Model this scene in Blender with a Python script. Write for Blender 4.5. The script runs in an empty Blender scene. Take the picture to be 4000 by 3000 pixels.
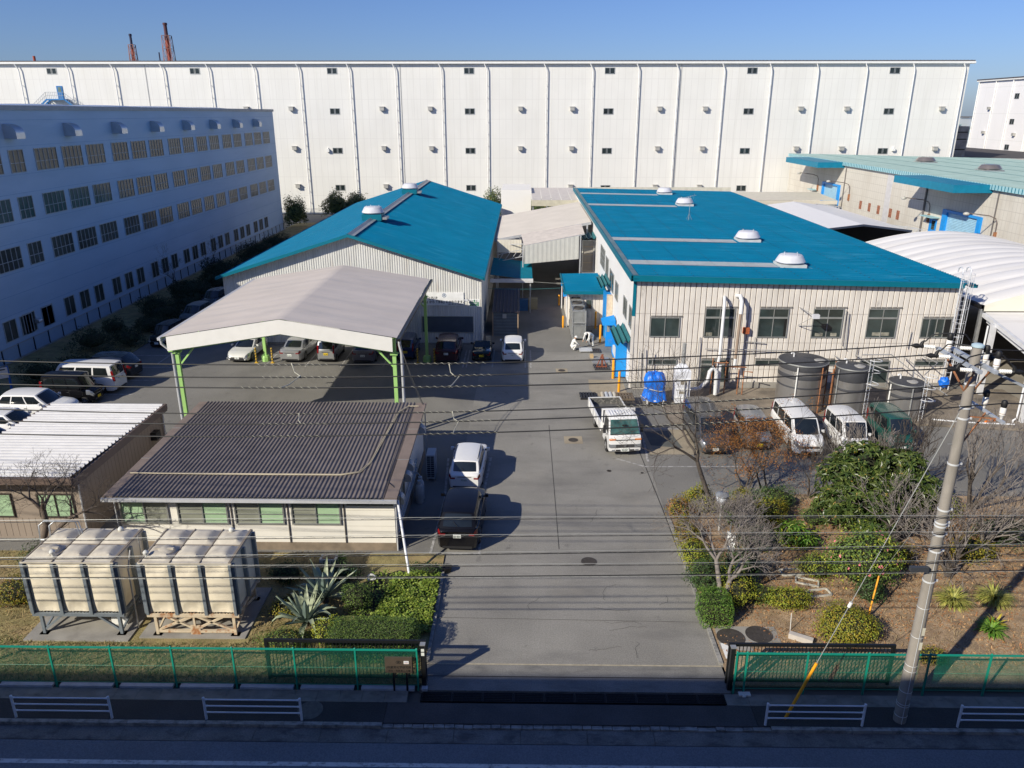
import bpy, math, random
from mathutils import Vector, Matrix
R = math.radians
sc = bpy.context.scene
COL = sc.collection
rnd = random.Random(7)

# ---------------------------------------------------------------- camera
cam_d = bpy.data.cameras.new('camera')
cam_d.lens = 27.0
cam_d.sensor_width = 36.0
cam_d.clip_start = 0.1
cam_d.clip_end = 6000
cam = bpy.data.objects.new('camera', cam_d)
COL.objects.link(cam)
cam.location = (0, 0, 17.5)
cam.rotation_euler = (R(90) - math.atan(1058 / 3000), 0, math.atan(45 / 3180))
sc.camera = cam

# ---------------------------------------------------------------- sky, sun, exposure
SUN_EL, SUN_AZ = 31.5, 227.0      # compass azimuth with +Y as north: the sun stands behind and to the left
w = bpy.data.worlds.new('World')
sc.world = w
w.use_nodes = True
nt = w.node_tree
nt.nodes.clear()
sky = nt.nodes.new('ShaderNodeTexSky')
sky.sky_type = 'NISHITA'
sky.sun_disc = False
sky.sun_elevation = R(SUN_EL)
sky.sun_rotation = R(SUN_AZ)
sky.air_density = 1.0
sky.dust_density = 0.5
sky.ozone_density = 3.0
bg = nt.nodes.new('ShaderNodeBackground')
bg.inputs[1].default_value = 0.068
out = nt.nodes.new('ShaderNodeOutputWorld')
tint = nt.nodes.new('ShaderNodeMix')          # clear winter sky: deeper blue than the model's default air
tint.data_type = 'RGBA'; tint.blend_type = 'MULTIPLY'; tint.inputs[0].default_value = 1.0
tint.inputs[7].default_value = (0.70, 0.87, 1.36, 1)
nt.links.new(sky.outputs[0], tint.inputs[6])
nt.links.new(tint.outputs[2], bg.inputs[0])
nt.links.new(bg.outputs[0], out.inputs[0])
sun_d = bpy.data.lights.new('sun', 'SUN')
sun_d.energy = 4.6
sun_d.angle = R(0.53)
sun_d.color = (1.0, 0.925, 0.77)
sun = bpy.data.objects.new('sun', sun_d)
COL.objects.link(sun)
sun.location = (-40, -40, 60)
a = R(SUN_AZ)
sv = Vector((math.sin(a) * math.cos(R(SUN_EL)), math.cos(a) * math.cos(R(SUN_EL)), math.sin(R(SUN_EL))))
sun.rotation_euler = sv.to_track_quat('Z', 'Y').to_euler()
sc.view_settings.view_transform = 'Standard'
sc.view_settings.look = 'None'
sc.view_settings.exposure = 0.22
sc.view_settings.gamma = 1.0

# ---------------------------------------------------------------- materials
MATS = {}
def M(name, col, rough=0.6, metal=0.0, var=0.10, vs=2.0, bump=0.0, bs=40.0, dirt=None, spec=0.5, island=None, coat=0.0, fine=0.0, trans=0.0):
    """dirt=(colour, amount, (sx,sy,sz), lo, hi) overlays stains, and painted highlights on the teal roof; island=second colour mixed per leaf"""
    if name in MATS: return MATS[name]
    m = bpy.data.materials.new(name); MATS[name] = m
    m.use_nodes = True
    t = m.node_tree; N = t.nodes; L = t.links
    p = N['Principled BSDF']
    p.inputs['Roughness'].default_value = rough
    p.inputs['Metallic'].default_value = metal
    p.inputs['Specular IOR Level'].default_value = spec
    p.inputs['Coat Weight'].default_value = coat
    p.inputs['Coat Roughness'].default_value = 0.08
    if trans: p.inputs['Transmission Weight'].default_value = trans
    tc = N.new('ShaderNodeTexCoord')
    c1 = tuple(max(0, x * (1 - var)) for x in col) + (1,)
    c2 = tuple(min(1, x * (1 + var)) for x in col) + (1,)
    nz = N.new('ShaderNodeTexNoise'); nz.inputs['Scale'].default_value = vs; nz.inputs['Detail'].default_value = 5
    L.new(tc.outputs['Object'], nz.inputs['Vector'])
    rp = N.new('ShaderNodeValToRGB'); rp.color_ramp.elements[0].position = 0.3; rp.color_ramp.elements[1].position = 0.7
    rp.color_ramp.elements[0].color = c1; rp.color_ramp.elements[1].color = c2
    L.new(nz.outputs['Fac'], rp.inputs['Fac'])
    cur = rp.outputs['Color']
    def mix(fac, a_, b_, mode='MIX'):
        mx = N.new('ShaderNodeMix'); mx.data_type = 'RGBA'; mx.blend_type = mode
        if isinstance(fac, float): mx.inputs[0].default_value = fac
        else: L.new(fac, mx.inputs[0])
        L.new(a_, mx.inputs[6])
        if isinstance(b_, tuple): mx.inputs[7].default_value = b_ + (1,)
        else: L.new(b_, mx.inputs[7])
        return mx.outputs[2]
    if fine:
        n3 = N.new('ShaderNodeTexNoise'); n3.inputs['Scale'].default_value = 24; n3.inputs['Detail'].default_value = 2
        L.new(tc.outputs['Object'], n3.inputs['Vector'])
        r3 = N.new('ShaderNodeValToRGB'); r3.color_ramp.elements[0].position = 0.35; r3.color_ramp.elements[1].position = 0.65
        r3.color_ramp.elements[0].color = tuple([1 - fine] * 3) + (1,); r3.color_ramp.elements[1].color = tuple([1 + fine] * 3) + (1,)
        L.new(n3.outputs['Fac'], r3.inputs['Fac'])
        cur = mix(1.0, cur, r3.outputs['Color'], 'MULTIPLY')
    if island:
        g = N.new('ShaderNodeNewGeometry')
        r2 = N.new('ShaderNodeValToRGB'); r2.color_ramp.elements[0].position = 0.25; r2.color_ramp.elements[1].position = 0.9
        r2.color_ramp.elements[0].color = (0, 0, 0, 1); r2.color_ramp.elements[1].color = (1, 1, 1, 1)
        L.new(g.outputs['Random Per Island'], r2.inputs['Fac'])
        cur = mix(r2.outputs['Color'], cur, island)
    for d in ([dirt] if dirt and not isinstance(dirt, list) else (dirt or [])):
        dc, amt, scl, lo, hi = d
        mp = N.new('ShaderNodeMapping'); mp.inputs['Scale'].default_value = scl
        L.new(tc.outputs['Object'], mp.inputs['Vector'])
        n2 = N.new('ShaderNodeTexNoise'); n2.inputs['Scale'].default_value = 1.0; n2.inputs['Detail'].default_value = 6; n2.inputs['Roughness'].default_value = 0.65
        L.new(mp.outputs['Vector'], n2.inputs['Vector'])
        mr = N.new('ShaderNodeMapRange'); mr.inputs[1].default_value = lo; mr.inputs[2].default_value = hi; mr.inputs[4].default_value = amt
        L.new(n2.outputs['Fac'], mr.inputs[0])
        cur = mix(mr.outputs[0], cur, dc)
    L.new(cur, p.inputs['Base Color'])
    if bump:
        nb = N.new('ShaderNodeTexNoise'); nb.inputs['Scale'].default_value = bs; nb.inputs['Detail'].default_value = 4
        L.new(tc.outputs['Object'], nb.inputs['Vector'])
        b = N.new('ShaderNodeBump'); b.inputs['Strength'].default_value = bump; b.inputs['Distance'].default_value = 0.02
        L.new(nb.outputs['Fac'], b.inputs['Height']); L.new(b.outputs[0], p.inputs['Normal'])
    return m

def panel_mat(name, col, line, bw, bh, mortar, ux='X', rough=0.6, off=0.0, dirt=None, var=0.04, vs=0.2):
    """cladding panels: joints drawn in the plane of the wall (ux = its horizontal axis)"""
    m = M(name, col, rough, var=var, vs=vs, dirt=dirt)
    t = m.node_tree; N = t.nodes; L = t.links
    p = N['Principled BSDF']
    tc = N.new('ShaderNodeTexCoord'); sp = N.new('ShaderNodeSeparateXYZ'); cb = N.new('ShaderNodeCombineXYZ')
    L.new(tc.outputs['Object'], sp.inputs[0]); L.new(sp.outputs[ux], cb.inputs[0]); L.new(sp.outputs['Z' if ux != 'R' else 'Y'], cb.inputs[1])
    br = N.new('ShaderNodeTexBrick'); br.offset = off; br.inputs['Scale'].default_value = 1.0
    br.inputs['Brick Width'].default_value = bw; br.inputs['Row Height'].default_value = bh; br.inputs['Mortar Size'].default_value = mortar
    br.inputs['Mortar Smooth'].default_value = 0.0
    L.new(cb.outputs[0], br.inputs['Vector'])
    src = p.inputs['Base Color'].links[0].from_socket
    mx = N.new('ShaderNodeMix'); mx.data_type = 'RGBA'
    L.new(br.outputs['Fac'], mx.inputs[0]); L.new(src, mx.inputs[6]); mx.inputs[7].default_value = line + (1,)
    L.new(mx.outputs[2], p.inputs['Base Color'])
    return m

# ---------------------------------------------------------------- mesh helper
def wloc(o):
    v = Vector((0, 0, 0))
    while o is not None:
        v += o.location; o = o.parent
    return v
class MB:
    def __init__(s): s.v = []; s.f = []; s.m = []; s.mi = 0
    def add(s, vs, fs):
        n = len(s.v); s.v += [tuple(x) for x in vs]
        for f in fs: s.f.append(tuple(i + n for i in f)); s.m.append(s.mi)
    def quad(s, *p): s.add(p, [tuple(range(len(p)))])
    def box(s, x0, x1, y0, y1, z0, z1):
        s.add([(x0, y0, z0), (x1, y0, z0), (x1, y1, z0), (x0, y1, z0), (x0, y0, z1), (x1, y0, z1), (x1, y1, z1), (x0, y1, z1)],
              [(0, 3, 2, 1), (4, 5, 6, 7), (0, 1, 5, 4), (1, 2, 6, 5), (2, 3, 7, 6), (3, 0, 4, 7)])
    def boxT(s, T, u0, u1, z0, z1, d0, d1):
        s.add([T(u0, z0, d0), T(u1, z0, d0), T(u1, z1, d0), T(u0, z1, d0), T(u0, z0, d1), T(u1, z0, d1), T(u1, z1, d1), T(u0, z1, d1)],
              [(0, 3, 2, 1), (4, 5, 6, 7), (0, 1, 5, 4), (1, 2, 6, 5), (2, 3, 7, 6), (3, 0, 4, 7)])
    def beam(s, a, b, wd=0.1, h=None, up=(0, 0, 1)):
        """square bar from a to b"""
        a = Vector(a); b = Vector(b); h = h or wd
        d = (b - a).normalized(); u = Vector(up)
        if abs(d.dot(u)) > 0.98: u = Vector((1, 0, 0))
        x = d.cross(u).normalized() * wd / 2; y = x.cross(d).normalized() * h / 2
        c = [a - x - y, a + x - y, a + x + y, a - x + y, b - x - y, b + x - y, b + x + y, b - x + y]
        s.add(c, [(0, 3, 2, 1), (4, 5, 6, 7), (0, 1, 5, 4), (1, 2, 6, 5), (2, 3, 7, 6), (3, 0, 4, 7)])
    def tube(s, pts, r, n=8, cap=True):
        pts = [Vector(p) for p in pts]
        rs = r if isinstance(r, (list, tuple)) else [r] * len(pts)
        ring = []; prev = None; base = len(s.v)
        for i, p in enumerate(pts):
            d = (pts[min(i + 1, len(pts) - 1)] - pts[max(i - 1, 0)])
            if d.length < 1e-9: d = Vector((0, 0, 1))
            d.normalize()
            if prev is None:
                u = Vector((0, 0, 1)) if abs(d.z) < 0.9 else Vector((1, 0, 0))
                x = d.cross(u).normalized()
            else:
                x = (prev - d * prev.dot(d))
                x = x.normalized() if x.length > 1e-6 else d.orthogonal().normalized()
            prev = x; y = d.cross(x)
            ring.append([p + (x * math.cos(2 * math.pi * k / n) + y * math.sin(2 * math.pi * k / n)) * rs[i] for k in range(n)])
        vs = [q for rr in ring for q in rr]; fs = []
        for i in range(len(pts) - 1):
            for k in range(n):
                fs.append((i * n + k, i * n + (k + 1) % n, (i + 1) * n + (k + 1) % n, (i + 1) * n + k))
        if cap: fs += [tuple(range(n))[::-1], tuple((len(pts) - 1) * n + k for k in range(n))]
        s.add(vs, fs)
    def lathe(s, prof, c=(0, 0, 0), n=24):
        """prof: (radius, z) pairs around a vertical axis at c"""
        vs = []; fs = []
        for (r, z) in prof:
            for k in range(n):
                t_ = 2 * math.pi * k / n; vs.append((c[0] + r * math.cos(t_), c[1] + r * math.sin(t_), c[2] + z))
        for i in range(len(prof) - 1):
            for k in range(n): fs.append((i * n + k, i * n + (k + 1) % n, (i + 1) * n + (k + 1) % n, (i + 1) * n + k))
        if prof[0][0] > 0.001: fs.append(tuple(range(n))[::-1])
        if prof[-1][0] > 0.001: fs.append(tuple((len(prof) - 1) * n + k for k in range(n)))
        s.add(vs, fs)
    def disc(s, c, r, ry=None, n=28, z=0.0):
        ry = ry or r
        s.add([(c[0] + r * math.cos(2 * math.pi * k / n), c[1] + ry * math.sin(2 * math.pi * k / n), c[2] + z) for k in range(n)], [tuple(range(n))])
    def corr(s, T, u0, u1, pitch, prof, v0, v1, nv=1):
        """ribbed sheet: ribs run along v; T(u, v, d); v0, v1 numbers or functions of u"""
        us = []; k = 0; u = u0
        while u < u1 - 1e-6:
            for fr, dd in prof:
                q = u0 + (k + fr) * pitch
                if q <= u1 + 1e-6: us.append((q, dd))
            k += 1; u = u0 + k * pitch
        us.append((u1, prof[0][1]))
        F0 = v0 if callable(v0) else (lambda q: v0); F1 = v1 if callable(v1) else (lambda q: v1)
        vs = []; fs = []
        for q, dd in us:
            for j in range(nv + 1): vs.append(T(q, F0(q) + (F1(q) - F0(q)) * j / nv, dd))
        for i in range(len(us) - 1):
            for j in range(nv):
                b = i * (nv + 1) + j; fs.append((b, b + nv + 1, b + nv + 2, b + 1))
        s.add(vs, fs)
    def build(s, name, mats, parent=None, smooth=None, label=None, offset=True):
        me = bpy.data.meshes.new(name)
        off = wloc(parent) if (parent is not None and offset) else Vector((0, 0, 0))
        me.from_pydata([(x - off.x, y - off.y, z - off.z) for x, y, z in s.v], [], s.f)
        if not isinstance(mats, (list, tuple)): mats = [mats]
        for m in mats: me.materials.append(m)
        if len(mats) > 1: me.polygons.foreach_set('material_index', s.m)
        if smooth is not None:
            me.polygons.foreach_set('use_smooth', [True] * len(me.polygons))
            me.set_sharp_from_angle(angle=R(smooth))
        me.update()
        o = bpy.data.objects.new(name, me); COL.objects.link(o)
        if parent is not None: o.parent = parent
        if label: o['label'] = label
        return o
def tag(o, label, cat=None, group=None, kind=None):
    if label: o['label'] = label
    if cat: o['category'] = cat
    if group: o['group'] = group
    if kind: o['kind'] = kind
    return o
def thing(name, loc, label, cat, group=None, rz=0.0):
    o = bpy.data.objects.new(name, None); o.empty_display_size = 0.3; COL.objects.link(o)
    o.location = loc; o.rotation_euler = (0, 0, rz)
    return tag(o, label, cat, group)
def copy_tree(o, parent=None):
    c = o.copy(); COL.objects.link(c)
    if parent is not None: c.parent = parent
    for ch in list(o.children): copy_tree(ch, c)
    return c
# wall frames: T(u, z, d) with d outwards
def TX(Y): return lambda u, z, d: (u, Y - d, z)            # faces -Y (towards the street)
def TXp(X): return lambda u, z, d: (X + d, u, z)           # faces +X
def TXm(X): return lambda u, z, d: (X - d, u, z)           # faces -X
def grid(mb, T, u0, u1, z0, z1, us, zs, t=0.04, d0=0.0, d1=0.05):
    """window frame with inner bars at fractions us, zs"""
    mb.boxT(T, u0, u1, z0, z0 + t, d0, d1); mb.boxT(T, u0, u1, z1 - t, z1, d0, d1)
    mb.boxT(T, u0, u0 + t, z0 + t, z1 - t, d0, d1); mb.boxT(T, u1 - t, u1, z0 + t, z1 - t, d0, d1)
    for f_ in us:
        u = u0 + (u1 - u0) * f_; mb.boxT(T, u - t * .4, u + t * .4, z0 + t, z1 - t, d0, d1 - 0.006)
    for f_ in zs:
        z = z0 + (z1 - z0) * f_; mb.boxT(T, u0 + t, u1 - t, z - t * .4, z + t * .4, d0, d1 - 0.003)
def window(parent, T, u0, u1, z0, z1, us=(0.5,), zs=(), t=0.05, frame=None, glass=None, name='window', label=None, d=0.0):
    mb = MB(); grid(mb, T, u0, u1, z0, z1, us, zs, t, d, d + 0.06)
    f_ = mb.build(name, frame or A_ALU, parent, label=label)
    mb = MB(); mb.boxT(T, u0 + t * .5, u1 - t * .5, z0 + t * .5, z1 - t * .5, d - 0.02, d + 0.018)
    mb.build('pane', glass or A_GLASS, f_)
    return f_
FONT_CACHE = {}
def text(s_, size, parent, T, u, z, mat, name='lettering', align='LEFT', d=0.0, xs=1.0, bold=0.0):
    """flat lettering laid on a wall frame T, baseline start at (u, z)"""
    cu = bpy.data.curves.new('t', 'FONT'); cu.body = s_; cu.size = size; cu.align_x = align
    cu.offset = bold; cu.extrude = 0.002
    o = bpy.data.objects.new('t', cu); COL.objects.link(o)
    me = bpy.data.meshes.new_from_object(o.evaluated_get(bpy.context.evaluated_depsgraph_get()))
    bpy.data.objects.remove(o); bpy.data.curves.remove(cu)
    off = wloc(parent)
    for v in me.vertices:
        q = Vector(T(u + v.co.x * xs, z + v.co.y, d + v.co.z)) - off
        v.co = q
    me.materials.clear(); me.materials.append(mat)
    n = bpy.data.objects.new(name, me); COL.objects.link(n); n.parent = parent
    return n

A_ALU = M('aluminium frame', (0.42, 0.43, 0.42), 0.45, 0.6)
A_GLASS = M('dark window glass', (0.035, 0.05, 0.05), 0.06, spec=0.8, var=0.5, vs=0.7)
A_GLASSB = M('deep window glass', (0.02, 0.028, 0.03), 0.08, spec=0.6, var=0.5, vs=0.6)
WHITE = M('white paint', (0.78, 0.78, 0.76), 0.45, var=0.04)
BLACK = M('black rubber', (0.012, 0.012, 0.013), 0.6)
STEEL = M('galvanised steel', (0.42, 0.43, 0.43), 0.45, 0.5, var=0.15, vs=6)
CONC = M('concrete', (0.30, 0.285, 0.26), 0.9, var=0.18, vs=1.2, bump=0.3, bs=30, dirt=((0.12, 0.11, 0.10), 0.6, (0.7, 0.7, 0.7), 0.5, 0.75))
RUST = M('rusty steel', (0.30, 0.13, 0.06), 0.85, var=0.4, vs=8)
TEAL = M('teal roof steel', (0.002, 0.150, 0.285), 0.5, var=0.08, vs=0.5, spec=0.04, dirt=[((0.006, 0.17, 0.29), 0.5, (0.35, 0.9, 1), 0.5, 0.8), ((0.05, 0.25, 0.38), 0.55, (0.22, 5, 1), 0.56, 0.72), ((0.001, 0.095, 0.19), 0.55, (0.15, 2.2, 1), 0.54, 0.72)])  # paler streaks along the ribs are highlights painted into the colour
TEALT = M('teal trim steel', (0.003, 0.15, 0.22), 0.5, var=0.08, vs=1, spec=.2)
BLUE = M('bright blue paint', (0.01, 0.27, 0.72), 0.5, var=0.05)
YEL = M('orange yellow sleeve', (0.85, 0.36, 0.015), 0.45, var=0.06)
# ---------------------------------------------------------------- ground, road, yard
ASPH = M('worn light asphalt', (0.245, 0.235, 0.215), 0.92, var=0.13, vs=0.35, bump=0.5, bs=60, fine=0.16,
         dirt=[((0.13, 0.125, 0.12), 0.7, (0.16, 0.5, 1), 0.5, 0.72), ((0.11, 0.105, 0.10), 0.7, (1.3, 1.1, 1), 0.62, 0.74), ((0.30, 0.27, 0.22), 0.35, (0.5, 0.22, 1), 0.56, 0.8)])
ASPH2 = M('grey yard asphalt', (0.195, 0.188, 0.174), 0.92, var=0.12, vs=0.3, bump=0.5, bs=60, fine=0.14, dirt=[((0.10, 0.097, 0.092), 0.6, (0.3, 0.12, 1), 0.5, 0.75), ((0.09, 0.085, 0.08), 0.7, (1.1, 1.3, 1), 0.62, 0.74)])
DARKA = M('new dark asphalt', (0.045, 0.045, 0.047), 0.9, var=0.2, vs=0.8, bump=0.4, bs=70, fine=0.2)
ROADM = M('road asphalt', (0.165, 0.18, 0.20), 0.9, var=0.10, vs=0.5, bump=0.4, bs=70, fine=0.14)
PAINT = M('worn road paint', (0.62, 0.62, 0.60), 0.7, var=0.1, vs=3, dirt=((0.2, 0.2, 0.19), 0.9, (5, 9, 5), 0.52, 0.66))
PAINTF = M('faded parking paint', (0.42, 0.41, 0.40), 0.8, var=0.1, vs=3, dirt=((0.2, 0.195, 0.185), 0.9, (4, 4, 4), 0.45, 0.6))
SOIL = M('dry soil', (0.33, 0.235, 0.145), 0.95, var=0.3, vs=1.3, bump=0.8, bs=25, fine=0.3, dirt=((0.22, 0.14, 0.08), 0.7, (1.2, 1.2, 1), 0.48, 0.7))
TURF = M('winter grass soil', (0.24, 0.20, 0.085), 0.95, var=0.35, vs=1.6, bump=0.8, bs=25, fine=0.3, dirt=((0.36, 0.26, 0.13), 0.8, (0.6, 0.9, 1), 0.48, 0.65))
TAN = M('tan concrete slab', (0.33, 0.28, 0.205), 0.9, var=0.15, vs=1, bump=0.3, bs=40, fine=0.1, dirt=((0.2, 0.17, 0.13), 0.6, (0.8, 0.8, 1), 0.5, 0.7))
def sheet(name, rects, z, mat, thick=0.0):
    mb = MB()
    for r in rects:
        if len(r) == 4 and not isinstance(r[0], tuple):
            x0, x1, y0, y1 = r
            if thick: mb.box(x0, x1, y0, y1, z - thick, z)
            else: mb.quad((x0, y0, z), (x1, y0, z), (x1, y1, z), (x0, y1, z))
        else:
            p = [(x, y, z) for x, y in r]; mb.quad(*p)
            if thick:
                for i in range(len(r)):
                    a_, b_ = r[i], r[(i + 1) % len(r)]
                    mb.quad((a_[0], a_[1], z - thick), (b_[0], b_[1], z - thick), (b_[0], b_[1], z), (a_[0], a_[1], z))
    o = mb.build(name, mat); o['kind'] = 'structure'; return o
GROUND = M('far ground', (0.16, 0.155, 0.14), 0.95, var=0.3, vs=0.02)
sheet('ground', [(-3000, 3000, -300, 5000)], -0.16, GROUND)
sheet('road', [(-150, 150, 5.0, 17.86)], -0.10, ROADM)
sheet('road_line', [(-150, 150, 16.98, 17.13)], -0.096, PAINT)
GUT = M('gutter concrete', (0.17, 0.165, 0.155), 0.9, var=0.2, vs=1.5, bump=0.4, bs=40, fine=0.15, dirt=((0.07, 0.07, 0.07), 0.8, (1.5, 3, 1), 0.5, 0.65))
sheet('gutter', [(-150 + i * 2.0, -150 + i * 2.0 + 1.985, 17.87, 18.42) for i in range(150)], -0.092, GUT)
KERBM = M('kerb stone', (0.33, 0.32, 0.30), 0.9, var=0.2, vs=3, bump=0.4, bs=40, dirt=((0.10, 0.10, 0.10), 0.8, (3, 6, 3), 0.45, 0.65))
mb = MB(); x = -60.0; rr = random.Random(3)
while x < 60:
    drop = -4.4 < x < 7.3
    L_ = (rr.choice([0.28, 0.34, 0.55, 0.3]) if drop else 0.60)
    if drop: j = rr.uniform(-.02, .02); mb.box(x, x + L_ - 0.02, 18.43 + j, 18.57 + j, -0.16, -0.045 + rr.uniform(-.008, .008))
    else: mb.box(x, x + L_ - 0.012, 18.43, 18.57, -0.16, 0.012)
    x += L_
o = mb.build('kerb', KERBM); o['kind'] = 'structure'
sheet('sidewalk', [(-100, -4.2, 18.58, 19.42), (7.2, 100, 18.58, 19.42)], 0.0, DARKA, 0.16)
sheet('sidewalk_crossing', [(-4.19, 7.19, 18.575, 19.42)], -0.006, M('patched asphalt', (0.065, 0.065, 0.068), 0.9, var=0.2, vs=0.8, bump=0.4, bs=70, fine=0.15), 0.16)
mb = MB()
for k in range(-70, 62):
    x = k * 0.72
    if -3.6 < x < 6.9 - 0.7: continue
    mb.box(x, x + 0.712, 19.43, 19.93, -0.16, 0.004)
    mb.box(x + 0.33, x + 0.35, 19.55, 19.70, 0.004, 0.007)
o = mb.build('drain_covers', M('drain concrete', (0.21, 0.205, 0.19), 0.9, var=0.2, vs=2, bump=0.3, dirt=((0.09, 0.09, 0.085), 0.7, (1.5, 3, 1), 0.5, 0.68))); o['kind'] = 'structure'
GRATE = M('dark steel grating', (0.03, 0.032, 0.036), 0.5, 0.6)
mb = MB()
for k in range(10):
    x0 = -3.15 + k * 0.975; x1 = x0 + 0.955
    mb.box(x0, x0 + 0.02, 19.5, 19.90, -0.05, 0.002); mb.box(x1 - 0.02, x1, 19.5, 19.90, -0.05, 0.002)
    for j in range(6): mb.box(x0 + 0.021, x1 - 0.021, 19.505 + j * 0.075, 19.52 + j * 0.075, -0.04, 0.0)
    n_ = 22
    for j in range(n_):
        xx = x0 + 0.03 + j * (x1 - x0 - 0.06) / (n_ - 1); mb.box(xx - 0.006, xx + 0.006, 19.50, 19.90, -0.03, -0.003)
tag(mb.build('drain_grating', GRATE), 'long dark steel drain grating set across the gate entrance', 'drain grating')
sheet('drain_channel', [(-3.2, 6.7, 19.425, 19.975)], -0.12, BLACK)
sheet('entrance_apron', [(-3.25, 6.72, 19.98, 21.2)], 0.0, M('entrance concrete', (0.19, 0.185, 0.175), 0.9, var=0.15, vs=1, bump=0.4, bs=50, fine=0.14, dirt=((0.1, 0.1, 0.1), 0.7, (1, 2.5, 1), 0.5, 0.7)), 0.1)
sheet('entrance_joint', [(-3.25, 6.72, 21.205, 21.27)], 0.008, M('pale joint', (0.36, 0.32, 0.24), 0.9, var=0.2, vs=5))
sheet('gate_track', [(-3.25, 6.72, 20.62, 20.66)], 0.004, M('steel track', (0.05, 0.045, 0.045), 0.6, 0.5))
sheet('yard', [(-60, 150, 21.2, 142.5)], 0.0, ASPH2)
sheet('driveway', [[(-3.15, 21.27), (6.66, 21.27), (6.7, 42.0), (6.9, 57.0), (-3.0, 57.0), (-3.15, 42)]], 0.004, ASPH)
mb = MB()
def strip(mb, pts, wd, z):
    for i in range(len(pts) - 1):
        a_ = Vector(pts[i] + (0,)); b_ = Vector(pts[i + 1] + (0,)); d = (b_ - a_).normalized(); n_ = Vector((-d.y, d.x, 0)) * wd / 2
        mb.quad(*[(q.x, q.y, z) for q in (a_ - n_, b_ - n_, b_ + n_, a_ + n_)])
JM = M('dark joint', (0.06, 0.058, 0.055), 0.9)
strip(mb, [(1.6, 42.3), (1.6, 28.5)], 0.035, 0.009)
strip(mb, [(6.35, 42.0), (6.6, 32.0), (6.66, 27.5)], 0.05, 0.009)
strip(mb, [(-3.1, 23.75), (6.5, 23.6)], 0.02, 0.009)
for (x0, y0, n_) in ((2.9, 27.2, 5), (3.2, 24.9, 7), (4.0, 21.6, 6), (3.1, 30.8, 6), (5.2, 24.6, 4), (0.3, 24.3, 4)):
    p = [(x0, y0)]
    for i in range(n_): p.append((p[-1][0] + rnd.uniform(-.08, .22), p[-1][1] + rnd.uniform(.05, .3)))
    strip(mb, p, 0.014, 0.0095)
for i in range(4):
    p = [(rnd.uniform(2, 4), rnd.uniform(21.6, 24.8))]
    for k in range(7): p.append((p[-1][0] + rnd.uniform(.1, .3), p[-1][1] + rnd.uniform(-.1, .1)))
    strip(mb, p, 0.014, 0.0096)
o = mb.build('paving_joints', JM); o['kind'] = 'structure'
# parking lines
mb = MB()
strip(mb, [(-3.95, 37.55), (-3.69, 32.75), (-3.84, 28.05)], 0.11, 0.0092)
strip(mb, [(-1.67, 37.62), (-1.89, 32.84), (-1.78, 28.10)], 0.11, 0.0092)
strip(mb, [(-2.0, 37.62), (-1.6, 37.62)], 0.11, 0.0094); strip(mb, [(-2.0, 32.84), (-1.8, 32.84)], 0.11, 0.0094)
strip(mb, [(-3.84, 28.05), (-1.72, 28.10)], 0.10, 0.0094)
for x in (-2.2, 0.22, 0.62, -4.35): strip(mb, [(x, 53.2), (x, 57.6)], 0.10, 0.0092)
for x in (-4.1, -18.9, -15.9, -13.3, -10.2): strip(mb, [(x, 53.2), (x, 57.6)], 0.09, 0.006)
strip(mb, [(6.9, 41.8), (10.2, 41.78)], 0.12, 0.0092); strip(mb, [(7.0, 41.7), (6.72, 37.3)], 0.13, 0.0094)
strip(mb, [(5.06, 37.64), (6.4, 36.7)], 0.12, 0.0098); strip(mb, [(6.45, 36.66), (12.5, 36.75)], 0.10, 0.0092)
for y in (44.7, 47.2, 50.0, 52.9, 55.8): strip(mb, [(-25.5, y), (-30.5, y)], 0.10, 0.006)
strip(mb, [(-25.6, 52.9), (-24.6, 52.9)], 0.10, 0.0062); strip(mb, [(-27.0, 53.6), (-27.0, 56.4)], 0.12, 0.0064)
strip(mb, [(-24.0, 41.6), (-22.0, 41.6)], 0.10, 0.006)
o = mb.build('parking_lines', PAINTF); o['kind'] = 'structure'
sheet('slab_by_factory', [[(6.95, 38.2), (9.6, 38.2), (9.75, 41.7), (6.95, 41.7)], [(4.6, 50.6), (6.95, 50.4), (6.95, 47.6), (4.9, 47.2), (4.5, 48.6)]], 0.012, TAN)
sheet('slab_patch', [[(7.2, 39.4), (8.9, 39.0), (8.6, 41.5), (7.1, 41.4)]], 0.018, M('dark patch', (0.10, 0.105, 0.10), 0.9, var=0.2))
sheet('tank_slab', [[(8.9, 42.3), (20.0, 42.95), (32.0, 41.4), (32.0, 48.6), (8.9, 48.6)]], 0.15, M('stained tan slab', (0.22, 0.185, 0.145), 0.92, var=0.25, vs=0.9, bump=0.4, bs=30, fine=0.15, dirt=((0.09, 0.08, 0.07), 0.8, (0.5, 0.7, 1), 0.48, 0.68)), 0.14)
sheet('soil_left', [(-60, -3.22, 20.22, 28.0), [(-38.1, 40.0), (-31.0, 40.0), (-30.2, 56.0), (-31.2, 100), (-31.5, 131), (-38.1, 131)]], 0.05, TURF, 0.06)
sheet('soil_right', [[(6.80, 20.3), (60, 20.3), (60, 33.2), (12.0, 33.6), (8.0, 33.2), (6.85, 32.2), (6.76, 30.5)]], 0.05, SOIL, 0.06)
sheet('bed_kerb', [(6.66, 6.79, 21.3, 31.2), (-3.215, -3.10, 21.3, 26.6)], 0.10, KERBM, 0.1)
sheet('bed_kerb_paint', [[(6.95, 21.55), (7.18, 21.55), (7.18, 22.35), (6.95, 22.35)]], 0.07, WHITE)
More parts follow.
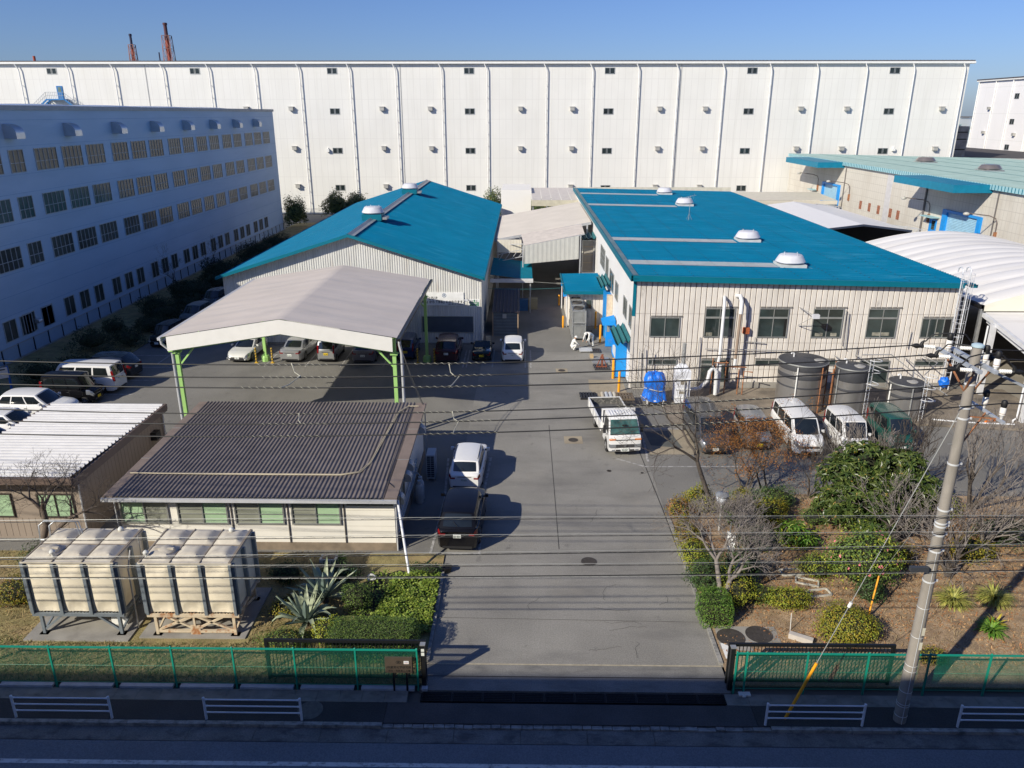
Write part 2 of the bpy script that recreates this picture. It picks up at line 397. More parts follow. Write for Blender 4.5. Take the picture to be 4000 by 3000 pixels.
def manhole(x, y, r, label, slab=None, col=(0.085, 0.075, 0.068), z=0.012):
    if slab: sheet('manhole_slab', [(x - slab, x + slab, y - slab, y + slab)], z - 0.004, TAN)
    mb = MB(); mb.lathe([(r * 1.08, 0), (r * 1.08, 0.006), (r, 0.006), (r, 0.003)], (x, y, z), 32)
    for i in range(-7, 8):
        h_ = math.sqrt(max(0, r * r * .9 - (i * r / 8) ** 2)); mb.box(x - h_, x + h_, y + i * r / 8 - .01, y + i * r / 8 + .01, z + .003, z + .007)
    tag(mb.build('manhole_cover', M('cast iron %.2f' % col[0], col, 0.6, 0.4, var=0.2, vs=8)), label, 'manhole cover', 'manhole covers')
sheet('manhole_pad', [[(6.9, 22.05), (8.0, 21.95), (8.0, 23.3), (6.95, 23.3)], [(8.0, 22.2), (9.1, 22.2), (9.1, 23.3), (8.0, 23.3)]], 0.062, CONC)
manhole(7.40, 22.68, 0.46, 'large round brown manhole cover beside the white painted kerb at the gate', z=0.066)
manhole(8.44, 22.86, 0.44, 'round brown manhole cover partly under dead leaves near the concrete block', z=0.066)
manhole(2.79, 27.56, 0.30, 'dark round manhole cover in the middle of the entrance driveway')
manhole(2.91, 40.09, 0.26, 'round manhole cover set in a tan concrete square left of the truck', slab=0.52, z=0.016)
manhole(2.84, 52.58, 0.24, 'small manhole cover in a tan square near the blue doors', slab=0.42, z=0.016)
manhole(4.52, 36.12, 0.11, 'small iron cap in the asphalt in front of the truck')
manhole(6.2, 35.9, 0.07, 'tiny iron cap in the asphalt right of the small cap before the truck')
manhole(-6.54, 19.05, 0.36, 'large grey manhole cover in the sidewalk beside the white guard rail', col=(0.16, 0.155, 0.15), z=0.004)
manhole(-4.9, 26.4, 0.30, 'dark manhole cover behind the green ground cover by the shed', col=(0.05, 0.045, 0.04), z=0.055)

# ---------------------------------------------------------------- green chain link fences
GRN = M('green fence coat', (0.01, 0.27, 0.19), 0.4, var=0.06)
GRND = M('green fence wire', (0.015, 0.22, 0.14), 0.45)
FB = M('blue grey fence base', (0.42, 0.45, 0.50), 0.8, var=0.12, vs=3)
def fence(xs, label, base=True):
    x0, x1 = xs[0], xs[-1]
    t = thing('chain_link_fence', ((x0 + x1) / 2, 20.02, 0), label, 'fence')
    mb = MB(); mb.box(x0 - .02, x1 + .02, 19.995, 20.045, 1.49, 1.535); mb.build('top_rail', GRN, t)
    mb = MB(); mb.tube([(x0, 20.02, 0.16), (x1, 20.02, 0.16)], 0.014, 6); mb.tube([(x0, 20.02, 0.82), (x1, 20.02, 0.82)], 0.006, 5); mb.build('lower_wire', GRND, t)
    for x in xs:
        mb = MB(); mb.box(x - .026, x + .026, 20.0, 20.052, -0.05, 1.56); mb.lathe([(.036, 0), (.001, .03)], (x, 20.025, 1.56), 8); mb.build('post', GRN, t)
    mb = MB(); h = 1.32; st = 0.052; r = 0.0012
    n_ = int((x1 - x0 + h) / st)
    for i in range(n_):
        for s_ in (1, -1):
            a0 = x0 - (h if s_ > 0 else 0) + i * st
            p = [a0, 0.17, a0 + h, 0.17 + h] if s_ > 0 else [a0 + h, 0.17, a0, 0.17 + h]
            # clip to panel
            (u0, z0, u1, z1) = p
            def cl(u, z, U, Z):
                if u < x0: k = (x0 - u) / (U - u); return x0, z + (Z - z) * k
                if u > x1: k = (x1 - u) / (U - u); return x1, z + (Z - z) * k
                return u, z
            if (u0 <= x0 and u1 <= x0) or (u0 >= x1 and u1 >= x1): continue
            c0 = cl(u0, z0, u1, z1); c1 = cl(u1, z1, u0, z0)
            a_ = Vector((c0[0], 20.02 + .004 * s_, c0[1])); b_ = Vector((c1[0], 20.02 + .004 * s_, c1[1]))
            d = (b_ - a_).normalized(); n1 = Vector((-d.z, 0, d.x)) * r * 1.6; n2 = Vector((0, r * 1.6, 0))
            vs = [a_ + n1, a_ - n1 - n2, a_ - n1 + n2, b_ + n1, b_ - n1 - n2, b_ - n1 + n2]
            mb.add(vs, [(0, 1, 4, 3), (1, 2, 5, 4), (2, 0, 3, 5)])
    mb.build('wire_mesh', GRND, t)
    if base:
        mb = MB()
        for i in range(len(xs) - 1): mb.box(xs[i] + .12, xs[i + 1] - .12, 19.945, 20.11, -0.02, 0.07)
        mb.box(xs[-1] + .12, xs[-1] + .3, 19.945, 20.11, -0.02, 0.07)
        mb.build('footing', FB, t)
    return t
fence([-3.30 - 1.955 * k for k in range(9)][::-1], 'green chain link fence on a pale footing left of the entrance')
fence([6.80, 7.12] + [7.12 + 1.9 * k for k in range(1, 8)], 'green chain link fence right of the entrance behind the utility pole', base=False)
mb = MB(); mb.box(6.95, 7.32, 19.84, 20.0, 0, .05); mb.box(7.05, 7.15, 19.78, 19.84, 0, .05)
tag(mb.build('fence_footing', M('white mortar', (0.7, 0.7, 0.68), 0.8), smooth=30), 'white mortar footing at the end post of the right fence', 'footing')
# ---------------------------------------------------------------- black sliding gates
BLK = M('black gate paint', (0.012, 0.013, 0.014), 0.4)
def gate(x0, x1, label):
    t = thing('sliding_gate', ((x0 + x1) / 2, 20.4, 0), label, 'gate', 'black sliding gates')
    mb = MB(); mb.box(x0, x1, 20.36, 20.44, 1.50, 1.60); mb.box(x0, x1, 20.37, 20.43, 0.12, 0.22); mb.box(x0, x1, 20.38, 20.42, 1.12, 1.17)
    mb.box(x0, x0 + .09, 20.365, 20.435, .05, 1.5); mb.box(x1 - .09, x1, 20.365, 20.435, .05, 1.5)
    mb.build('gate_frame', BLK, t)
    mb = MB(); n_ = int((x1 - x0) / 0.115)
    for i in range(1, n_): x = x0 + i * (x1 - x0) / n_; mb.box(x - .011, x + .011, 20.389, 20.411, 0.221, 1.499)
    mb.build('gate_bars', BLK, t)
gate(-8.25, -3.05, 'black steel sliding gate pulled open behind the left green fence')
gate(6.62, 11.9, 'black steel sliding gate pulled open behind the right green fence')
def gpost(x, y, label):
    t = thing('gate_post', (x, y, 0), label, 'post', 'gate posts')
    mb = MB(); mb.box(x - .07, x + .07, y - .07, y + .07, 0, 1.62); mb.build('post_shaft', BLK, t)
    mb = MB(); mb.box(x - .085, x + .085, y - .085, y + .085, 1.62, 1.65); mb.build('cap', STEEL, t)
    return t
g1 = gpost(-3.12, 20.17, 'black gate post with two pale stickers left of the entrance')
mb = MB(); mb.box(-3.17, -3.07, 20.092, 20.0975, 1.40, 1.50); mb.box(-3.17, -3.07, 20.092, 20.0975, 1.24, 1.36); mb.build('sticker', M('sticker', (0.75, 0.78, 0.74), 0.5), g1)
gpost(6.70, 20.17, 'black gate post right of the entrance at the end of the fence')
# company sign on the left fence
t = thing('company_sign', (-4.0, 19.9, 0), 'brass company nameplate with engraved lettering standing on two legs at the left fence', 'sign')
BRASS = M('aged brass plate', (0.20, 0.155, 0.115), 0.38, 0.6, var=0.12, vs=3)
mb = MB(); mb.box(-4.30, -3.44, 19.88, 19.93, 0.75, 1.34); mb.build('sign_plate', BRASS, t)
for x in (-4.06, -3.64):
    mb = MB(); mb.box(x - .03, x + .03, 19.935, 19.985, -.05, 1.2); mb.build('leg', BLK, t)
T = TX(19.88); INK = M('engraved lettering', (0.012, 0.012, 0.012), 0.6)
text('(株)', .10, t, T, -4.27, .93, INK, d=.002); text('東邦化学研究所', .112, t, T, -4.13, .925, INK, d=.002, xs=.84, bold=.0012)
text('本社・市原第二工場', .085, t, T, -4.21, .805, INK, d=.002, xs=.92)
mb = MB(); n_ = 28
for k in range(n_):
    a0, a1 = 2 * math.pi * k / n_, 2 * math.pi * (k + 1) / n_
    q = [T(-3.87 + r_ * math.cos(b_), 1.16 + r_ * .8 * math.sin(b_), .004) for r_, b_ in ((.078, a0), (.078, a1), (.066, a1), (.066, a0))]
    mb.quad(*q)
mb.build('emblem_ring', INK, t); text('東', .095, t, T, -3.917, 1.125, INK, d=.003)
mb = MB(); mb.box(-3.70, -3.54, 19.874, 19.879, 1.10, 1.21); pl = mb.build('notice_sticker', M('white sticker', (0.8, 0.8, 0.78), 0.5), t)
mb = MB(); mb.box(-3.68, -3.56, 19.872, 19.8735, 1.165, 1.18); mb.build('printed_line', M('blue print', (0.05, 0.15, 0.4), 0.5), t)
mb = MB(); mb.box(-3.68, -3.56, 19.872, 19.8735, 1.13, 1.143); mb.build('printed_line', M('red print', (0.5, 0.1, 0.05), 0.5), t)
# ---------------------------------------------------------------- white guard rails
RAIL = M('white rail paint', (0.72, 0.74, 0.78), 0.4, var=0.05)
def rail(x0, x1, label):
    t = thing('guard_rail', ((x0 + x1) / 2, 18.62, 0), label, 'guard rail', 'white guard rails along the kerb')
    for x in (x0, x1):
        mb = MB(); mb.tube([(x, 18.64, -.1), (x, 18.64, .80)], .038, 12); mb.lathe([(.04, 0), (.04, .01), (.02, .025), (.001, .03)], (x, 18.64, .80), 12); mb.build('post', RAIL, t, smooth=40)
    for z in (.74, .50, .26):
        mb = MB(); mb.tube([(x0, 18.64, z), (x1, 18.64, z)], .024, 10); mb.tube([(x0, 18.64, z), (x0 + .09, 18.64, z)], .031, 10); mb.tube([(x1 - .09, 18.64, z), (x1, 18.64, z)], .031, 10)
        mb.build('rail_bar', RAIL, t, smooth=40)
rail(-15.5, -12.53, 'white three bar guard rail at the far left of the sidewalk')
rail(-9.62, -6.69, 'white three bar guard rail beside the grey manhole cover left of the entrance')
rail(7.42, 10.33, 'white three bar guard rail in front of the yellow guy wire sleeve')
rail(13.2, 16.2, 'white three bar guard rail at the far right beyond the utility pole')

# ---------------------------------------------------------------- utility pole
PC = M('pole concrete', (0.29, 0.265, 0.235), 0.85, var=0.1, vs=2, bump=0.2, bs=50, dirt=((0.15, 0.14, 0.12), 0.5, (2, 2, 0.4), 0.5, 0.7))
PX, PY = 11.58, 18.9
pole = thing('utility_pole', (PX, PY, 0), 'tall round concrete utility pole with steel crossarms standing on the right sidewalk', 'utility pole')
def pr(z): return 0.183 - 0.0052 * z
mb = MB(); mb.tube([(PX, PY, z) for z in (-.1, 3, 6, 9, 11.9)], [pr(z) for z in (0, 3, 6, 9, 11.9)], 20); mb.build('shaft', PC, pole, smooth=50)
mb = MB(); mb.lathe([(.15, 0), (.15, .05), (.10, .08), (.001, .09)], (PX, PY, 11.9), 20); mb.build('cap', M('pale blue cap', (0.42, 0.55, 0.62), 0.5), pole, smooth=40)
BAND = M('white clamp band', (0.72, 0.74, 0.76), 0.4, 0.2)
for z in (10.9, 10.25, 9.95, 8.63, 7.25, 6.85, 6.75, 6.48, 5.96, 4.98):
    mb = MB(); r_ = pr(z); mb.lathe([(r_ + .004, -.025), (r_ + .012, -.02), (r_ + .012, .02), (r_ + .004, .025)], (PX, PY, z), 20)
    mb.box(PX + r_, PX + r_ + .09, PY - .03, PY + .01, z - .03, z + .03); mb.build('clamp_band', BAND, pole, smooth=40)
for z in (4.1, 3.1, 2.1, 1.9, 1.15, .7, .62, .25):
    mb = MB(); mb.lathe([(pr(z) + .003, -.008), (pr(z) + .006, 0), (pr(z) + .003, .008)], (PX, PY, z), 20); mb.build('wire_tie', BAND, pole, smooth=40)
mb = MB(); mb.tube([(PX - .03, PY - pr(z) - .008, z) for z in (0, 2, 4, 6)], .008, 5); mb.build('earth_wire', BAND, pole)
for z in (3.35, 2.85):
    mb = MB(); mb.box(PX + .02, PX + .10, PY - pr(z) - .014, PY - pr(z) - .006, z - .13, z + .13); mb.build('number_plate', M('plate cream', (0.62, 0.60, 0.50), 0.5), pole)
mb = MB(); mb.box(PX - .06, PX + .08, PY - pr(1) - .014, PY - pr(1) - .004, .92, 1.14); mb.build('number_plate', M('plate grey', (0.35, 0.35, 0.34), 0.5), pole)
mb = MB()
for i, z in enumerate((3.6, 3.85, 4.4, 5.3, 7.9, 8.7, 9.2)):
    s_ = 1 if i % 2 else -1; mb.tube([(PX + s_ * pr(z), PY, z), (PX + s_ * (pr(z) + .12), PY, z)], .008, 5)
mb.build('step_bolts', STEEL, pole)
ARM = M('crossarm steel', (0.46, 0.50, 0.56), 0.5, 0.3, var=0.15, vs=5)
def arm(x, y0, y1, z, wd=.09):
    mb = MB(); mb.box(x - wd / 2, x + wd / 2, y0, y1, z - wd / 2, z + wd / 2); return mb.build('crossarm', ARM, pole)
arm(PX - .19, 18.25, 20.35, 11.42); arm(PX + .20, 18.25, 20.35, 11.42); arm(PX + .9, 18.6, 20.5, 9.93, .07)
mb = MB()
for (a_, b_) in (((PX - .19, 18.5, 11.4), (PX - .12, PY, 10.7)), ((PX + .2, 18.5, 11.4), (PX + .12, PY, 10.7)), ((PX - .19, 20.0, 11.4), (PX - .12, PY, 10.7)), ((PX, PY, 10.0), (PX + .9, 18.9, 9.93)), ((PX + .1, PY, 9.2), (PX + .9, 19.4, 9.93))): mb.beam(a_, b_, .035)
mb.build('arm_brace', RUST, pole)
mb = MB(); mb.beam((PX + .2, 18.9, 11.38), (PX + 2.6, 18.6, 10.3), .06); mb.build('arm_brace', ARM, pole)
CER = M('white ceramic', (0.80, 0.79, 0.76), 0.2)
def pin_ins(x, y, z):
    mb = MB(); mb.lathe([(.03, -.1), (.055, 0), (.075, .02), (.075, .20), (.05, .23)], (x, y, z), 14); i_ = mb.build('pin_insulator', CER, pole, smooth=40)
    mb = MB(); mb.lathe([(.06, .23), (.075, .25), (.075, .38), (.05, .42), (.001, .43)], (x, y, z), 14); mb.build('insulator_cap', BLACK, i_, smooth=40)
    mb = MB(); mb.lathe([(.078, 0.06), (.081, .065), (.078, .07)], (x, y, z), 14); mb.build('insulator_ring', RUST, i_)
for (x, y, z) in ((PX - .05, 20.1, 11.5), (PX + .28, 18.95, 11.5), (PX + .28, 18.45, 11.5), (PX + .9, 20.3, 10.08), (PX + .9, 19.55, 10.08), (PX + .9, 18.75, 10.08)): pin_ins(x, y, z)
def strain(p, q):
    """string insulator from p (arm) to q (wire end) with its black boot"""
    p = Vector(p); q = Vector(q); d = q - p; pts = []; rs = []
    for k in range(15):
        f_ = .15 + .40 * k / 14; pts.append(p + d * f_); rs.append(.055 if k % 2 else .04)
    mb = MB(); mb.tube(pts, rs, 12); i_ = mb.build('strain_insulator', CER, pole, smooth=40)
    mb = MB(); mb.tube([p, p + d * .15], .015, 6); mb.build('link', STEEL, i_)
    mb = MB(); mb.tube([p + d * .55, p + d * .60, p + d * .66, p + d * .82, q], [.03, .06, .045, .07, .02], 10); mb.tube([p + d * .66, p + d * .62 + Vector((0, 0, .10)), p + d * .55 + Vector((.0, 0, .17))], [.05, .045, .02], 8); mb.build('insulator_boot', BLACK, i_, smooth=50)
UP = [(20.25, 11.55), (19.45, 11.52), (18.40, 11.50)]
for (y, z) in UP: strain((PX - .22, y, z - .08), (PX - .98, y, z - .02))
for (y, z) in UP: strain((PX + .24, y, z - .08), (PX + 1.0, y, z - .12))
mb = MB()
for (y, z), (ty) in zip(UP, (20.1, 18.95, 18.45)):
    p = [(PX - .62, y, z + .09), (PX - .45, y, z + .28), (PX - .2, (y + ty) / 2, z + .34), (PX + .1, ty, z + .36), (PX + .4, (y + ty) / 2, z + .30), (PX + .66, y, z + .05)]
    mb.tube(p, .018, 6)
mb.build('jumper_wires', BLACK, pole)
mb = MB(); mb.box(PX - .72, PX - .22, PY - .28, PY - .16, 5.42, 5.56); mb.build('splice_box', M('dark box', (0.05, 0.055, 0.065), 0.5), pole)

# ---------------------------------------------------------------- overhead wires
WB = M('black cable', (0.012, 0.012, 0.013), 0.6)
WW = M('pale messenger wire', (0.40, 0.41, 0.40), 0.5, 0.3)
SPI = M('spiral tie', (0.45, 0.44, 0.36), 0.5)
def lag(pts, x):
    s_ = 0
    for i, (a_, b_) in enumerate(pts):
        k = b_
        for j, (c_, _) in enumerate(pts):
            if j != i: k *= (x - c_) / (a_ - c_)
        s_ += k
    return s_
def wire(y, three, r, label, group, mat=None, x0=-40, x1=None, spirals=(), second=None, wavy=None, y2=None):
    """wire parallel to the street through three (x, z) points, sagging as a parabola"""
    x1 = x1 if x1 is not None else PX - .98
    xs = [x0 + (x1 - x0) * i / 60 for i in range(61)]
    yy = (lambda x: y) if y2 is None else (lambda x: y + (y2 - y) * (x - x1) / (x0 - x1))
    t = thing('overhead_wire', (0, y, 5), label, 'overhead wire', group)
    mb = MB(); mb.tube([(x, yy(x), lag(three, x)) for x in xs], r, 6); mb.build('cable', mat or WB, t)
    for sx in spirals:
        mb = MB(); pts = []
        for k in range(160):
            x = sx + k * 0.0125; a_ = x * 2 * math.pi / .19; pts.append((x, yy(x) + math.cos(a_) * (r + .006), lag(three, x) + math.sin(a_) * (r + .006)))
        mb.tube(pts, .0045, 4); mb.build('spiral_tie', SPI, t)
    if second is not None:
        mb = MB(); mb.tube([(x, yy(x) + .02, lag(three, x) + second) for x in xs], .0055, 5); mb.build('messenger_wire', WW, t)
    if wavy:
        mb = MB(); n_ = int((x1 - x0) * 16); mb.tube([(x0 + (x1 - x0) * k / n_, yy(x0 + (x1 - x0) * k / n_) - .01, lag(three, x0 + (x1 - x0) * k / n_) + second * .5 + math.sin((x0 + (x1 - x0) * k / n_) * 2 * math.pi / .55) * abs(second) * .5) for k in range(n_)], .0028, 4)
        mb.build('lashing_wire', M('lashing wire', (0.16, 0.165, 0.16), 0.5, 0.4), t)
    return t
G1 = 'high voltage wires on the top crossarm'
wire(20.25, [(-14.6, 10.97), (-3.85, 10.92), (PX - .98, 11.53)], .017, 'top black power wire crossing the yard, farthest of the three on the upper crossarm', G1, spirals=(-7.4, -3.0))
wire(19.45, [(-14.1, 10.86), (-3.72, 10.83), (PX - .98, 11.50)], .017, 'middle black power wire of the three on the upper crossarm', G1, spirals=(-7.0, -2.8))
wire(18.40, [(-13.4, 10.94), (-3.53, 10.90), (PX - .98, 11.48)], .017, 'lowest black power wire of the three on the upper crossarm', G1, spirals=(-7.2, -2.9))
for (y, z) in UP: wire(y, [(PX + 1.0, z - .12), (PX + 6, z - .3), (PX + 20, z - .4)], .017, ['black power wire leaving the pole to the right, farthest of three', 'black power wire leaving the pole to the right, middle of three', 'black power wire leaving the pole to the right, nearest of three'][[20.25, 19.45, 18.40].index(y)], G1, x0=PX + 1.0, x1=PX + 25)
G2 = 'wires on the lower pin insulators'
for i, (y, pts, lb) in enumerate(((20.3, [(-14.96, 9.50), (-3.93, 9.44), (PX + .9, 10.42)], 'farthest'), (19.55, [(-14.5, 9.45), (-3.8, 9.45), (PX + .9, 10.42)], 'middle'), (18.75, [(-14.0, 9.40), (-3.7, 9.43), (PX + .9, 10.42)], 'nearest'))):
    wire(y, pts, .017, 'black wire resting on the %s of three lower pin insulators' % lb, G2, x1=PX + .9, spirals=(-7.3, -3.0 + i * .2, 2.6 + i * .3, 5.0))
    wire(y, [(PX + .9, 10.42), (PX + 8, 10.3), (PX + 20, 10.3)], .017, 'black wire leaving the %s lower pin insulator to the right' % lb, G2, x0=PX + .9, x1=PX + 25)
G3 = 'communication cables low on the pole'
CP = PY - .2
for i, (a_, b_, c_, rr_, sec) in enumerate(((6.74, 6.96, 7.10, .009, .055), (6.14, 6.42, 6.60, .010, .055), (5.56, 5.87, 6.17, .015, .06), (5.30, 5.49, 5.70, .010, .05), (4.98, 5.16, 5.42, .015, -.05))):
    wire(CP - .01 * i, [(-14.6, a_), (-0.26, b_), (11.4, c_)], rr_, '%s black communication cable with a pale messenger wire crossing in front of the driveway' % ['topmost', 'second', 'third', 'fourth', 'lowest'][i], G3, x0=-30, x1=34, second=sec, wavy=True)
for (a_, b_, lb_) in (((-6.42, 20.25, 10.93), (-5.96, 19.45, 10.83), 'left upper spacer rod between the farthest and middle power wires'), ((-5.98, 19.45, 10.83), (-6.17, 18.4, 10.88), 'left upper spacer rod between the middle and nearest power wires'),
        ((-2.03, 20.25, 10.94), (-1.80, 19.45, 10.85), 'upper spacer rod above the maroon wagon between the farther wires'), ((-1.69, 19.45, 10.85), (-1.86, 18.4, 10.92), 'upper spacer rod above the maroon wagon between the nearer wires'),
        ((-6.36, 20.3, 9.42), (-6.11, 19.55, 9.42), 'lower spacer rod above the dark shed roof'), ((-1.98, 20.3, 9.5), (-1.75, 19.55, 9.5), 'lower spacer rod beside the shed between the farther wires'), ((-1.75, 19.55, 9.5), (-1.83, 18.75, 9.48), 'lower spacer rod beside the shed between the nearer wires')):
    mb = MB(); a_ = Vector(a_); b_ = Vector(b_); m_ = a_.lerp(b_, .5) - Vector((.04, 0, .07)); mb.tube([a_, a_.lerp(m_, .3), m_, b_.lerp(m_, .3), b_], [.02, .011, .013, .011, .02], 6)
    tag(mb.build('line_spacer', M('cream insulating rod', (.5, .48, .38), .5), smooth=60), lb_, 'line spacer', 'spacer rods between the power wires')
# guy wire with yellow sleeve
t = thing('guy_wire', (8.1, 18.9, 0), 'steel guy wire with a long yellow sleeve anchored behind the right guard rail', 'guy wire')
a_ = Vector((8.1, 18.9, 0)); b_ = Vector((PX - .1, PY, 10.15))
mb = MB(); mb.tube([a_, b_], .012, 6); mb.build('strand', WW, t)
mb = MB(); mb.tube([a_, a_ + (b_ - a_) * .205], .045, 12); mb.build('sleeve', YEL, t, smooth=40)
mb = MB(); c_ = a_ + (b_ - a_) * .40; mb.tube([c_, c_ + (b_ - a_).normalized() * .16], .05, 8); mb.build('insulator', CER, t, smooth=40)
t = thing('guy_wire', (12.68, 23.83, 0), 'thin guy wire with a short yellow sleeve standing in the garden bed', 'guy wire')
a_ = Vector((12.68, 23.83, .05)); b_ = Vector((14.6, 24.4, 6.2)); b_ = Vector((PX + .1, PY, 9.4)); 
b_ = a_ + Vector((.42, .55, 1.5)).normalized() * 1.62; c_ = Vector((16.5, 28.2, 13.0))
mb = MB(); mb.tube([a_, b_], .032, 10); mb.build('sleeve', YEL, t, smooth=40)
mb = MB(); mb.tube([a_.lerp(b_, .42), a_.lerp(b_, .46)], .038, 10); mb.build('tape_band', BLACK, t)
mb = MB(); mb.tube([b_, Vector((PX + 1.9, PY + 2.5, 7.5)) * .5 + b_ * .5, (PX + .1, PY + .1, 8.6)], .008, 5); mb.build('strand', WW, t)
# twisted drop wires from the carport gutter to the dark shed, cable across the alley
def drop(pts, r, label, mat=None, sag=0.0):
    a_, b_ = Vector(pts[0]), Vector(pts[1]); mb = MB()
    mb.tube([a_.lerp(b_, k / 16) - Vector((0, 0, sag * 4 * (k / 16) * (1 - k / 16))) for k in range(17)], r, 5)
    return tag(mb.build('hanging_wire', mat or WB), label, 'wire', 'thin wires between buildings')
# ================================================================= buildings
# the block of offices behind the camera whose shade falls on the street
t = thing('office_building', (0, -12, 0), 'pale office block behind the viewpoint that shades the street', 'building')
OBW = M('office wall', (0.5, 0.49, 0.46), 0.8)
mb = MB(); mb.box(-110, 110, -22, -1.0, 0, 19.4); mb.build('wall', OBW, t)
mb = MB(); mb.box(-110.2, 110.2, -22.2, -0.98, 19.4, 19.5); mb.build('roof', CONC, t)
for k in range(-10, 11):
    for z in (1.0, 4.6, 8.2, 11.8, 15.4):
        if abs(k) < 1 and z > 15: continue
        mb = MB(); mb.box(k * 5 - 1.6, k * 5 + 1.6, -1.0, -0.97, z, z + 1.8); mb.build('window', A_GLASS, t)

# ---- long grey blue building on the left
LX = -38.15
lb = thing('long_factory_building', (-50, 85, 0), 'long shaded blue grey factory building with four rows of barred windows along the left', 'building')
LBW = M('blue grey painted wall', (0.42, 0.55, 0.69), 0.7, var=0.05, vs=0.15, dirt=((0.36, 0.49, 0.63), 0.6, (0.08, 0.08, 0.5), 0.5, 0.62))
mb = MB(); mb.box(-75, LX, 40, 123.3, 0, 17.85); mb.build('wall', LBW, lb)
mb = MB(); mb.box(-75.2, LX + .12, 39.8, 123.5, 17.72, 18.06); mb.build('roof_coping', M('grey coping', (0.36, 0.37, 0.37), 0.6), lb)
mb = MB(); T = TXp(LX)
for z in (17.0, 15.15, 13.1, 11.75, 9.6, 8.3, 6.15, 4.6, 3.25): mb.boxT(T, 40, 123.3, z, z + .03, 0.002, .012)
mb.build('wall_joints', M('blue grey joint', (0.22, 0.38, 0.56), 0.7), lb)
GL = M('shaded factory glass', (0.085, 0.088, 0.075), 0.16, spec=0.28, var=0.5, vs=0.35)
LFR = M('grey window bars', (0.42, 0.44, 0.44), 0.6)
def lwin(y0, y1, z0, z1, n, zs=(.42,)):
    window(lb, T, y0, y1, z0, z1, us=[i / n for i in range(1, n)], zs=zs, t=.05, frame=LFR, glass=GL)
W3 = [(58.7, 1.8, 2), (61.9, 3.0, 4), (65.65, 3.0, 4), (69.4, 3.0, 4), (73.8, 3.0, 4), (77.55, 3.0, 4), (81.35, 3.05, 4), (85.8, 3.0, 4), (89.5, 2.95, 4), (93.35, 2.95, 4), (97.2, 2.95, 4), (101.5, 3.0, 4), (105.4, 2.9, 4), (109.8, 3.0, 4), (113.6, 3.0, 4), (117.5, 3.0, 4)]
for (y, wd, n) in [(49.8, 3, 4), (54.9, 2.9, 4)] + W3:
    lwin(y, y + wd, 13.25, 14.93, n + 1); lwin(y, y + wd, 9.85, 11.52, n + 1); lwin(y, y + wd, 6.38, 8.05, n + 1)
for k in range(-1, 7):
    for j in range(3):
        y = 61.95 + k * 7.93 + j * 2.37
        if y < 50: continue
        lwin(y, y + 1.5, 1.43, 3.0, 2, ())
lwin(56.0, 57.5, 1.43, 2.95, 2, ()); lwin(58.75, 60.25, 1.43, 2.95, 2, ())
HOOD = M('hood sheet metal', (0.50, 0.53, 0.56), 0.35, 0.6, var=0.08)
def hood(parent, T_, u0, u1, ztop, h, dep, mat, name='exhaust_hood'):
    mb = MB(); n = 10
    prof = [(dep * math.sin(math.pi / 2 * k / n), ztop - h * .62 * (1 - math.cos(math.pi / 2 * k / n))) for k in range(n + 1)] + [(dep, ztop - h)]
    vs = []; fs = []
    for (d, z) in prof: vs += [T_(u0, z, d), T_(u1, z, d)]
    for i in range(len(prof) - 1): fs.append((2 * i, 2 * i + 1, 2 * i + 3, 2 * i + 2))
    mb.add(vs, fs)
    for u in (u0, u1):
        mb.quad(*([T_(u, z, d) for d, z in prof] + [T_(u, ztop - h, 0)]))
    return mb.build(name, mat, parent, smooth=35)
for k in range(8): hood(lb, T, 58.7 + 7.86 * k, 59.75 + 7.86 * k, 16.75, 1.05, .95, HOOD)
hood(lb, T, 57.7, 58.15, 2.35, .35, .4, HOOD)
SILV = M('silver roof cover', (0.62, 0.65, 0.70), 0.25, 0.5)
for y in (58, 73.5, 86.0, 99.0, 112):
    mb = MB(); n = 16; vs = []; fs = []
    for i in range(n + 1):
        for j in range(9):
            a_ = math.pi * i / n; b_ = math.pi * j / 8
            vs.append((-46 + 4.4 * math.cos(b_), y + 4.8 * math.cos(a_), 17.9 + .42 * math.sin(a_) ** .7 * math.sin(b_) ** .5))
    for i in range(n):
        for j in range(8): fs.append((i * 9 + j, i * 9 + j + 1, (i + 1) * 9 + j + 1, (i + 1) * 9 + j))
    mb.add(vs, fs); mb.build('roof_monitor', SILV, lb, smooth=50)
# rail fence along its foot
t = thing('railing_fence', (-37.9, 80, 0), 'dark post and rail fence running along the foot of the long shaded building', 'fence')
mb = MB(); mb.box(-37.93, -37.87, 42, 123, 1.12, 1.17); mb.box(-37.92, -37.88, 42, 123, .12, .15); mb.build('top_rail', LFR, t)
for k in range(42):
    y = 43.3 + 1.93 * k; mb = MB(); mb.box(-37.94, -37.86, y - .03, y + .03, 0, 1.18); mb.build('post', BLK, t)
mb = MB()
for k in range(540): y = 42 + .15 * k; mb.box(-37.905, -37.897, y - .003, y + .003, .151, 1.12)
mb.build('infill', LFR, t)
mb = MB(); mb.box(-38.0, -37.8, 42, 123, 0, .10); mb.build('footing', CONC, t)

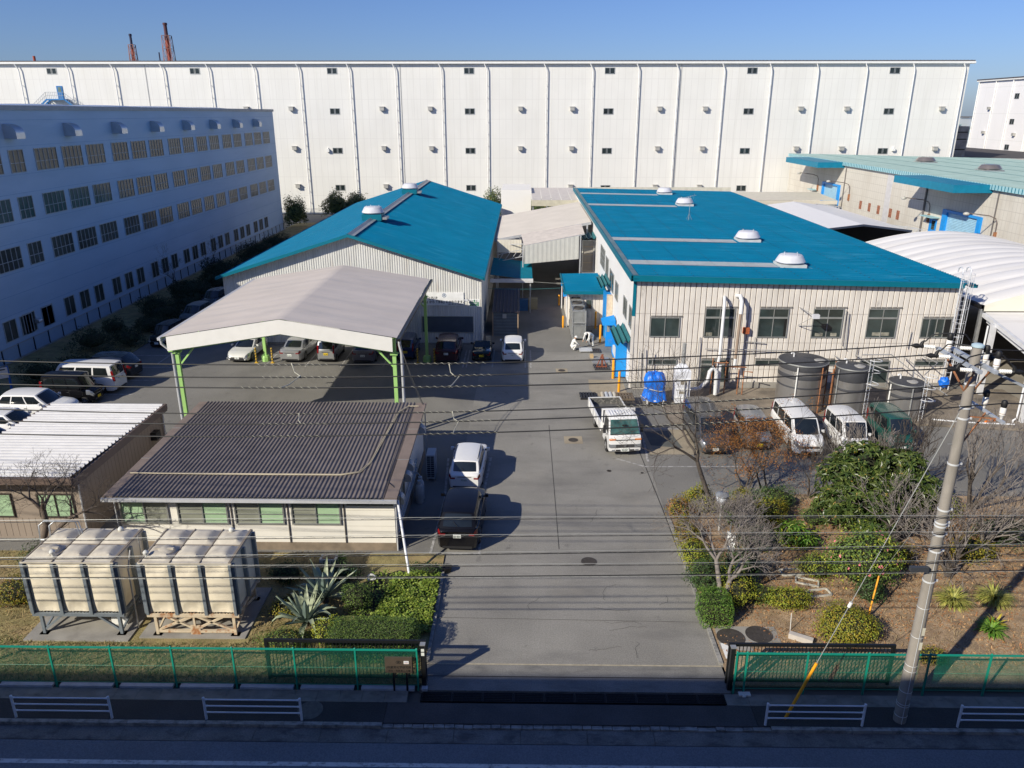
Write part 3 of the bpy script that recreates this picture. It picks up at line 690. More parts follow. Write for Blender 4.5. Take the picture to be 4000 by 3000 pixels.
# ---- big white warehouse across the back
WHY = 143.3
WM = panel_mat('warehouse cladding', (0.735, 0.728, 0.70), (0.63, 0.62, 0.60), 1.15, 3.3, 0.028, 'X', 0.65, dirt=[((0.68, 0.672, 0.64), 0.6, (0.5, 0.5, 0.06), 0.45, 0.7), ((0.56, 0.55, 0.51), 0.45, (0.9, 0.9, 0.035), 0.56, 0.76)], var=0.03)
wh = thing('warehouse', (-10, 160, 0), 'huge long white warehouse filling the background with downpipes and small windows', 'building')
mb = MB(); mb.box(-135, 76.35, WHY, 190, 0, 25.45); mb.build('wall', WM, wh)
mb = MB(); T = TX(WHY)
for x in (76.36,): mb.box(x, x + .03, WHY, 190, 0, 25.4)
mb.build('end_wall', M('warehouse end wall', (0.74, 0.735, 0.70), 0.65), wh)
ROOFD = M('dark roof edge', (0.09, 0.085, 0.09), 0.6)
mb = MB(); mb.corr(lambda u, v, d: (u, v, 25.95 + d), -136, 77.0, .62, [(0, 0), (.3, 0), (.36, .13), (.62, .13), (.68, 0)], WHY - .45, 190)
mb.build('roof', M('pale ribbed roof', (0.40, 0.39, 0.39), 0.5, 0.2), wh)
mb = MB(); mb.box(-136, 77.0, WHY - .44, WHY - .41, 25.86, 26.05); mb.build('roof_edge', ROOFD, wh)
mb = MB(); mb.box(-136, 77.05, WHY - .62, WHY - .43, 25.54, 25.86); mb.box(-136, 77.05, WHY - .43, WHY, 25.47, 25.54); mb.build('gutter', WHITE, wh)
DP = M('downpipe white', (0.80, 0.80, 0.78), 0.5)
for x in (-120, -112, -104, -96, -87.85, -79.1, -71.2, -62.6, -54.6, -46.65, -38.9, -30.15, -22.2, -14.2, -6.33, 3.97, 11.92, 19.9, 26.65, 34.56, 42.62, 50.6, 58.95, 67.0, 75.6):
    mb = MB(); mb.tube([(x - .45, WHY - .55, 25.5), (x - .3, WHY - .5, 25.2), (x - .05, WHY - .42, 24.7), (x, WHY - .4, 24.2), (x, WHY - .4, 0)], .10, 8)
    for z in range(2, 24, 2): mb.box(x - .04, x + .04, WHY - .32, WHY, z, z + .08)
    mb.build('downpipe', DP, wh, smooth=50)
for x in (-65.9, -21.45, 27.2):
    mb = MB(); mb.box(x - .07, x + .07, WHY - .06, WHY, 0, 25.4); mb.build('expansion_joint', M('grey joint cover', (0.45, 0.45, 0.44), 0.6), wh)
WIN1 = [-83.2, -58.1, -34.15, -10.35, 14.0, 38.5, 62.9]
for i, x in enumerate(WIN1):
    for z in (23.9, 17.3, 10.65, 4.2):
        window(wh, T, x, x + 1.75, z, z + 1.02, us=(.45, .55), zs=(), t=.09, glass=A_GLASSB)
for x in (-112, -104, -96, -91, -74, -66, -49.2, -41.27, -25.25, -16.75, -.9, 8.18, 23.45, 31.4, 48, 56, 72.45):
    for z in (18.55, 11.9, 5.3):
        if z > 18.5 and x < -91: continue
        mb = MB(); mb.boxT(T, x, x + .75, z - .62, z, 0, .62); mb.boxT(T, x - .12, x + .85, z, z + .04, 0, .7)
        mb.build('wall_vent', M('grey vent hood', (0.45, 0.44, 0.41), 0.5, 0.3), wh)
for (x, z) in ((-35.2, 10.95), (65.3, 11.2)):
    mb = MB(); mb.boxT(T, x, x + .5, z, z + .5, 0.1, .5); mb.boxT(T, x + .2, x + .3, z - .1, z + .7, 0, .3); mb.build('flood_light', WHITE, wh)
mb = MB(); mb.boxT(T, -33.7, -32.6, 0, 2.15, 0, .08); mb.build('door', M('dark blue door', (0.02, 0.06, 0.12), 0.5), wh)
# blue door with outside stair high on its left part
BS = M('blue steel stair', (0.015, 0.16, 0.42), 0.5)
st = MB(); st.boxT(T, -82.0, -80.95, 19.85, 22.0, 0, .1); dr = st.build('door', BS, wh)
mb = MB(); mb.boxT(T, -81.75, -81.2, 21.0, 21.8, .1, .12); mb.build('pane', M('door glass', (0.14, 0.2, 0.18), 0.2), dr)
mb = MB(); mb.boxT(T, -83.3, -80.2, 19.65, 19.85, 0, 1.5)
for s_, x0 in ((-1, -83.3), (1, -80.2)):
    mb.beam(T(x0, 19.75, .15), T(x0 + s_ * 3.0, 17.4, .15), .10, .28); mb.beam(T(x0, 19.75, 1.4), T(x0 + s_ * 3.0, 17.4, 1.4), .10, .28)
    for k in range(9): x = x0 + s_ * (.2 + k * .33); z = 19.6 - k * .26; mb.boxT(T, min(x, x + s_ * .28), max(x, x + s_ * .28), z - .03, z, .2, 1.35)
mb.build('stair', BS, wh)
mb = MB()
for zz in (.55, 1.1):
    mb.beam(T(-83.3, 19.85 + zz, 1.45), T(-80.2, 19.85 + zz, 1.45), .05)
    for s_, x0 in ((-1, -83.3), (1, -80.2)): mb.beam(T(x0, 19.85 + zz, 1.45), T(x0 + s_ * 3.0, 17.5 + zz, 1.45), .05)
for k in range(11): x = -83.3 + k * .31; mb.beam(T(x, 19.85, 1.45), T(x, 20.95, 1.45), .04)
for s_, x0 in ((-1, -83.3), (1, -80.2)):
    for k in range(9): x = x0 + s_ * k * .36; z = 19.85 - k * .28; mb.beam(T(x, z, 1.45), T(x, z + 1.1, 1.45), .04)
mb.build('stair_railing', M('grey rail', (0.3, 0.33, 0.36), 0.5), wh)
# fence at its foot
t = thing('mesh_fence', (-35, 140.5, 0), 'pale mesh fence at the foot of the white warehouse', 'fence')
for k in range(17):
    mb = MB(); x = -44 + k * 2.0; mb.box(x - .03, x + .03, 140.47, 140.53, 0, 1.25); mb.build('post', STEEL, t)
mb = MB(); mb.box(-44, -12, 140.48, 140.52, 1.2, 1.25)
for k in range(160): mb.box(-44 + k * .2, -44 + k * .2 + .012, 140.495, 140.505, 0.1, 1.2)
mb.build('fence_panel', STEEL, t)

# ---- second white warehouse at the far right
w2 = thing('warehouse', (125, 170, 0), 'second white warehouse standing at the right edge beyond the dark roof', 'building')
WM2 = panel_mat('second warehouse cladding', (0.80, 0.79, 0.80), (0.72, 0.72, 0.72), 9.0, 5.8, 0.06, 'Y', 0.6, var=0.02)
mb = MB(); mb.box(110, 150, 120, 200.5, 0, 24.6); mb.build('wall', WM2, w2)
mb = MB(); mb.box(109.5, 150.5, 119.5, 201, 24.9, 25.15); mb.build('roof', ROOFD, w2)
mb = MB(); mb.box(109.55, 110, 119.5, 200.9, 24.6, 24.9); mb.build('gutter', WHITE, w2)
T2 = TXm(110)
for y in (200.2, 193.1, 186.4, 178.5, 170):
    mb = MB(); mb.tube([T2(y, 24.7, .2), T2(y, 0, .2)], .13, 8); mb.build('downpipe', DP, w2, smooth=50)
for z in (20.5, 15.1, 9.6):
    window(w2, T2, 183.5, 185.2, z, z + 1.2, us=(.5,), t=.09, glass=A_GLASSB)
for (y, z) in ((193.6, 18.9), (194.1, 13.5), (182.0, 13.3), (193.8, 8.3)):
    mb = MB(); mb.boxT(T2, y, y + .7, z - .6, z, 0, .6); mb.build('wall_vent', MATS['grey vent hood'], w2)
# dark roofed building in front of it
t = thing('dark_roof_building', (100, 170, 0), 'low building with a dark grey gable roof in front of the second white warehouse', 'building')
mb = MB(); mb.box(80, 130, 150, 189, 0, 8.6); mb.build('wall', CONC, t)
mb = MB()
for s_ in (0, 1):
    xa, xb = (78, 101) if s_ == 0 else (101, 150)
    za, zb = (8.2, 10.15) if s_ == 0 else (10.15, 6.2)
    mb.add([(xa, 149, za), (xb, 149, zb), (xb, 190, zb), (xa, 190, za)], [(0, 1, 2, 3)])
mb.build('roof', M('dark grey roofing', (0.065, 0.06, 0.062), 0.8, var=0.15), t)
mb = MB(); mb.box(106.5, 108.2, 165, 166.6, 9.4, 10.6); mb.build('roof_duct', RUST, t)
# concrete side building glimpsed between the warehouses
t = thing('grey_block', (86, 165, 0), 'narrow grey concrete block seen in the gap between the two white warehouses', 'building')
mb = MB(); mb.box(78.5, 86.4, 158, 190, 0, 15.1); mb.build('wall', CONC, t)
for z in (13.9, 12.6, 10.7):
    mb = MB(); mb.box(84.2, 86.2, 157.95, 158, z, z + .22); mb.build('louvre', BLACK, t)
# far plant, tanks and container cranes in the gap
FARM = [M('far pale steel', (0.42, 0.46, 0.50), 0.7), M('far blue grey', (0.22, 0.28, 0.34), 0.7), M('far green steel', (0.20, 0.33, 0.30), 0.7), M('far white', (0.6, 0.62, 0.64), 0.7)]
fr = random.Random(5)
for i in range(34):
    y = fr.uniform(260, 620); px = fr.uniform(3715, 3825); x = (px - 2000) / 3180 * y * 1.0
    x -= 0.0142 * y
    wd = fr.uniform(2.5, 8); h = fr.uniform(3, 12) * (1 if y < 450 else 1.25)
    t = thing('plant_building', (x, y, 0), None, 'industrial building', 'distant plant buildings in the gap between warehouses')
    m_ = FARM[i % 4]
    mb = MB(); mb.box(x - wd / 2, x + wd / 2, y, y + 8, 0, h); mb.build('wall', m_, t)
    mb = MB(); mb.box(x - wd / 2 - .2, x + wd / 2 + .2, y - .2, y + 8, h, h + .3); mb.build('roof', FARM[(i + 1) % 4], t)
    tag(t, 'distant pale industrial building glimpsed in the gap between the two white warehouses')
t = thing('port_crane', (318, 560, 0), 'distant white portal crane on the horizon between the warehouses', 'crane')
mb = MB()
for x in (312, 320): mb.beam((x, 560, 0), (x, 560, 22), 1.2)
mb.beam((308, 560, 22), (326, 560, 22), 1.6); mb.build('frame', FARM[3], t)
t = thing('gas_tank', (205, 360, 0), 'small distant red tank end among plant buildings', 'tank')
mb = MB(); mb.tube([(206, 359, 9.0), (206, 366, 9.0)], 1.6, 18); mb.build('tank_shell', M('red tank', (0.6, 0.05, 0.05), 0.6), t)
mb = MB(); mb.box(205, 207, 360, 364, 0, 8); mb.build('support', FARM[1], t)
# ---- lattice chimneys beyond the roof, left
CH1 = M('maroon chimney', (0.085, 0.03, 0.04), 0.7, var=0.2, vs=.2); CH2 = M('red lead paint', (0.34, 0.065, 0.035), 0.7, var=0.2, vs=.2); CH3 = M('navy chimney', (0.02, 0.022, 0.06), 0.7)
def chimney(x, y, top, lat, r, mtop, label, lw):
    t = thing('lattice_chimney', (x, y, 0), label, 'chimney')
    mb = MB(); mb.tube([(x, y, lat - 2), (x, y, top)], [r * 1.05, r * .95], 16); mb.lathe([(r * 1.25, 0), (r * 1.25, .9), (r, .9)], (x, y, top - 1), 16); mb.build('flue', mtop, t, smooth=50)
    mb = MB(); mb.tube([(x, y, 0), (x, y, lat - 2)], r, 16); mb.build('lower_flue', CH2, t, smooth=50)
    mb = MB(); wb = lw * 2.0; wt = lw; H0 = 0
    def cor(z): f_ = z / lat; s_ = wb + (wt - wb) * f_; return [(x + s_ * i, y + s_ * j, z) for i, j in ((-1, -1), (1, -1), (1, 1), (-1, 1))]
    zs = [lat - k * lat / 9 for k in range(10)]
    for k in range(9):
        A_ = cor(zs[k]); B_ = cor(zs[k + 1])
        for j in range(4):
            mb.beam(A_[j], B_[j], .25); mb.beam(A_[j], A_[(j + 1) % 4], .16); mb.beam(A_[j], B_[(j + 1) % 4], .12); mb.beam(A_[(j + 1) % 4], B_[j], .12)
    mb.build('lattice_frame', M('red white lattice', (0.30, 0.15, 0.13), 0.7, var=0.5, vs=.12), t)
k_ = 400 / 250.
chimney(-107.0 * k_, 400, 17.5 + 25.4 * k_, 17.5 + 21.9 * k_, .82, CH1, 'taller red lattice chimney with a maroon top behind the warehouse roof', 1.7)
chimney(-117.9 * k_, 400, 17.5 + 22.4 * k_, 17.5 + 19.4 * k_, .55, CH3, 'shorter lattice chimney with a navy blue top behind the warehouse roof', 1.2)
t = thing('chimney_stub', (-148.2 * k_, 400, 0), 'short red chimney tip just above the warehouse roof at far left', 'chimney')
mb = MB(); mb.tube([(-148.2 * k_, 400, 0), (-148.2 * k_, 400, 17.5 + 16.3 * k_)], .6, 14); mb.build('flue', CH2, t, smooth=50)
t = thing('chimney_stub', (-109 * k_, 398, 0), 'thin dark flue beside the foot of the taller lattice chimney', 'chimney')
mb = MB(); mb.tube([(-109.4 * k_, 398, 0), (-109.4 * k_, 398, 17.5 + 17.2 * k_)], .3, 10); mb.build('flue', CH3, t)

# ---- shared parts
def turbine(parent_thing, x, y, z, r, label, mat, base):
    t = thing('roof_ventilator', (x, y, z), label, 'roof ventilator', parent_thing)
    mb = MB(); b = r * .9; mb.box(x - b, x + b, y - b, y + b, z - .3, z + .22); mb.build('base_box', base, t)
    mb = MB(); mb.lathe([(r * .78, .22), (r * .78, .30), (r * 1.0, .31), (r * 1.03, .36), (r * .80, .76), (r * .74, .81), (r * .3, .86), (.001, .87)], (x, y, z), 28)
    for k in range(4): a_ = k * math.pi / 2 + .5; mb.tube([(x + r * .6 * math.cos(a_), y + r * .6 * math.sin(a_), z + .8), (x + r * .6 * math.cos(a_), y + r * .6 * math.sin(a_), z + .92)], .03, 6)
    mb.build('dome', mat, t, smooth=35)
    mb = MB(); mb.box(x + b, x + b + .45, y - b * .9, y + b * .6, z - .22, z - .02); mb.build('flashing', STEEL, t)
VENT = M('white ventilator enamel', (0.60, 0.61, 0.66), 0.35)
# ---- gabled hall with the teal roof
gx0, gx1, gr, gy0, gy1 = -23.75, -2.98, -13.3, 59.1, 109.0
gz = lambda x: 5.45 + (8.72 - 5.45) * (1 - abs(x - gr) / ((gr - gx0) if x < gr else (gx1 - gr)))
gh = thing('gabled_hall', (-13.3, 84, 0), 'white ribbed metal hall with a wide teal gable roof behind the open canopy', 'building')
SID = M('white ribbed siding', (0.66, 0.66, 0.645), 0.5, var=0.05, vs=0.6, dirt=[((0.33, 0.20, 0.12), 0.55, (2.2, 2.2, 0.12), 0.60, 0.74), ((0.48, 0.48, 0.46), 0.6, (3.5, 3.5, 0.2), 0.45, 0.65)])
RIB = [(0, 0), (.30, 0), (.42, .035), (.80, .035), (.92, 0)]
mb = MB(); mb.corr(lambda u, v, d: (u, gy0 - d, v), -23.4, -3.3, .185, RIB, 0.15, lambda u: gz(u) - .02)
mb.corr(lambda u, v, d: (-3.25 + d, u, v), gy0, gy1, .25, RIB, 0, 5.35); mb.corr(lambda u, v, d: (-23.4 - d, u, v), gy0, gy1, .25, RIB, 0, 5.35)
mb.quad((-23.4, gy1, 0), (-3.3, gy1, 0), (-3.3, gy1, 5.4), (gr, gy1, 8.6), (-23.4, gy1, 5.4)); mb.build('wall', SID, gh)
mb = MB(); mb.box(-3.34, -3.22, gy0 - .06, gy0 + .05, 0, 5.45); mb.box(-23.45, -23.35, gy0 - .06, gy0 + .05, 0, 5.45); mb.build('corner_trim', M('cream trim', (0.62, 0.60, 0.55), 0.5), gh)
mb = MB(); mb.box(-23.5, -3.2, gy0 - .12, gy0 - .0, 0, .15); mb.build('wall_base', CONC, gh)
for s_ in (-1, 1):
    xe = gx0 if s_ < 0 else gx1
    mb = MB(); mb.corr(lambda u, v, d: (v, u, gz(v) + .06 + d), gy0 - .65, gy1 + .3, .33, [(0, 0), (.22, 0), (.28, .05), (.44, .05), (.5, 0)], xe, gr)
    mb.build('roof_slope', TEAL, gh)
    mb = MB(); y0 = gy0 - .68
    z0, z1 = gz(xe), gz(gr)
    mb.add([(xe, y0, z0 - .10), (gr, y0, z1 - .10), (gr, y0, z1 + .14), (xe, y0, z0 + .14), (xe, y0 + .1, z0 - .10), (gr, y0 + .1, z1 - .10), (gr, y0 + .1, z1 + .14), (xe, y0 + .1, z0 + .14)],
           [(0, 1, 2, 3), (4, 5, 6, 7), (3, 2, 6, 7), (0, 1, 5, 4)])
    mb.box(xe - .06, xe + .06, y0, gy1, z0 - .12, z0 + .06)
    mb.build('fascia', TEALT, gh)
mb = MB(); mb.add([(gr - .28, gy0 - .66, 8.72), (gr, gy0 - .66, 8.90), (gr + .28, gy0 - .66, 8.72), (gr - .28, gy1, 8.72), (gr, gy1, 8.90), (gr + .28, gy1, 8.72)], [(0, 1, 4, 3), (1, 2, 5, 4)])
mb.add([(gr + .28, gy0 - .66, 8.78), (gr + .52, gy0 - .66, 8.73), (gr + .52, gy1, 8.73), (gr + .28, gy1, 8.78)], [(0, 1, 2, 3)])
mb.build('ridge_cap', M('grey ridge sheet', (0.36, 0.38, 0.38), 0.45, 0.3, var=0.15), gh)
turbine('ventilators on the hall ridge', -13.2, 68.6, 8.95, .95, 'white round ventilator on the front part of the gable ridge', VENT, TEALT)
turbine('ventilators on the hall ridge', -13.2, 92.0, 8.95, .95, 'white round ventilator on the rear part of the gable ridge', VENT, TEALT)
T = TX(gy0 - .04)
mb = MB(); mb.boxT(T, -7.95, -3.92, 1.06, 2.32, 0.0, .05); mb.build('wall_board', M('navy grey board', (0.075, 0.095, 0.125), 0.5), gh)
mb = MB(); grid(mb, T, -7.98, -3.89, 1.03, 2.35, (), (), .04, 0, .07); mb.build('board_frame', A_ALU, gh)
mb = MB(); mb.boxT(T, -3.93, -3.90, .2, 1.03, 0, .05); mb.boxT(T, -3.9, -3.35, .15, .30, 0, .05); mb.build('door_trim', MATS['cream trim'], gh)
# signs on the hall
SG = M('sign white', (0.80, 0.81, 0.82), 0.4); SK = M('sign black letters', (0.02, 0.02, 0.025), 0.5); SGR = M('sign green', (0.0, 0.17, 0.07), 0.5)
t = thing('slogan_sign', (-6.3, 59.0, 3.0), 'long white slogan board with black lettering on the hall wall', 'sign')
mb = MB(); mb.boxT(T, -8.5, -4.63, 3.22, 4.26, 0.0, .06); mb.build('sign_board', SG, t)
text('私たちは', .27, t, T, -7.75, 3.72, SK, d=.065, bold=.008); text('『作る』から『創る』にかわります。', .255, t, T, -8.22, 3.42, SK, d=.065, bold=.007, xs=.86)
text('(株) 東邦化学研究所', .13, t, T, -5.85, 3.27, SK, d=.065)
mb = MB()
for k in range(24):
    a0, a1 = 2 * math.pi * k / 24, 2 * math.pi * (k + 1) / 24
    mb.quad(*[T(-6.15 + r_ * math.cos(b_), 4.03 + r_ * math.sin(b_), .064) for r_, b_ in ((.165, a0), (.165, a1), (.135, a1), (.135, a0))])
mb.build('emblem_ring', M('sign blue', (0.02, 0.10, 0.25), 0.5), t); text('東', .22, t, T, -6.26, 3.95, MATS['sign blue'], d=.064)
t = thing('safety_sign', (-3.75, 59.0, 3.1), 'small white safety board with a green panel at the corner of the hall', 'sign')
mb = MB(); mb.boxT(T, -4.22, -3.36, 3.08, 3.70, 0.0, .05); mb.build('sign_board', SG, t)
mb = MB(); mb.boxT(T, -4.14, -3.44, 3.18, 3.50, 0.05, .058); mb.build('green_panel', SGR, t)
mb = MB(); mb.boxT(T, -3.83, -3.75, 3.53, 3.67, .05, .058); mb.boxT(T, -3.86, -3.72, 3.57, 3.63, .05, .0585); mb.build('green_cross', SGR, t)
text('安全', .12, t, T, -4.12, 3.54, SK, d=.055); text('第一', .12, t, T, -3.68, 3.54, SK, d=.055)
text('今日も無事故で', .115, t, T, -4.12, 3.36, SG, d=.06, xs=.8, bold=.002); text('がんばろう!!', .12, t, T, -4.05, 3.22, SG, d=.06, xs=.85, bold=.002)
t = thing('flood_light', (-4.4, 58.6, 3.75), 'small floodlight on a bracket between the two signs of the hall', 'light')
mb = MB(); mb.box(-4.55, -4.25, 58.45, 58.75, 3.68, 3.78); mb.build('lamp_head', VENT, t)
mb = MB(); mb.beam((-4.35, 58.75, 3.74), (-4.35, 59.05, 3.74), .05); mb.build('bracket', BLACK, t)

# ---- open tent canopy over the parked row
LG = M('light green steel', (0.36, 0.62, 0.20), 0.45, var=0.06)
cx0, cx1, cr, cy0, cy1 = -19.75, -6.85, -13.2, 40.2, 55.9
ze, zr = 5.95, 6.98
cz = lambda x: ze + (zr - ze) * (1 - abs(x - cr) / ((cr - cx0) if x < cr else (cx1 - cr)))
tc_ = thing('car_canopy', (-13.2, 47.7, 0), 'large open canopy with a grey membrane roof on light green steel posts', 'canopy')
MEM = M('grey tent membrane', (0.61, 0.545, 0.49), 0.6, var=0.05, vs=0.4, dirt=((0.46, 0.44, 0.42), 0.6, (0.12, 1.1, 1), 0.5, 0.72))
mb = MB(); vs = []; fs = []
NX, NY = 40, 45
for i in range(NX + 1):
    x = cx0 + (cx1 - cx0) * i / NX
    if i == NX // 2: x = cr
    for j in range(NY + 1):
        y = cy0 + (cy1 - cy0) * j / NY
        sag = .010 * math.cos(2 * math.pi * (j / NY) * 9)
        vs.append((x, y, cz(x) + (sag if 0 < i < NX and i != NX // 2 else 0)))
for i in range(NX):
    for j in range(NY): b = i * (NY + 1) + j; fs.append((b, b + NY + 1, b + NY + 2, b + 1))
mb.add(vs, fs); mb.build('roof_membrane', MEM, tc_, smooth=30)
mb = MB(); FW = M('white tent valance', (0.74, 0.73, 0.69), 0.6, var=0.03)
for (xa, xb) in ((cx0 + .25, cr), (cr, cx1 - .25)):
    for y in (cy0 - .02,):
        n = 12
        for k in range(n):
            u0 = xa + (xb - xa) * k / n; u1 = xa + (xb - xa) * (k + 1) / n
            mb.quad((u0, y, cz(u0) - .02), (u1, y, cz(u1) - .02), (u1, y - .05, cz(u1) - .82), (u0, y - .05, cz(u0) - .82))
mb.build('front_valance', FW, tc_)
for y in (cy0 + .15, 44, 47.8, 51.6, cy1 - .15):
    mb = MB()
    for dz in (-.12, -.85):
        mb.beam((cx0 + .2, y, cz(cx0) + dz), (cr, y, zr + dz), .08, .10); mb.beam((cr, y, zr + dz), (cx1 - .2, y, cz(cx1) + dz), .08, .10)
    for k in range(16):
        u = cx0 + .4 + k * (cx1 - cx0 - .8) / 16; v = u + (cx1 - cx0 - .8) / 32; q = u + (cx1 - cx0 - .8) / 16
        mb.beam((u, y, cz(u) - .85), (v, y, cz(v) - .12), .04); mb.beam((v, y, cz(v) - .12), (q, y, cz(q) - .85), .04)
    mb.build('roof_truss', LG, tc_)
mb = MB()
for x in (cx0 + .25, cr, cx1 - .25): mb.box(x - .06, x + .06, cy0 + .1, cy1 - .1, cz(x) - .35, cz(x) - .15)
mb.build('eave_beam', LG, tc_)
for (x, y) in ((cx0 + .55, 40.6), (cx1 - .25, 40.6), (cx0 + .55, 54.6), (cx1 - .25, 54.6)):
    z = cz(x) - .2
    mb = MB(); mb.box(x - .10, x + .10, y - .10, y + .10, 0, z); mb.build('post', LG, tc_)
    mb = MB(); mb.lathe([(.32, 0), (.32, .3), (.26, .45), (.16, .45)], (x, y, 0), 8); mb.build('post_base', LG, tc_)
    s_ = 1 if x < cr else -1
    mb = MB(); mb.beam((x, y, z - 1.7), (x + s_ * 1.0, y, z - .55), .09); mb.beam((x, y, z - .9), (x + s_ * .25, y, z - .5), .07); mb.box(x - .2, x + .2, y - .2, y + .2, z - .9, z - .82); mb.build('knee_brace', LG, tc_)
GRP = M('grey pipe', (0.48, 0.49, 0.51), 0.45)
for (x, xo) in ((cx0 - .10, cx0 + .05), (cx1 + .12, cx1 + .08)):
    mb = MB(); mb.box(x - .09, x + .09, cy0 - .15, cy1, ze - .16, ze - .0); mb.build('gutter', BLK if x > -10 else GRP, tc_)
    mb = MB(); mb.tube([(x, cy0 + .1, ze - .15), (x, cy0 + .1, ze - .4), (xo + (.28 if x < cr else .1), cy0 + .3, ze - .95), (xo + (.28 if x < cr else .1), cy0 + .3, 0)], .085, 10); mb.build('downpipe', GRP, tc_, smooth=50)
drop(((-6.75, 40.3, 5.7), (-5.2, 37.6, 3.1)), .02, 'twisted dark drop cable from the canopy gutter down to the dark roofed shed', sag=.15)
drop(((-6.72, 40.35, 5.6), (-5.25, 37.7, 3.05)), .012, 'thin second strand beside the twisted drop cable at the canopy gutter', sag=.3)
# striped bollards round the rear posts
SB = M('black stripe', (0.02, 0.02, 0.02), 0.5); SY_ = M('hazard yellow', (0.62, 0.40, 0.05), 0.5)
for (x, y, sh) in ((-19.75, 54.1, 'left of the rear left canopy post'), (-18.55, 54.1, 'right of the rear left canopy post'), (-7.75, 54.1, 'left of the rear right canopy post'), (-6.5, 54.1, 'right of the rear right canopy post')):
    t = thing('striped_bollard', (x, y, 0), 'yellow and black striped bollard ' + sh, 'bollard', 'striped bollards by the canopy posts')
    mb = MB(); mb.tube([(x, y, 0), (x, y, 1.15)], .06, 12); mb.box(x - .13, x + .13, y - .13, y + .13, 0, .03); mb.build('bollard_post', SY_, t, smooth=50)
    mb = MB(); mb.tube([(x + math.cos(a_) * .062, y + math.sin(a_) * .062, .05 + a_ * 1.05 / (2 * math.pi * 5)) for a_ in [k * .3 for k in range(105)]], .026, 5); mb.build('spiral_stripe', SB, t)

# ---- dark corrugated shed
sx0, sx1, sy0, sy1, sz0, sz1 = -17.15, -5.08, 27.95, 38.0, 2.66, 2.95
sh = thing('corrugated_shed', (-11, 33, 0), 'single storey white panel shed with a dark corrugated roof and green curtained windows', 'building')
PW = M('white wall panels', (0.82, 0.79, 0.72), 0.55, var=0.04, vs=1, dirt=((0.62, 0.58, 0.50), 0.4, (1, 1, 0.2), 0.55, 0.8))
mb = MB(); mb.box(-16.85, -5.30, 28.35, 37.8, 0.35, sz0 - .16); mb.build('wall', PW, sh)
mb = MB(); mb.box(-16.9, -5.24, 28.30, 37.85, 0, .34); mb.build('foundation', M('stained foundation', (0.24, 0.19, 0.14), 0.9, var=0.25), sh)
SR = M('dark grey slate sheet', (0.15, 0.13, 0.125), 0.55, var=0.16, vs=1.5, dirt=((0.20, 0.17, 0.15), 0.7, (0.5, 2.5, 1), 0.5, 0.75))
rz = lambda y: sz0 + (sz1 - sz0) * (y - sy0) / (sy1 - sy0)
n8 = [(k / 10, .028 * math.cos(2 * math.pi * k / 10)) for k in range(10)]
mb = MB()
for k, (ya, yb) in enumerate(((sy0 - .12, 31.3), (31.25, 34.7), (34.65, sy1 + .05))):
    mb.corr(lambda u, v, d: (u, v, rz(v) + .06 + .006 * (2 - k) + d), -16.72, -5.62, .183, n8, ya, yb)
mb.build('roof', SR, sh, smooth=60)
VB = M('brown verge board', (0.21, 0.165, 0.14), 0.6, var=0.15, vs=1.5)
for (xa, xb) in ((-5.60, sx1), (sx0, -16.70)):
    mb = MB(); 
    mb.add([(xa, sy0 - .1, rz(sy0) + .07), (xb, sy0 - .1, rz(sy0) + .07), (xb, sy1, rz(sy1) + .07), (xa, sy1, rz(sy1) + .07), (xa, sy0 - .1, rz(sy0) - .05), (xb, sy0 - .1, rz(sy0) - .05), (xb, sy1, rz(sy1) - .05), (xa, sy1, rz(sy1) - .05)],
           [(0, 1, 2, 3), (4, 7, 6, 5), (0, 4, 5, 1), (1, 5, 6, 2), (3, 2, 6, 7), (0, 3, 7, 4)])
    mb.build('verge', VB, sh)
mb = MB()
for y in (31.3, 34.6): mb.box(-5.61, -5.07, y, y + .03, rz(y) + .068, rz(y) + .082); mb.box(-17.16, -16.69, y, y + .03, rz(y) + .068, rz(y) + .082)
mb.build('verge_joint', A_ALU, sh)
mb = MB(); mb.box(-17.2, -5.08, 27.74, 27.86, 2.52, 2.66); gt = mb.build('gutter', M('pale gutter', (0.52, 0.53, 0.56), 0.4), sh)
T = TX(28.35)
CUR = M('green blind', (0.36, 0.52, 0.33), 0.6, var=0.06); CURG = M('grey green screen', (0.26, 0.27, 0.22), 0.5)
for i, (xa, xb) in enumerate(((-16.8, -14.78), (-14.4, -12.28), (-12.0, -9.92), (-9.62, -7.55))):
    fw = MB(); grid(fw, T, xa, xb, 1.22, 2.36, (.5,), (), .06, 0, .07); f_ = fw.build('window', A_ALU, sh)
    xm = (xa + xb) / 2; left_g = i == 0
    for (u0, u1, gm) in ((xa + .05, xm, CUR if left_g else CURG), (xm, xb - .05, CURG if left_g else CUR)):
        m2 = MB(); m2.boxT(T, u0, u1, 1.26, 2.32, 0, .015); m2.build('pane', gm, f_)
    m2 = MB(); m2.boxT(T, xa + .06, xb - .06, 1.68, 1.71, .02, .05); m2.boxT(T, (xm if left_g else xa + .06), (xb - .06 if left_g else xm), 1.90, 1.925, .02, .05); m2.build('guard_bar', A_ALU, f_)
window(sh, T, -7.27, -5.32, 2.12, 2.40, us=(.22, .5, .78), t=.035)
mb = MB()
for z in (.62, .88, 1.14, 1.62, 1.88): mb.boxT(T, -7.5, -5.3, z, z + .012, .001, .006)
for z in (.62, .88, 1.14): mb.boxT(T, -16.85, -7.5, z, z + .012, .001, .006)
mb.build('panel_joints', M('panel joint', (0.45, 0.43, 0.38), 0.7), sh)
for x in (-12.14, -9.77, -7.41):
    mb = MB(); mb.boxT(T, x - .02, x + .02, .35, 2.5, .002, .05); mb.build('panel_post', M('dark panel post', (0.10, 0.09, 0.085), 0.6), sh)
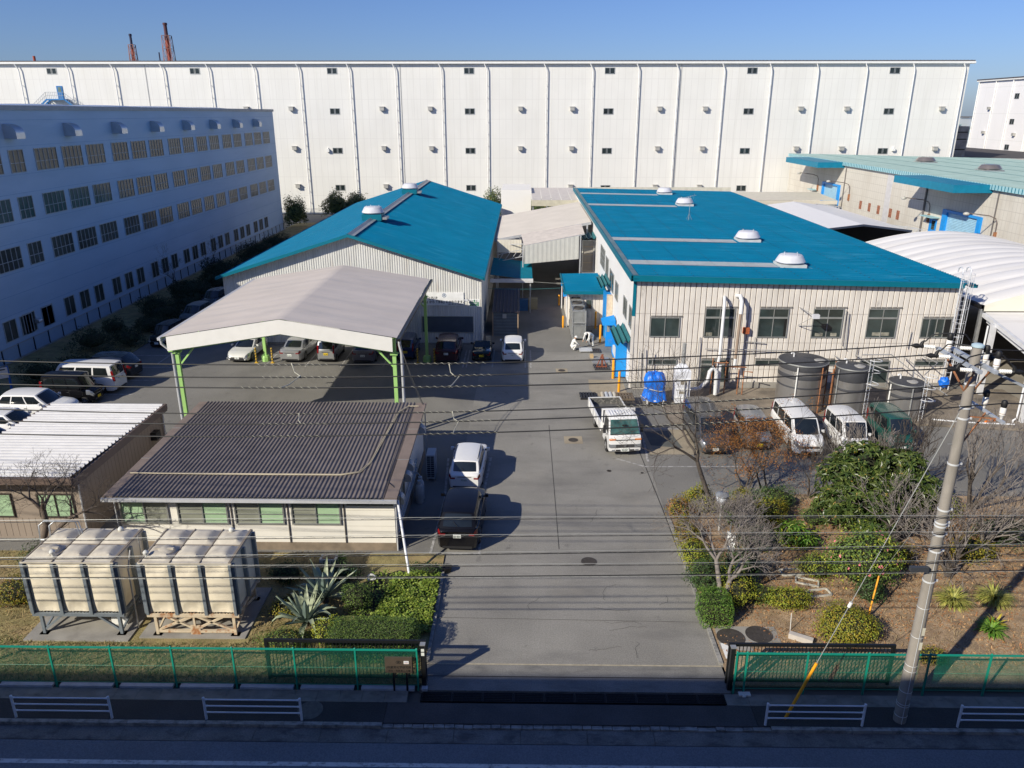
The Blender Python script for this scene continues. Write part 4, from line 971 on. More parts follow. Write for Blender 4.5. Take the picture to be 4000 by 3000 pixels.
mb = MB(); mb.tube([(-5.2, 27.82, 2.5), (-5.2, 28.2, 2.3), (-5.22, 28.25, 0.05)], .035, 8); mb.build('downpipe', MATS['pale gutter'], sh, smooth=50)
mb = MB(); mb.tube([(-16.95, 27.85, 2.5), (-16.95, 28.25, 2.3), (-16.95, 28.28, 0.05)], .03, 8); mb.build('downpipe', MATS['pale gutter'], sh, smooth=50)
CD = M('cream conduit', (0.50, 0.44, 0.32), 0.6)
mb = MB()
for o_ in (0, .06):
    mb.tube([(-16.9 + o_, 29.75, 2.86), (-13.2, 29.75 + o_, 2.82), (-7.8, 29.75 + o_, 2.82), (-7.0 - o_, 30.0 + o_, 2.83), (-6.7 - o_, 30.9, 2.86), (-6.45 - o_, 34.5, 2.97), (-6.3 - o_, 36.6, 3.03), (-5.9 - o_, 37.4, 3.06), (-5.4 - o_, 37.3, 3.1)], .022, 6)
mb.build('conduit', CD, sh, smooth=60)
mb = MB(); mb.tube([(-5.75, 37.2, 3.08), (-5.75, 31, 2.9), (-5.72, 29.2, 2.82), (-5.4, 28.8, 2.8), (-5.05, 28.5, 2.6), (-5.1, 28.35, 0.4)], .014, 5); mb.build('cable', WB, sh)
Tr = TXp(-5.30)
for (y, z) in ((28.8, 2.15), (31.0, 2.1), (31.8, 2.25), (36.2, 2.2)): hood(sh, Tr, y, y + .42, z + .2, .42, .34, M('weathered aluminium', (0.40, 0.42, 0.44), 0.5, 0.3), 'vent_cowl')
window(sh, Tr, 30.2, 30.9, 1.2, 2.1, us=(), t=.04)
for p, r_ in (([(-5.2, 28.5, 1.2), (-5.2, 34.3, 1.45)], .04), ([(-5.2, 28.5, 1.05), (-5.2, 34.3, 1.3)], .03), ([(-5.2, 28.5, .75), (-5.2, 34.3, 1.0)], .04), ([(-5.12, 37.6, 2.6), (-5.12, 37.6, .1)], .03), ([(-5.18, 33.2, 1.3), (-5.0, 33.2, 1.25), (-4.8, 33.3, .9)], .03)):
    mb = MB(); mb.tube(p, r_, 6); mb.build('wall_pipe', M('grey insulated pipe', (0.33, 0.35, 0.37), 0.6), sh, smooth=60)
# ---- white corrugated roof shed
ws = thing('white_roof_shed', (-22, 33, 0), 'low brown panel shed with a bright white corrugated roof left of the dark shed', 'building')
BW = M('brown grey wall panels', (0.30, 0.245, 0.20), 0.75, var=0.08, vs=1)
wz = lambda y: 3.28 - .035 * (y - 28.3) * .5
mb = MB(); mb.box(-24.5, -18.85, 29.1, 37.2, 0, 2.85); mb.build('wall', BW, ws)
mb = MB(); Tl = TXp(-18.85)
for k in range(27): mb.boxT(Tl, 29.1 + k * .3, 29.115 + k * .3, .1, 2.8, .001, .006)
Tf = TX(29.1)
for k in range(20): mb.boxT(Tf, -24.4 + k * .28, -24.39 + k * .28, .1, 1.0 if k % 8 < 5 else 2.6, .001, .006)
mb.build('board_joints', M('brown joint', (0.16, 0.13, 0.105), 0.8), ws)
mb = MB(); mb.corr(lambda u, v, d: (v, u, wz(u) + d), 28.45, 37.25, .325, [(0, 0), (.42, 0), (.5, .10), (.68, .10), (.76, 0)], -24.6, -18.72)
mb.build('roof', M('bright white roof', (0.60, 0.60, 0.62), 0.5, var=0.05), ws)
mb = MB(); mb.box(-24.7, -18.62, 28.30, 28.44, 2.98, 3.26); mb.box(-24.7, -18.62, 37.26, 37.36, 2.85, 3.12); mb.box(-24.72, -24.61, 28.44, 37.26, 2.8, 3.18); mb.box(-18.71, -18.60, 28.44, 37.26, 2.80, 3.18); mb.build('fascia', M('brown fascia', (0.16, 0.115, 0.095), 0.6), ws)
for i, xa in enumerate((-23.4, -20.75)):
    window(ws, Tf, xa, xa + 1.55, 1.05, 2.18, us=(.5,), t=.05, frame=M('dark window frame', (0.05, 0.04, 0.035), 0.5), glass=CUR)
mb = MB(); mb.tube([(-18.72, 28.95, 2.9), (-18.8, 29.0, 2.7), (-18.8, 29.0, 0)], .035, 8); mb.tube([(-18.75, 37.0, 2.9), (-18.75, 36.9, 0)], .04, 8); mb.build('downpipe', MATS['pale gutter'], ws)
mb = MB(); mb.boxT(Tl, 35.6, 36.1, 1.8, 2.2, .0, .3); mb.build('electric_box', BLK, ws)

# ---- factory with the large teal roof
fx0, fx1, fy0, fy1 = 7.15, 28.25, 48.75, 109.0
fz = lambda x: 7.72 - .0205 * (x - 6.9)
fa = thing('teal_roof_factory', (17.5, 79, 0), 'two storey cream ribbed factory with a huge flat teal roof and stained walls', 'building')
FW_ = M('stained cream siding', (0.72, 0.68, 0.63), 0.65, var=0.06, vs=1.2, bump=0.15, bs=30,
        dirt=[((0.52, 0.48, 0.44), 0.6, (1.3, 1.3, 0.25), 0.45, 0.7), ((0.42, 0.27, 0.17), 0.45, (2.6, 2.6, 0.10), 0.64, 0.76), ((0.20, 0.19, 0.18), 0.7, (1.1, 1.1, 0.5), 0.62, 0.76)])
mb = MB(); RF = [(0, 0), (.05, 0), (.12, .045), (.88, .045), (.95, 0)]
mb.corr(lambda u, v, d: (u, fy0 - d, v), fx0 + .12, fx1 - .05, .3525, RF, .55, lambda u: fz(u) - .25, nv=1)
mb.box(fx0 + .13, fx1 - .06, fy0 + .02, fy0 + .1, 0, .6); mb.build('front_wall', FW_, fa)
mb = MB()
for k in range(61): u = fx0 + .12 + k * .3525; mb.boxT(TX(fy0), u - .012, u + .012, .56, fz(u) - .3, .001, .006)
mb.build('panel_grooves', M('rusty groove', (0.13, 0.08, 0.06), 0.85, var=0.5, vs=2), fa)
mb = MB()
for z in (5.22, 3.28, 1.45): mb.boxT(TX(fy0), fx0 + .14, fx1 - .07, z, z + .012, .062, .066)
mb.build('lap_joints', M('faint joint', (0.36, 0.33, 0.30), 0.8), fa)
mb = MB(); mb.box(fx0 + .1, fx1 - .02, fy0 - .10, fy0 + .01, .14, .55); mb.build('base_course', CONC, fa)
mb = MB(); mb.corr(lambda u, v, d: (fx0 + .1 - d, u, v), fy0 + .05, fy1, .30, [(0, 0), (.06, 0), (.1, .012), (.9, .012), (.94, 0)], 0.05, 7.45)
mb.build('side_wall', M('clean white siding', (0.76, 0.76, 0.76), 0.5, var=0.03, vs=.3), fa)
mb = MB(); mb.corr(lambda u, v, d: (fx1 - .1 + d, u, v), fy0, fy1, .35, RF, 0, 7.0); mb.box(fx0 + .1, fx1, fy1 - .1, fy1, 0, 7.2); mb.build('rear_walls', FW_, fa)
mb = MB(); mb.corr(lambda u, v, d: (v, u, fz(v) + d), fy0 - .42, fy1 + .1, .335, [(0, 0), (.62, 0), (.68, .06), (.86, .06), (.92, 0)], 7.25, 28.55)
mb.build('roof', TEAL, fa)
mb = MB(); mb.corr(lambda u, v, d: (v, u, fz(v) + d - .03), fy0 - .40, fy1, .335, [(0, 0), (.3, 0), (.34, -.22), (.96, -.22)], 28.5, 28.9); mb.build('eave_ends', TEALT, fa)
yf = fy0 - .46
mb = MB(); mb.add([(6.9, yf, 7.42), (28.0, yf, 7.02), (28.0, yf, 7.34), (6.9, yf, 7.80), (6.9, yf + .14, 7.42), (28.0, yf + .14, 7.02), (28.0, yf + .14, 7.34), (6.9, yf + .14, 7.80)], [(0, 1, 2, 3), (4, 7, 6, 5), (3, 2, 6, 7), (0, 4, 5, 1), (1, 5, 6, 2), (0, 3, 7, 4)])
mb.box(6.88, 7.0, yf, fy1 + .1, 7.42, 7.80); mb.box(6.95, 7.32, fy0 - .5, fy0 + .02, 4.30 + 3.3, 7.62)
mb.build('fascia', TEALT, fa)
mb = MB(); mb.box(fx0 - .02, fx0 + .16, fy0 - .09, fy0 + .1, 5.05, 7.45); mb.build('corner_trim', TEALT, fa)
mb = MB(); mb.box(fx0 - .02, fx0 + .15, fy0 - .09, fy0 + .1, .1, 5.05); mb.build('corner_trim', FW_, fa)
mb = MB(); mb.add([(7.0, fy0 - .42, 7.82), (7.35, fy0 - .42, 7.80), (7.35, fy1, 7.80), (7.0, fy1, 7.82)], [(0, 1, 2, 3)])
for k in range(120): mb.box(7.02, 7.34, 48.6 + k * .5, 48.63 + k * .5, 7.81, 7.835)
mb.build('edge_flashing', M('weathered teal grey', (0.17, 0.24, 0.27), 0.4, 0.3, var=0.2, vs=.6), fa)
mb = MB(); mb.box(7.0, 28.6, fy1 + .1, fy1 + .35, 7.2, 7.85); mb.build('rear_parapet', M('cream parapet', (0.62, 0.58, 0.47), 0.6), fa)
SKM = M('translucent roof strip', (0.36, 0.40, 0.42), 0.35, 0.2, var=0.12, vs=1.5)
for (ya, yb, xb) in ((100.9, 102.3, 17.3), (88.0, 89.5, 17.3), (62.85, 64.35, 17.4), (52.35, 53.9, 17.5)):
    mb = MB(); mb.corr(lambda u, v, d: (v, u, fz(v) + .07 + d), ya, yb, .168, [(0, 0), (.5, 0), (.6, .02), (.9, .02)], 7.36, xb, nv=1)
    for k in range(9): mb.box(7.5 + k * 1.1, 7.52 + k * 1.1, ya, yb, fz(8 + k) + .07, fz(7.5 + k * 1.1) + .10)
    mb.build('roof_flashing_strip', SKM, fa)
FG = 'ventilators on the factory roof'
for (x, y, lb_) in ((18.45, 103.2, 'white round ventilator farthest back on the teal factory roof'), (18.5, 90.2, 'white round ventilator behind the roof antenna'), (18.6, 64.3, 'white round ventilator second nearest on the factory roof'), (18.5, 53.2, 'white round ventilator nearest the front edge of the factory roof')):
    turbine(FG, x, y, fz(x) + .02, .98, lb_, VENT, M('white base', (0.55, 0.58, 0.58), 0.5))
t = thing('roof_antenna', (16.35, 77.1, 7.5), 'thin television antenna on a tripod on the factory roof', 'antenna')
mb = MB(); mb.tube([(16.35, 77.1, 7.5), (16.35, 77.1, 9.9)], .022, 6)
for k in range(3): a_ = k * 2.1; mb.tube([(16.35, 77.1, 8.2), (16.35 + .32 * math.cos(a_), 77.1 + .5 * math.sin(a_), 7.52)], .016, 5)
mb.build('mast', A_ALU, t)
mb = MB(); mb.tube([(15.9, 77.1, 9.75), (16.9, 77.1, 9.95)], .014, 5)
for k in range(9): x = 15.95 + k * .11; mb.tube([(x, 76.85, 9.76 + k * .022), (x, 77.35, 9.76 + k * .022)], .008, 4)
mb.tube([(16.6, 76.9, 9.6), (16.8, 77.3, 10.1)], .01, 4); mb.build('aerial', A_ALU, t)
mb = MB()
for x in (8.6, 10.9, 13.2, 15.5, 17.8, 20.1, 22.4, 24.7, 27.0):
    for k in range(90): y = fy0 + .1 + k * .67; mb.box(x, x + .06, y, y + .05, fz(x) + .06, fz(x) + .085)
mb.build('roof_fixings', M('dull fixing', (0.03, 0.07, 0.10), .6), fa)
# factory windows
T = TX(fy0 - .06)
CAPM = M('sooty flashing', (0.20, 0.19, 0.18), 0.8, var=0.3, vs=5)
def fwin(x0, x1, z0, z1, us=(.5,), tr=None, caps=True, gl=None):
    f_ = window(fa, T, x0, x1, z0, z1, us=us, t=.055, zs=((tr - z0) / (z1 - z0),) if tr else (), glass=gl or A_GLASS, frame=M('window aluminium', (0.36, 0.37, 0.36), 0.45, 0.4))
    if tr: mb = MB(); mb.boxT(T, x0 + .05, x1 - .05, tr - .06, tr + .06, 0, .062); mb.build('transom', MATS['window aluminium'], f_)
    if caps:
        mb = MB(); k0 = math.ceil((x0 - .1 - fx0 - .12) / .3525); u = fx0 + .12 + k0 * .3525
        while u < x1 - .1: mb.boxT(T, u + .03, u + .31, z1 + .02, z1 + .11, -.04, .035); u += .3525
        mb.build('head_flashing', CAPM, f_)
    return f_
fwin(8.32, 10.25, 3.66, 4.98)
for (xa, xb) in ((11.85, 13.78), (15.32, 17.25), (18.82, 20.78), (22.35, 24.3)): fwin(xa, xb, 3.65, 5.6, tr=4.98)
fwin(25.88, 27.83, 3.67, 4.98, us=(.25, .5, .75))
fwin(8.33, 10.24, 1.74, 2.13); fwin(25.88, 27.83, 1.74, 2.10)
fwin(11.82, 13.78, .26, 2.12, tr=1.78); fwin(18.85, 20.75, 1.74, 2.12); fwin(22.27, 24.27, .25, 2.1, tr=1.78); fwin(15.4, 17.2, 1.74, 2.12)
for (xa, xb, zz) in ((12.0, 12.4, 3.75), (19.1, 19.6, 3.75), (20.1, 20.5, 3.75), (22.8, 23.9, 3.8), (26.9, 27.1, 3.8)):
    mb = MB(); mb.boxT(T, xa, xb, zz, zz + .22, .019, .024); mb.build('sill_clutter', M('shelf clutter', (0.28, 0.27, 0.22), 0.7, var=.6, vs=3), fa)
mb = MB(); mb.boxT(T, 17.02, 17.22, 3.72, 4.95, .019, .03); mb.build('open_sash', M('dark opening', (0.008, 0.008, 0.009), 0.9), fa)
mb = MB(); mb.boxT(T, 27.38, 27.8, 3.72, 4.93, .019, .03); mb.build('open_sash', MATS['dark opening'], fa)
Ts = TXm(fx0 + .1)
for (ya, yb, za, zb, us, zs) in ((67.3, 71.2, 4.35, 6.15, (.25, .5, .75), (.33, .66)), (64.4, 66.4, 4.2, 5.9, (.5,), ()), (60.2, 63.1, 3.9, 5.45, (.5,), ()), (57.2, 59.0, 3.95, 5.3, (.5,), ()), (51.9, 53.8, 3.95, 5.3, (.5,), ()), (48.95, 50.7, 3.95, 5.35, (.5,), ())):
    window(fa, Ts, ya, yb, za, zb, us=us, zs=zs, t=.07, d=.012)
# downpipes on the factory front
WP = M('white duct pipe', (0.70, 0.71, 0.73), 0.4, var=0.05)
mb = MB(); mb.tube([(13.0, 48.72, 6.35), (12.9, 48.3, 6.4), (12.85, 48.0, 6.1), (12.85, 47.95, 2.6), (12.75, 47.95, 1.9), (12.9, 47.9, 1.3), (12.9, 47.9, .5)], .10, 12); mb.build('duct_pipe', WP, fa, smooth=50)
mb = MB(); mb.tube([(13.8, 48.72, 6.4), (13.9, 48.3, 6.5), (13.95, 48.05, 6.2), (13.95, 48.0, 5.4), ], .13, 12); mb.build('duct_pipe', WP, fa, smooth=50)
mb = MB(); mb.tube([(13.95, 48.0, 5.4), (13.9, 48.0, 2.4)], .10, 12); mb.build('duct_pipe', M('brown pipe', (0.30, 0.23, 0.18), 0.6), fa, smooth=50)
mb = MB(); mb.tube([(13.9, 48.0, 2.4), (13.88, 48.0, 1.7)], .11, 12); mb.build('duct_pipe', WP, fa, smooth=50)
PIP = M('grey conduit', (0.40, 0.40, 0.40), 0.5, 0.3)
for p in ([(11.6, 48.6, 3.7), (11.55, 48.5, 3.3), (11.55, 48.5, .3)], [(14.5, 48.6, 4.0), (14.5, 48.55, 3.4), (15.9, 48.55, 3.3)], [(15.2, 48.55, 3.7), (15.2, 48.5, 2.5)], [(20.9, 48.6, 5.5), (20.9, 48.55, 3.2), (21.2, 48.5, 2.9)], [(21.1, 48.6, 5.3), (21.1, 48.5, 3.0)], [(25.3, 48.6, 4.1), (25.2, 48.55, 3.0)], [(12.0, 48.5, 2.9), (17.5, 48.5, 2.8)], [(18.6, 48.5, 2.9), (18.65, 48.5, 2.3)], [(21.9, 48.5, 3.1), (21.9, 48.5, 2.4)], [(8.6, 48.5, 2.6), (8.6, 48.5, .3)], [(8.0, 48.5, 2.9), (8.0, 48.4, .4)], [(7.7, 48.5, 2.7), (7.7, 48.4, .4)]): mb = MB(); mb.tube(p, .03, 6); mb.build('wall_conduit', PIP, fa, smooth=50)
mb = MB(); mb.box(14.35, 14.75, 48.4, 48.66, 3.95, 4.35); mb.build('alarm_box', M('rusty red box', (0.42, 0.11, 0.04), 0.8, var=.4, vs=9), fa)
mb = MB(); mb.beam((17.85, 48.6, 5.7), (18.55, 47.6, 5.35), .04); mb.beam((17.9, 48.6, 4.5), (18.5, 47.7, 5.3), .03); mb.beam((17.9, 48.6, 4.5), (18.5, 47.7, 4.75), .03); mb.build('lamp_bracket', PIP, fa)
mb = MB(); mb.box(18.35, 18.75, 47.35, 47.65, 5.25, 5.5); mb.build('flood_light', VENT, fa)
# roof ladder with cage
t = thing('cage_ladder', (28.0, 48.3, 0), 'tall white caged access ladder at the right corner of the factory', 'ladder')
LD = M('white ladder steel', (0.62, 0.64, 0.68), 0.45, 0.2)
for x in (27.72, 28.22):
    mb = MB(); mb.tube([(x, 48.3, 0.2), (x, 48.3, 7.9), (x + .0, 48.35, 8.2), (x - .03, 48.55, 8.35), (x - .06, 48.75, 8.25), (x - .06, 48.8, 8.0)], .042, 8); mb.build('stile', LD, t, smooth=60)
mb = MB()
for k in range(25): mb.tube([(27.72, 48.3, .5 + k * .3), (28.22, 48.3, .5 + k * .3)], .013, 5)
mb.build('rungs', LD, t)
mb = MB()
for z in (2.2, 3.1, 4.0, 4.9, 5.8, 6.7, 7.6, 8.0): mb.tube([(27.97 + .38 * math.cos(a_), 48.25 - .40 * math.sin(a_) * 1.5 - .0, z) for a_ in [math.pi * k / 12 for k in range(13)]], .014, 5)
for k in (2, 4, 6, 8, 10): a_ = math.pi * k / 12; mb.tube([(27.97 + .38 * math.cos(a_), 48.25 - .6 * math.sin(a_), 2.2), (27.97 + .38 * math.cos(a_), 48.25 - .6 * math.sin(a_), 8.0)], .012, 5)
mb.build('cage', LD, t)
# ---- aqua roofed store on the right
ax = 47.0
aq = thing('aqua_roof_store', (70, 100, 0), 'cream patterned store building with a pale aqua roof, teal door canopies and blue shutters', 'building')
AQW = panel_mat('patterned cream wall', (0.60, 0.57, 0.51), (0.48, 0.45, 0.40), .62, .95, .03, 'Y', 0.75, dirt=((0.45, 0.40, 0.33), 0.6, (0.4, 0.4, 0.12), 0.45, 0.7), var=.05)
az = lambda x: 10.75 - .022 * (x - ax)
mb = MB(); mb.box(ax, 110, 50, 141, 0, 10.0); mb.box(ax, ax + .5, 50, 141, 10.0, 10.45); mb.build('wall', AQW, aq)
AQR = M('pale aqua roof steel', (0.29, 0.40, 0.385), 0.75, var=0.12, vs=.8, spec=.1, dirt=((0.36, 0.45, 0.44), 0.6, (0.3, 1.6, 1), 0.45, 0.7))
mb = MB(); mb.corr(lambda u, v, d: (v, u, az(v) + d), 49.5, 141.5, .55, [(0, 0), (.1, .09), (.25, .09), (.35, 0)], ax - .35, 110)
mb.build('roof', AQR, aq)
mb = MB()
for x in (52, 58, 64, 70, 78, 86): mb.box(x, x + .05, 49.6, 141.4, az(x) + .09, az(x) + .12)
mb.build('roof_seams', M('dull aqua seam', (0.09, 0.19, 0.21), 0.5), aq)
EV = M('aqua eave trim', (0.33, 0.55, 0.60), 0.4)
mb = MB(); mb.corr(lambda u, v, d: (ax - .36 - d, u, v), 49.5, 141.5, .55, [(0, 0), (.1, -.05), (.2, -.05), (.3, 0)], 10.3, 10.8); mb.build('eave_trim', EV, aq)
mb = MB()
for k in range(167): mb.box(ax - .375, ax - .365, 49.5 + k * .55, 49.62 + k * .55, 10.32, 10.79)
mb.build('eave_ribs', TEALT, aq)['kind'] = 'stuff'
T = TXm(ax)
for (ya, yb) in ((117.2, 131.5), (79.6, 92.6)):
    mb = MB(); x0 = 43.1
    mb.box(x0, ax - .4, ya, yb, 10.12, 10.30); mb.box(x0 - .05, x0 + .03, ya - .05, yb + .05, 9.95, 10.72); mb.box(x0 + .03, ax - .0, ya - .05, ya + .03, 9.95, 10.72)
    mb.box(x0 + .03, ax, ya + .03, yb, 10.70, 10.73); mb.build('door_canopy', M('blue teal canopy', (0.008, 0.19, 0.31), .5, spec=.2), aq)
BLS = M('pale blue shutter', (0.30, 0.52, 0.68), 0.4)
for (ya, yb) in ((80.9, 86.9), (118.2, 123.8)):
    mb = MB(); mb.boxT(T, ya - .6, ya, 3.0, 7.45, 0, .25); mb.boxT(T, yb, yb + .9 if ya < 100 else yb + .6, 3.0, 7.45, 0, .25); mb.boxT(T, ya, yb, 7.2, 7.45, 0, .25); f_ = mb.build('door_frame', BLUE, aq)
    mb = MB(); mb.corr(lambda u, v, d: T(v, u, d + .02), 3.0, 7.2, .16, [(0, 0), (.5, .03)], ya, yb); mb.build('roller_shutter', BLS, f_)
mb = MB(); mb.boxT(T, 89.0, 90.6, 3.4, 6.1, 0, .06); dr = mb.build('door', BLUE, aq)
mb = MB(); mb.boxT(T, 89.3, 90.0, 4.9, 5.9, .06, .07); mb.build('pane', A_GLASS, dr)
mb = MB(); mb.boxT(T, 88.6, 91.2, 6.3, 6.4, 0, 1.0); mb.build('door_hood', EV, aq)
mb = MB(); mb.boxT(T, 126.5, 128.5, 5.9, 6.0, 0, 1.0); mb.build('door_hood', EV, aq)
mb = MB(); mb.boxT(T, 101.3, 102.8, 0, 10.3, .0, .03); mb.build('repaired_strip', M('plain grey strip', (0.55, 0.54, 0.55), 0.6), aq)
for y in (109.5, 106.6, 103.8, 101.2 - .9, 98.2):
    mb = MB(); mb.boxT(T, y, y + .75, 4.9, 6.0, 0, .04); mb.build('rusty_louvre', M('rusty louvre', (0.30, 0.12, 0.07), 0.8, var=.5, vs=4), aq)
mb = MB(); mb.boxT(T, 66.5, 67.5, 4.6, 6.2, 0, .04); mb.build('rusty_louvre', MATS['rusty louvre'], aq)
mb = MB()
for (y, z0_) in ((116.2, 10), (78.3, 10.2), (92.3, 10.2)): mb.tube([T(y, z0_, .1), T(y, 3, .1)], .06 if y != 92.3 else .12, 6)
mb.build('wall_downpipes', M('dark pipe', (0.13, 0.12, 0.12), 0.6), aq)
for i, (y, z) in enumerate(((126.5, 7.35), (114.0, 7.1), (90.9, 7.1), (77.6, 6.95))):
    t = thing('wall_lamp', (ax - .1, y, z), ['farthest curved arm lamp on the aqua roofed store', 'second curved arm lamp, right of the far shutter', 'third curved arm lamp, left of the blue personnel door', 'nearest curved arm lamp, right of the large blue shutter'][i], 'lamp', 'curved arm lamps on the store wall')
    pts = [T(y, z - 1.0, .12), T(y, z + .3, .14), T(y, z + .75, .35), T(y, z + 1.0, 1.0), T(y, z + 1.25, 3.0)]
    mb = MB(); mb.tube(pts, .05, 7); mb.build('arm', M('lamp arm', (0.16, 0.13, 0.12), 0.6), t, smooth=60)
    mb = MB(); mb.lathe([(.05, .18), (.22, .12), (.30, 0), (.26, -.12), (.001, -.18)], T(y, z + 1.2, 3.3), 14); mb.build('lamp_head', M('lamp glass grey', (0.45, 0.44, 0.40), 0.3), t, smooth=60)
    mb = MB(); mb.boxT(T, y - .12, y + .12, z - 1.5, z - .6, 0, .22); mb.build('ballast_box', RUST, t)
VB2 = M('champagne metal', (0.42, 0.36, 0.32), 0.3, 0.7)
turbine('ventilators on the aqua roof', 60.4, 120.8, az(60.4), 1.35, 'metal round ventilator farther back on the aqua roof', VB2, STEEL)
turbine('ventilators on the aqua roof', 59.8, 102.9, az(59.8), 1.35, 'metal round ventilator nearer the right edge on the aqua roof', VB2, STEEL)
# steps and railings at its doors
for (xa, ya, lb_) in ((43.2, 91.2, 'white tangle of stair railings before the blue personnel door'), (42.6, 113.5, 'white stair railings beyond the far white tent roof')):
    t = thing('stair_railing', (xa, ya, 0), lb_, 'railing'); mb = MB()
    for k in range(9):
        x = xa + k * .42; mb.beam((x, ya, 2.6), (x, ya, 5.1 - k * .05), .05); mb.beam((x, ya + 1.3, 2.6), (x, ya + 1.3, 5.1 - k * .05), .05)
    for yy in (ya, ya + 1.3): mb.beam((xa, yy, 5.1), (xa + 3.4, yy, 4.7), .05); mb.beam((xa, yy, 4.5), (xa + 3.4, yy, 4.1), .05)
    mb.build('rails', LD, t)
    mb = MB(); mb.box(xa, ax - .02, ya, ya + 1.4, 0, 3.0); mb.build('platform', CONC, t)
mb = MB(); mb.box(43.5, ax - .02, 78, 96, 0, 2.9); mb.box(44, ax - .02, 114, 130, 0, 2.9); tag(mb.build('loading_dock', CONC), 'raised concrete loading dock under the blue shutters of the store', 'dock')
# ---- white tents between factory and store
WTM = M('white tent sheet', (0.76, 0.74, 0.72), 0.6, var=0.03, vs=.3, dirt=((0.42, 0.40, 0.38), 0.6, (0.06, 0.9, .3), 0.52, 0.75))
t2 = thing('arched_tent', (38.5, 60, 0), 'big white barrel arched tent roof with curved ribs right of the factory', 'tent')
mb = MB(); vs = []; fs = []; XA, XB, YA, YB = 30.0, 47.0, 49.3, 72.0; NA, NB = 30, 96
for i in range(NA + 1):
    u = i / NA; x = XA + (XB - XA) * u
    for j in range(NB + 1):
        y = YA + (YB - YA) * j / NB; ph = (j / NB * 12) % 1.0
        z = 5.75 + 1.6 * math.sin(math.pi * min(1, max(0, u))) ** .9 + .16 * math.sin(math.pi * ph) ** .5 - .16
        vs.append((x, y, z))
for i in range(NA):
    for j in range(NB): b = i * (NB + 1) + j; fs.append((b, b + NB + 1, b + NB + 2, b + 1))
mb.add(vs, fs); mb.build('roof_membrane', WTM, t2, smooth=50)
zt2 = lambda x: 5.65 + 1.6 * max(0, math.sin(math.pi * (x - XA) / (XB - XA))) ** .9
mb = MB(); mb2 = MB()
for k in range(24):
    xa, xb = XA + (XB - XA) * k / 24, XA + (XB - XA) * (k + 1) / 24
    mb.quad((xa, YA, zt2(xa) + .02), (xb, YA, zt2(xb) + .02), (xb, YA, 5.3), (xa, YA, 5.3))
    mb2.quad((xa, YB, zt2(xa) + .02), (xb, YB, zt2(xb) + .02), (xb, YB, 2), (xa, YB, 2))
mb.build('gable_sheet', M('warm white sheet', (0.80, 0.77, 0.66), 0.6, var=.02), t2); mb2.build('rear_sheet', WTM, t2)
mb = MB(); mb.quad((XB, YA, 0), (XB, YB, 0), (XB, YB, 5.6), (XB, YA, 5.6)); mb.build('side_sheet', WTM, t2)
for y in (49.4, 56, 63, 70): 
    mb = MB(); mb.box(XA - .1, XA + .1, y - .1, y + .1, 0, 5.7); mb.build('post', STEEL, t2)
mb = MB(); mb.box(XA - .15, XA + .05, YA, YB, 5.45, 5.7); mb.build('eave_beam', BLACK, t2)
t3 = thing('lean_to_canopy', (37, 46, 0), 'white lean-to canopy with steel frame in front of the arched tent', 'canopy')
mb = MB(); mb.add([(30.2, YA - .05, 5.25), (47, YA - .05, 5.25), (47, 42.9, 4.15), (30.2, 42.9, 4.15)], [(0, 1, 2, 3)]); mb.build('roof_sheet', WTM, t3)
mb = MB(); mb.beam((30.1, YA - .1, 5.1), (30.1, 42.8, 4.0), .22, .26); mb.beam((30.1, 42.8, 4.0), (47, 42.8, 4.0), .2, .24); mb.beam((30.3, YA - .3, 4.7), (30.3, 42.9, 3.55), .12, .16); mb.build('frame', M('white frame steel', (0.60, 0.61, 0.64), 0.5), t3)
for (x, y, h) in ((29.95, 47.7, 4.85), (29.75, 42.8, 4.0)):
    mb = MB(); mb.box(x - .14, x + .14, y - .14, y + .14, 0, h); mb.build('post', MATS['white frame steel'], t3)
    mb = MB(); mb.tube([(x - .35, y, h - .1), (x - .35, y, .4), (x - .55, y, .25), (x - .6, y - .1, 0)], .06, 8); mb.build('downpipe', WP, t3, smooth=50)
mb = MB(); mb.box(30.2, 60, 40.5, 72, 0.0, 0.02); o = mb.build('tent_floor', M('tent floor concrete', (0.27, 0.245, 0.21), 0.9, var=.15, vs=.6)); o['kind'] = 'structure'
t4 = thing('gabled_tent', (37, 96, 0), 'white gable tent roof in the gap behind the arched tent', 'tent')
mb = MB(); mb.add([(31.8, 85, 5.45), (37, 85, 6.1), (37, 108, 6.1), (31.8, 108, 5.45), (42.3, 85, 5.45), (42.3, 108, 5.45)], [(0, 1, 2, 3), (1, 4, 5, 2)]); mb.build('roof_membrane', M('white tent pvc', (0.76, 0.75, 0.76), 0.5, var=.02), t4)
mb = MB(); mb.beam((31.8, 84.95, 5.4), (37, 84.95, 6.02), .12, .2); mb.beam((37, 84.95, 6.02), (42.3, 84.95, 5.4), .12, .2)
for x in (31.9, 42.2): mb.box(x - .08, x + .08, 85, 85.16, 0, 5.4)
mb.build('frame', M('dark blue frame', (0.03, 0.04, 0.07), 0.5), t4)
mb = MB(); mb.quad((31.8, 108, 0), (42.3, 108, 0), (42.3, 108, 5.4), (31.8, 108, 5.4)); mb.quad((42.3, 85, 0), (42.3, 108, 0), (42.3, 108, 5.4), (42.3, 85, 5.4)); mb.build('side_sheet', M('dark tent side', (0.05, 0.05, 0.06), 0.8), t4)
t5 = thing('cream_canopy', (38, 117, 0), 'long cream sheet canopy behind the factory roof linking to the store', 'canopy')
mb = MB(); CRM = M('cream canopy sheet', (0.60, 0.56, 0.47), 0.6, var=.05)
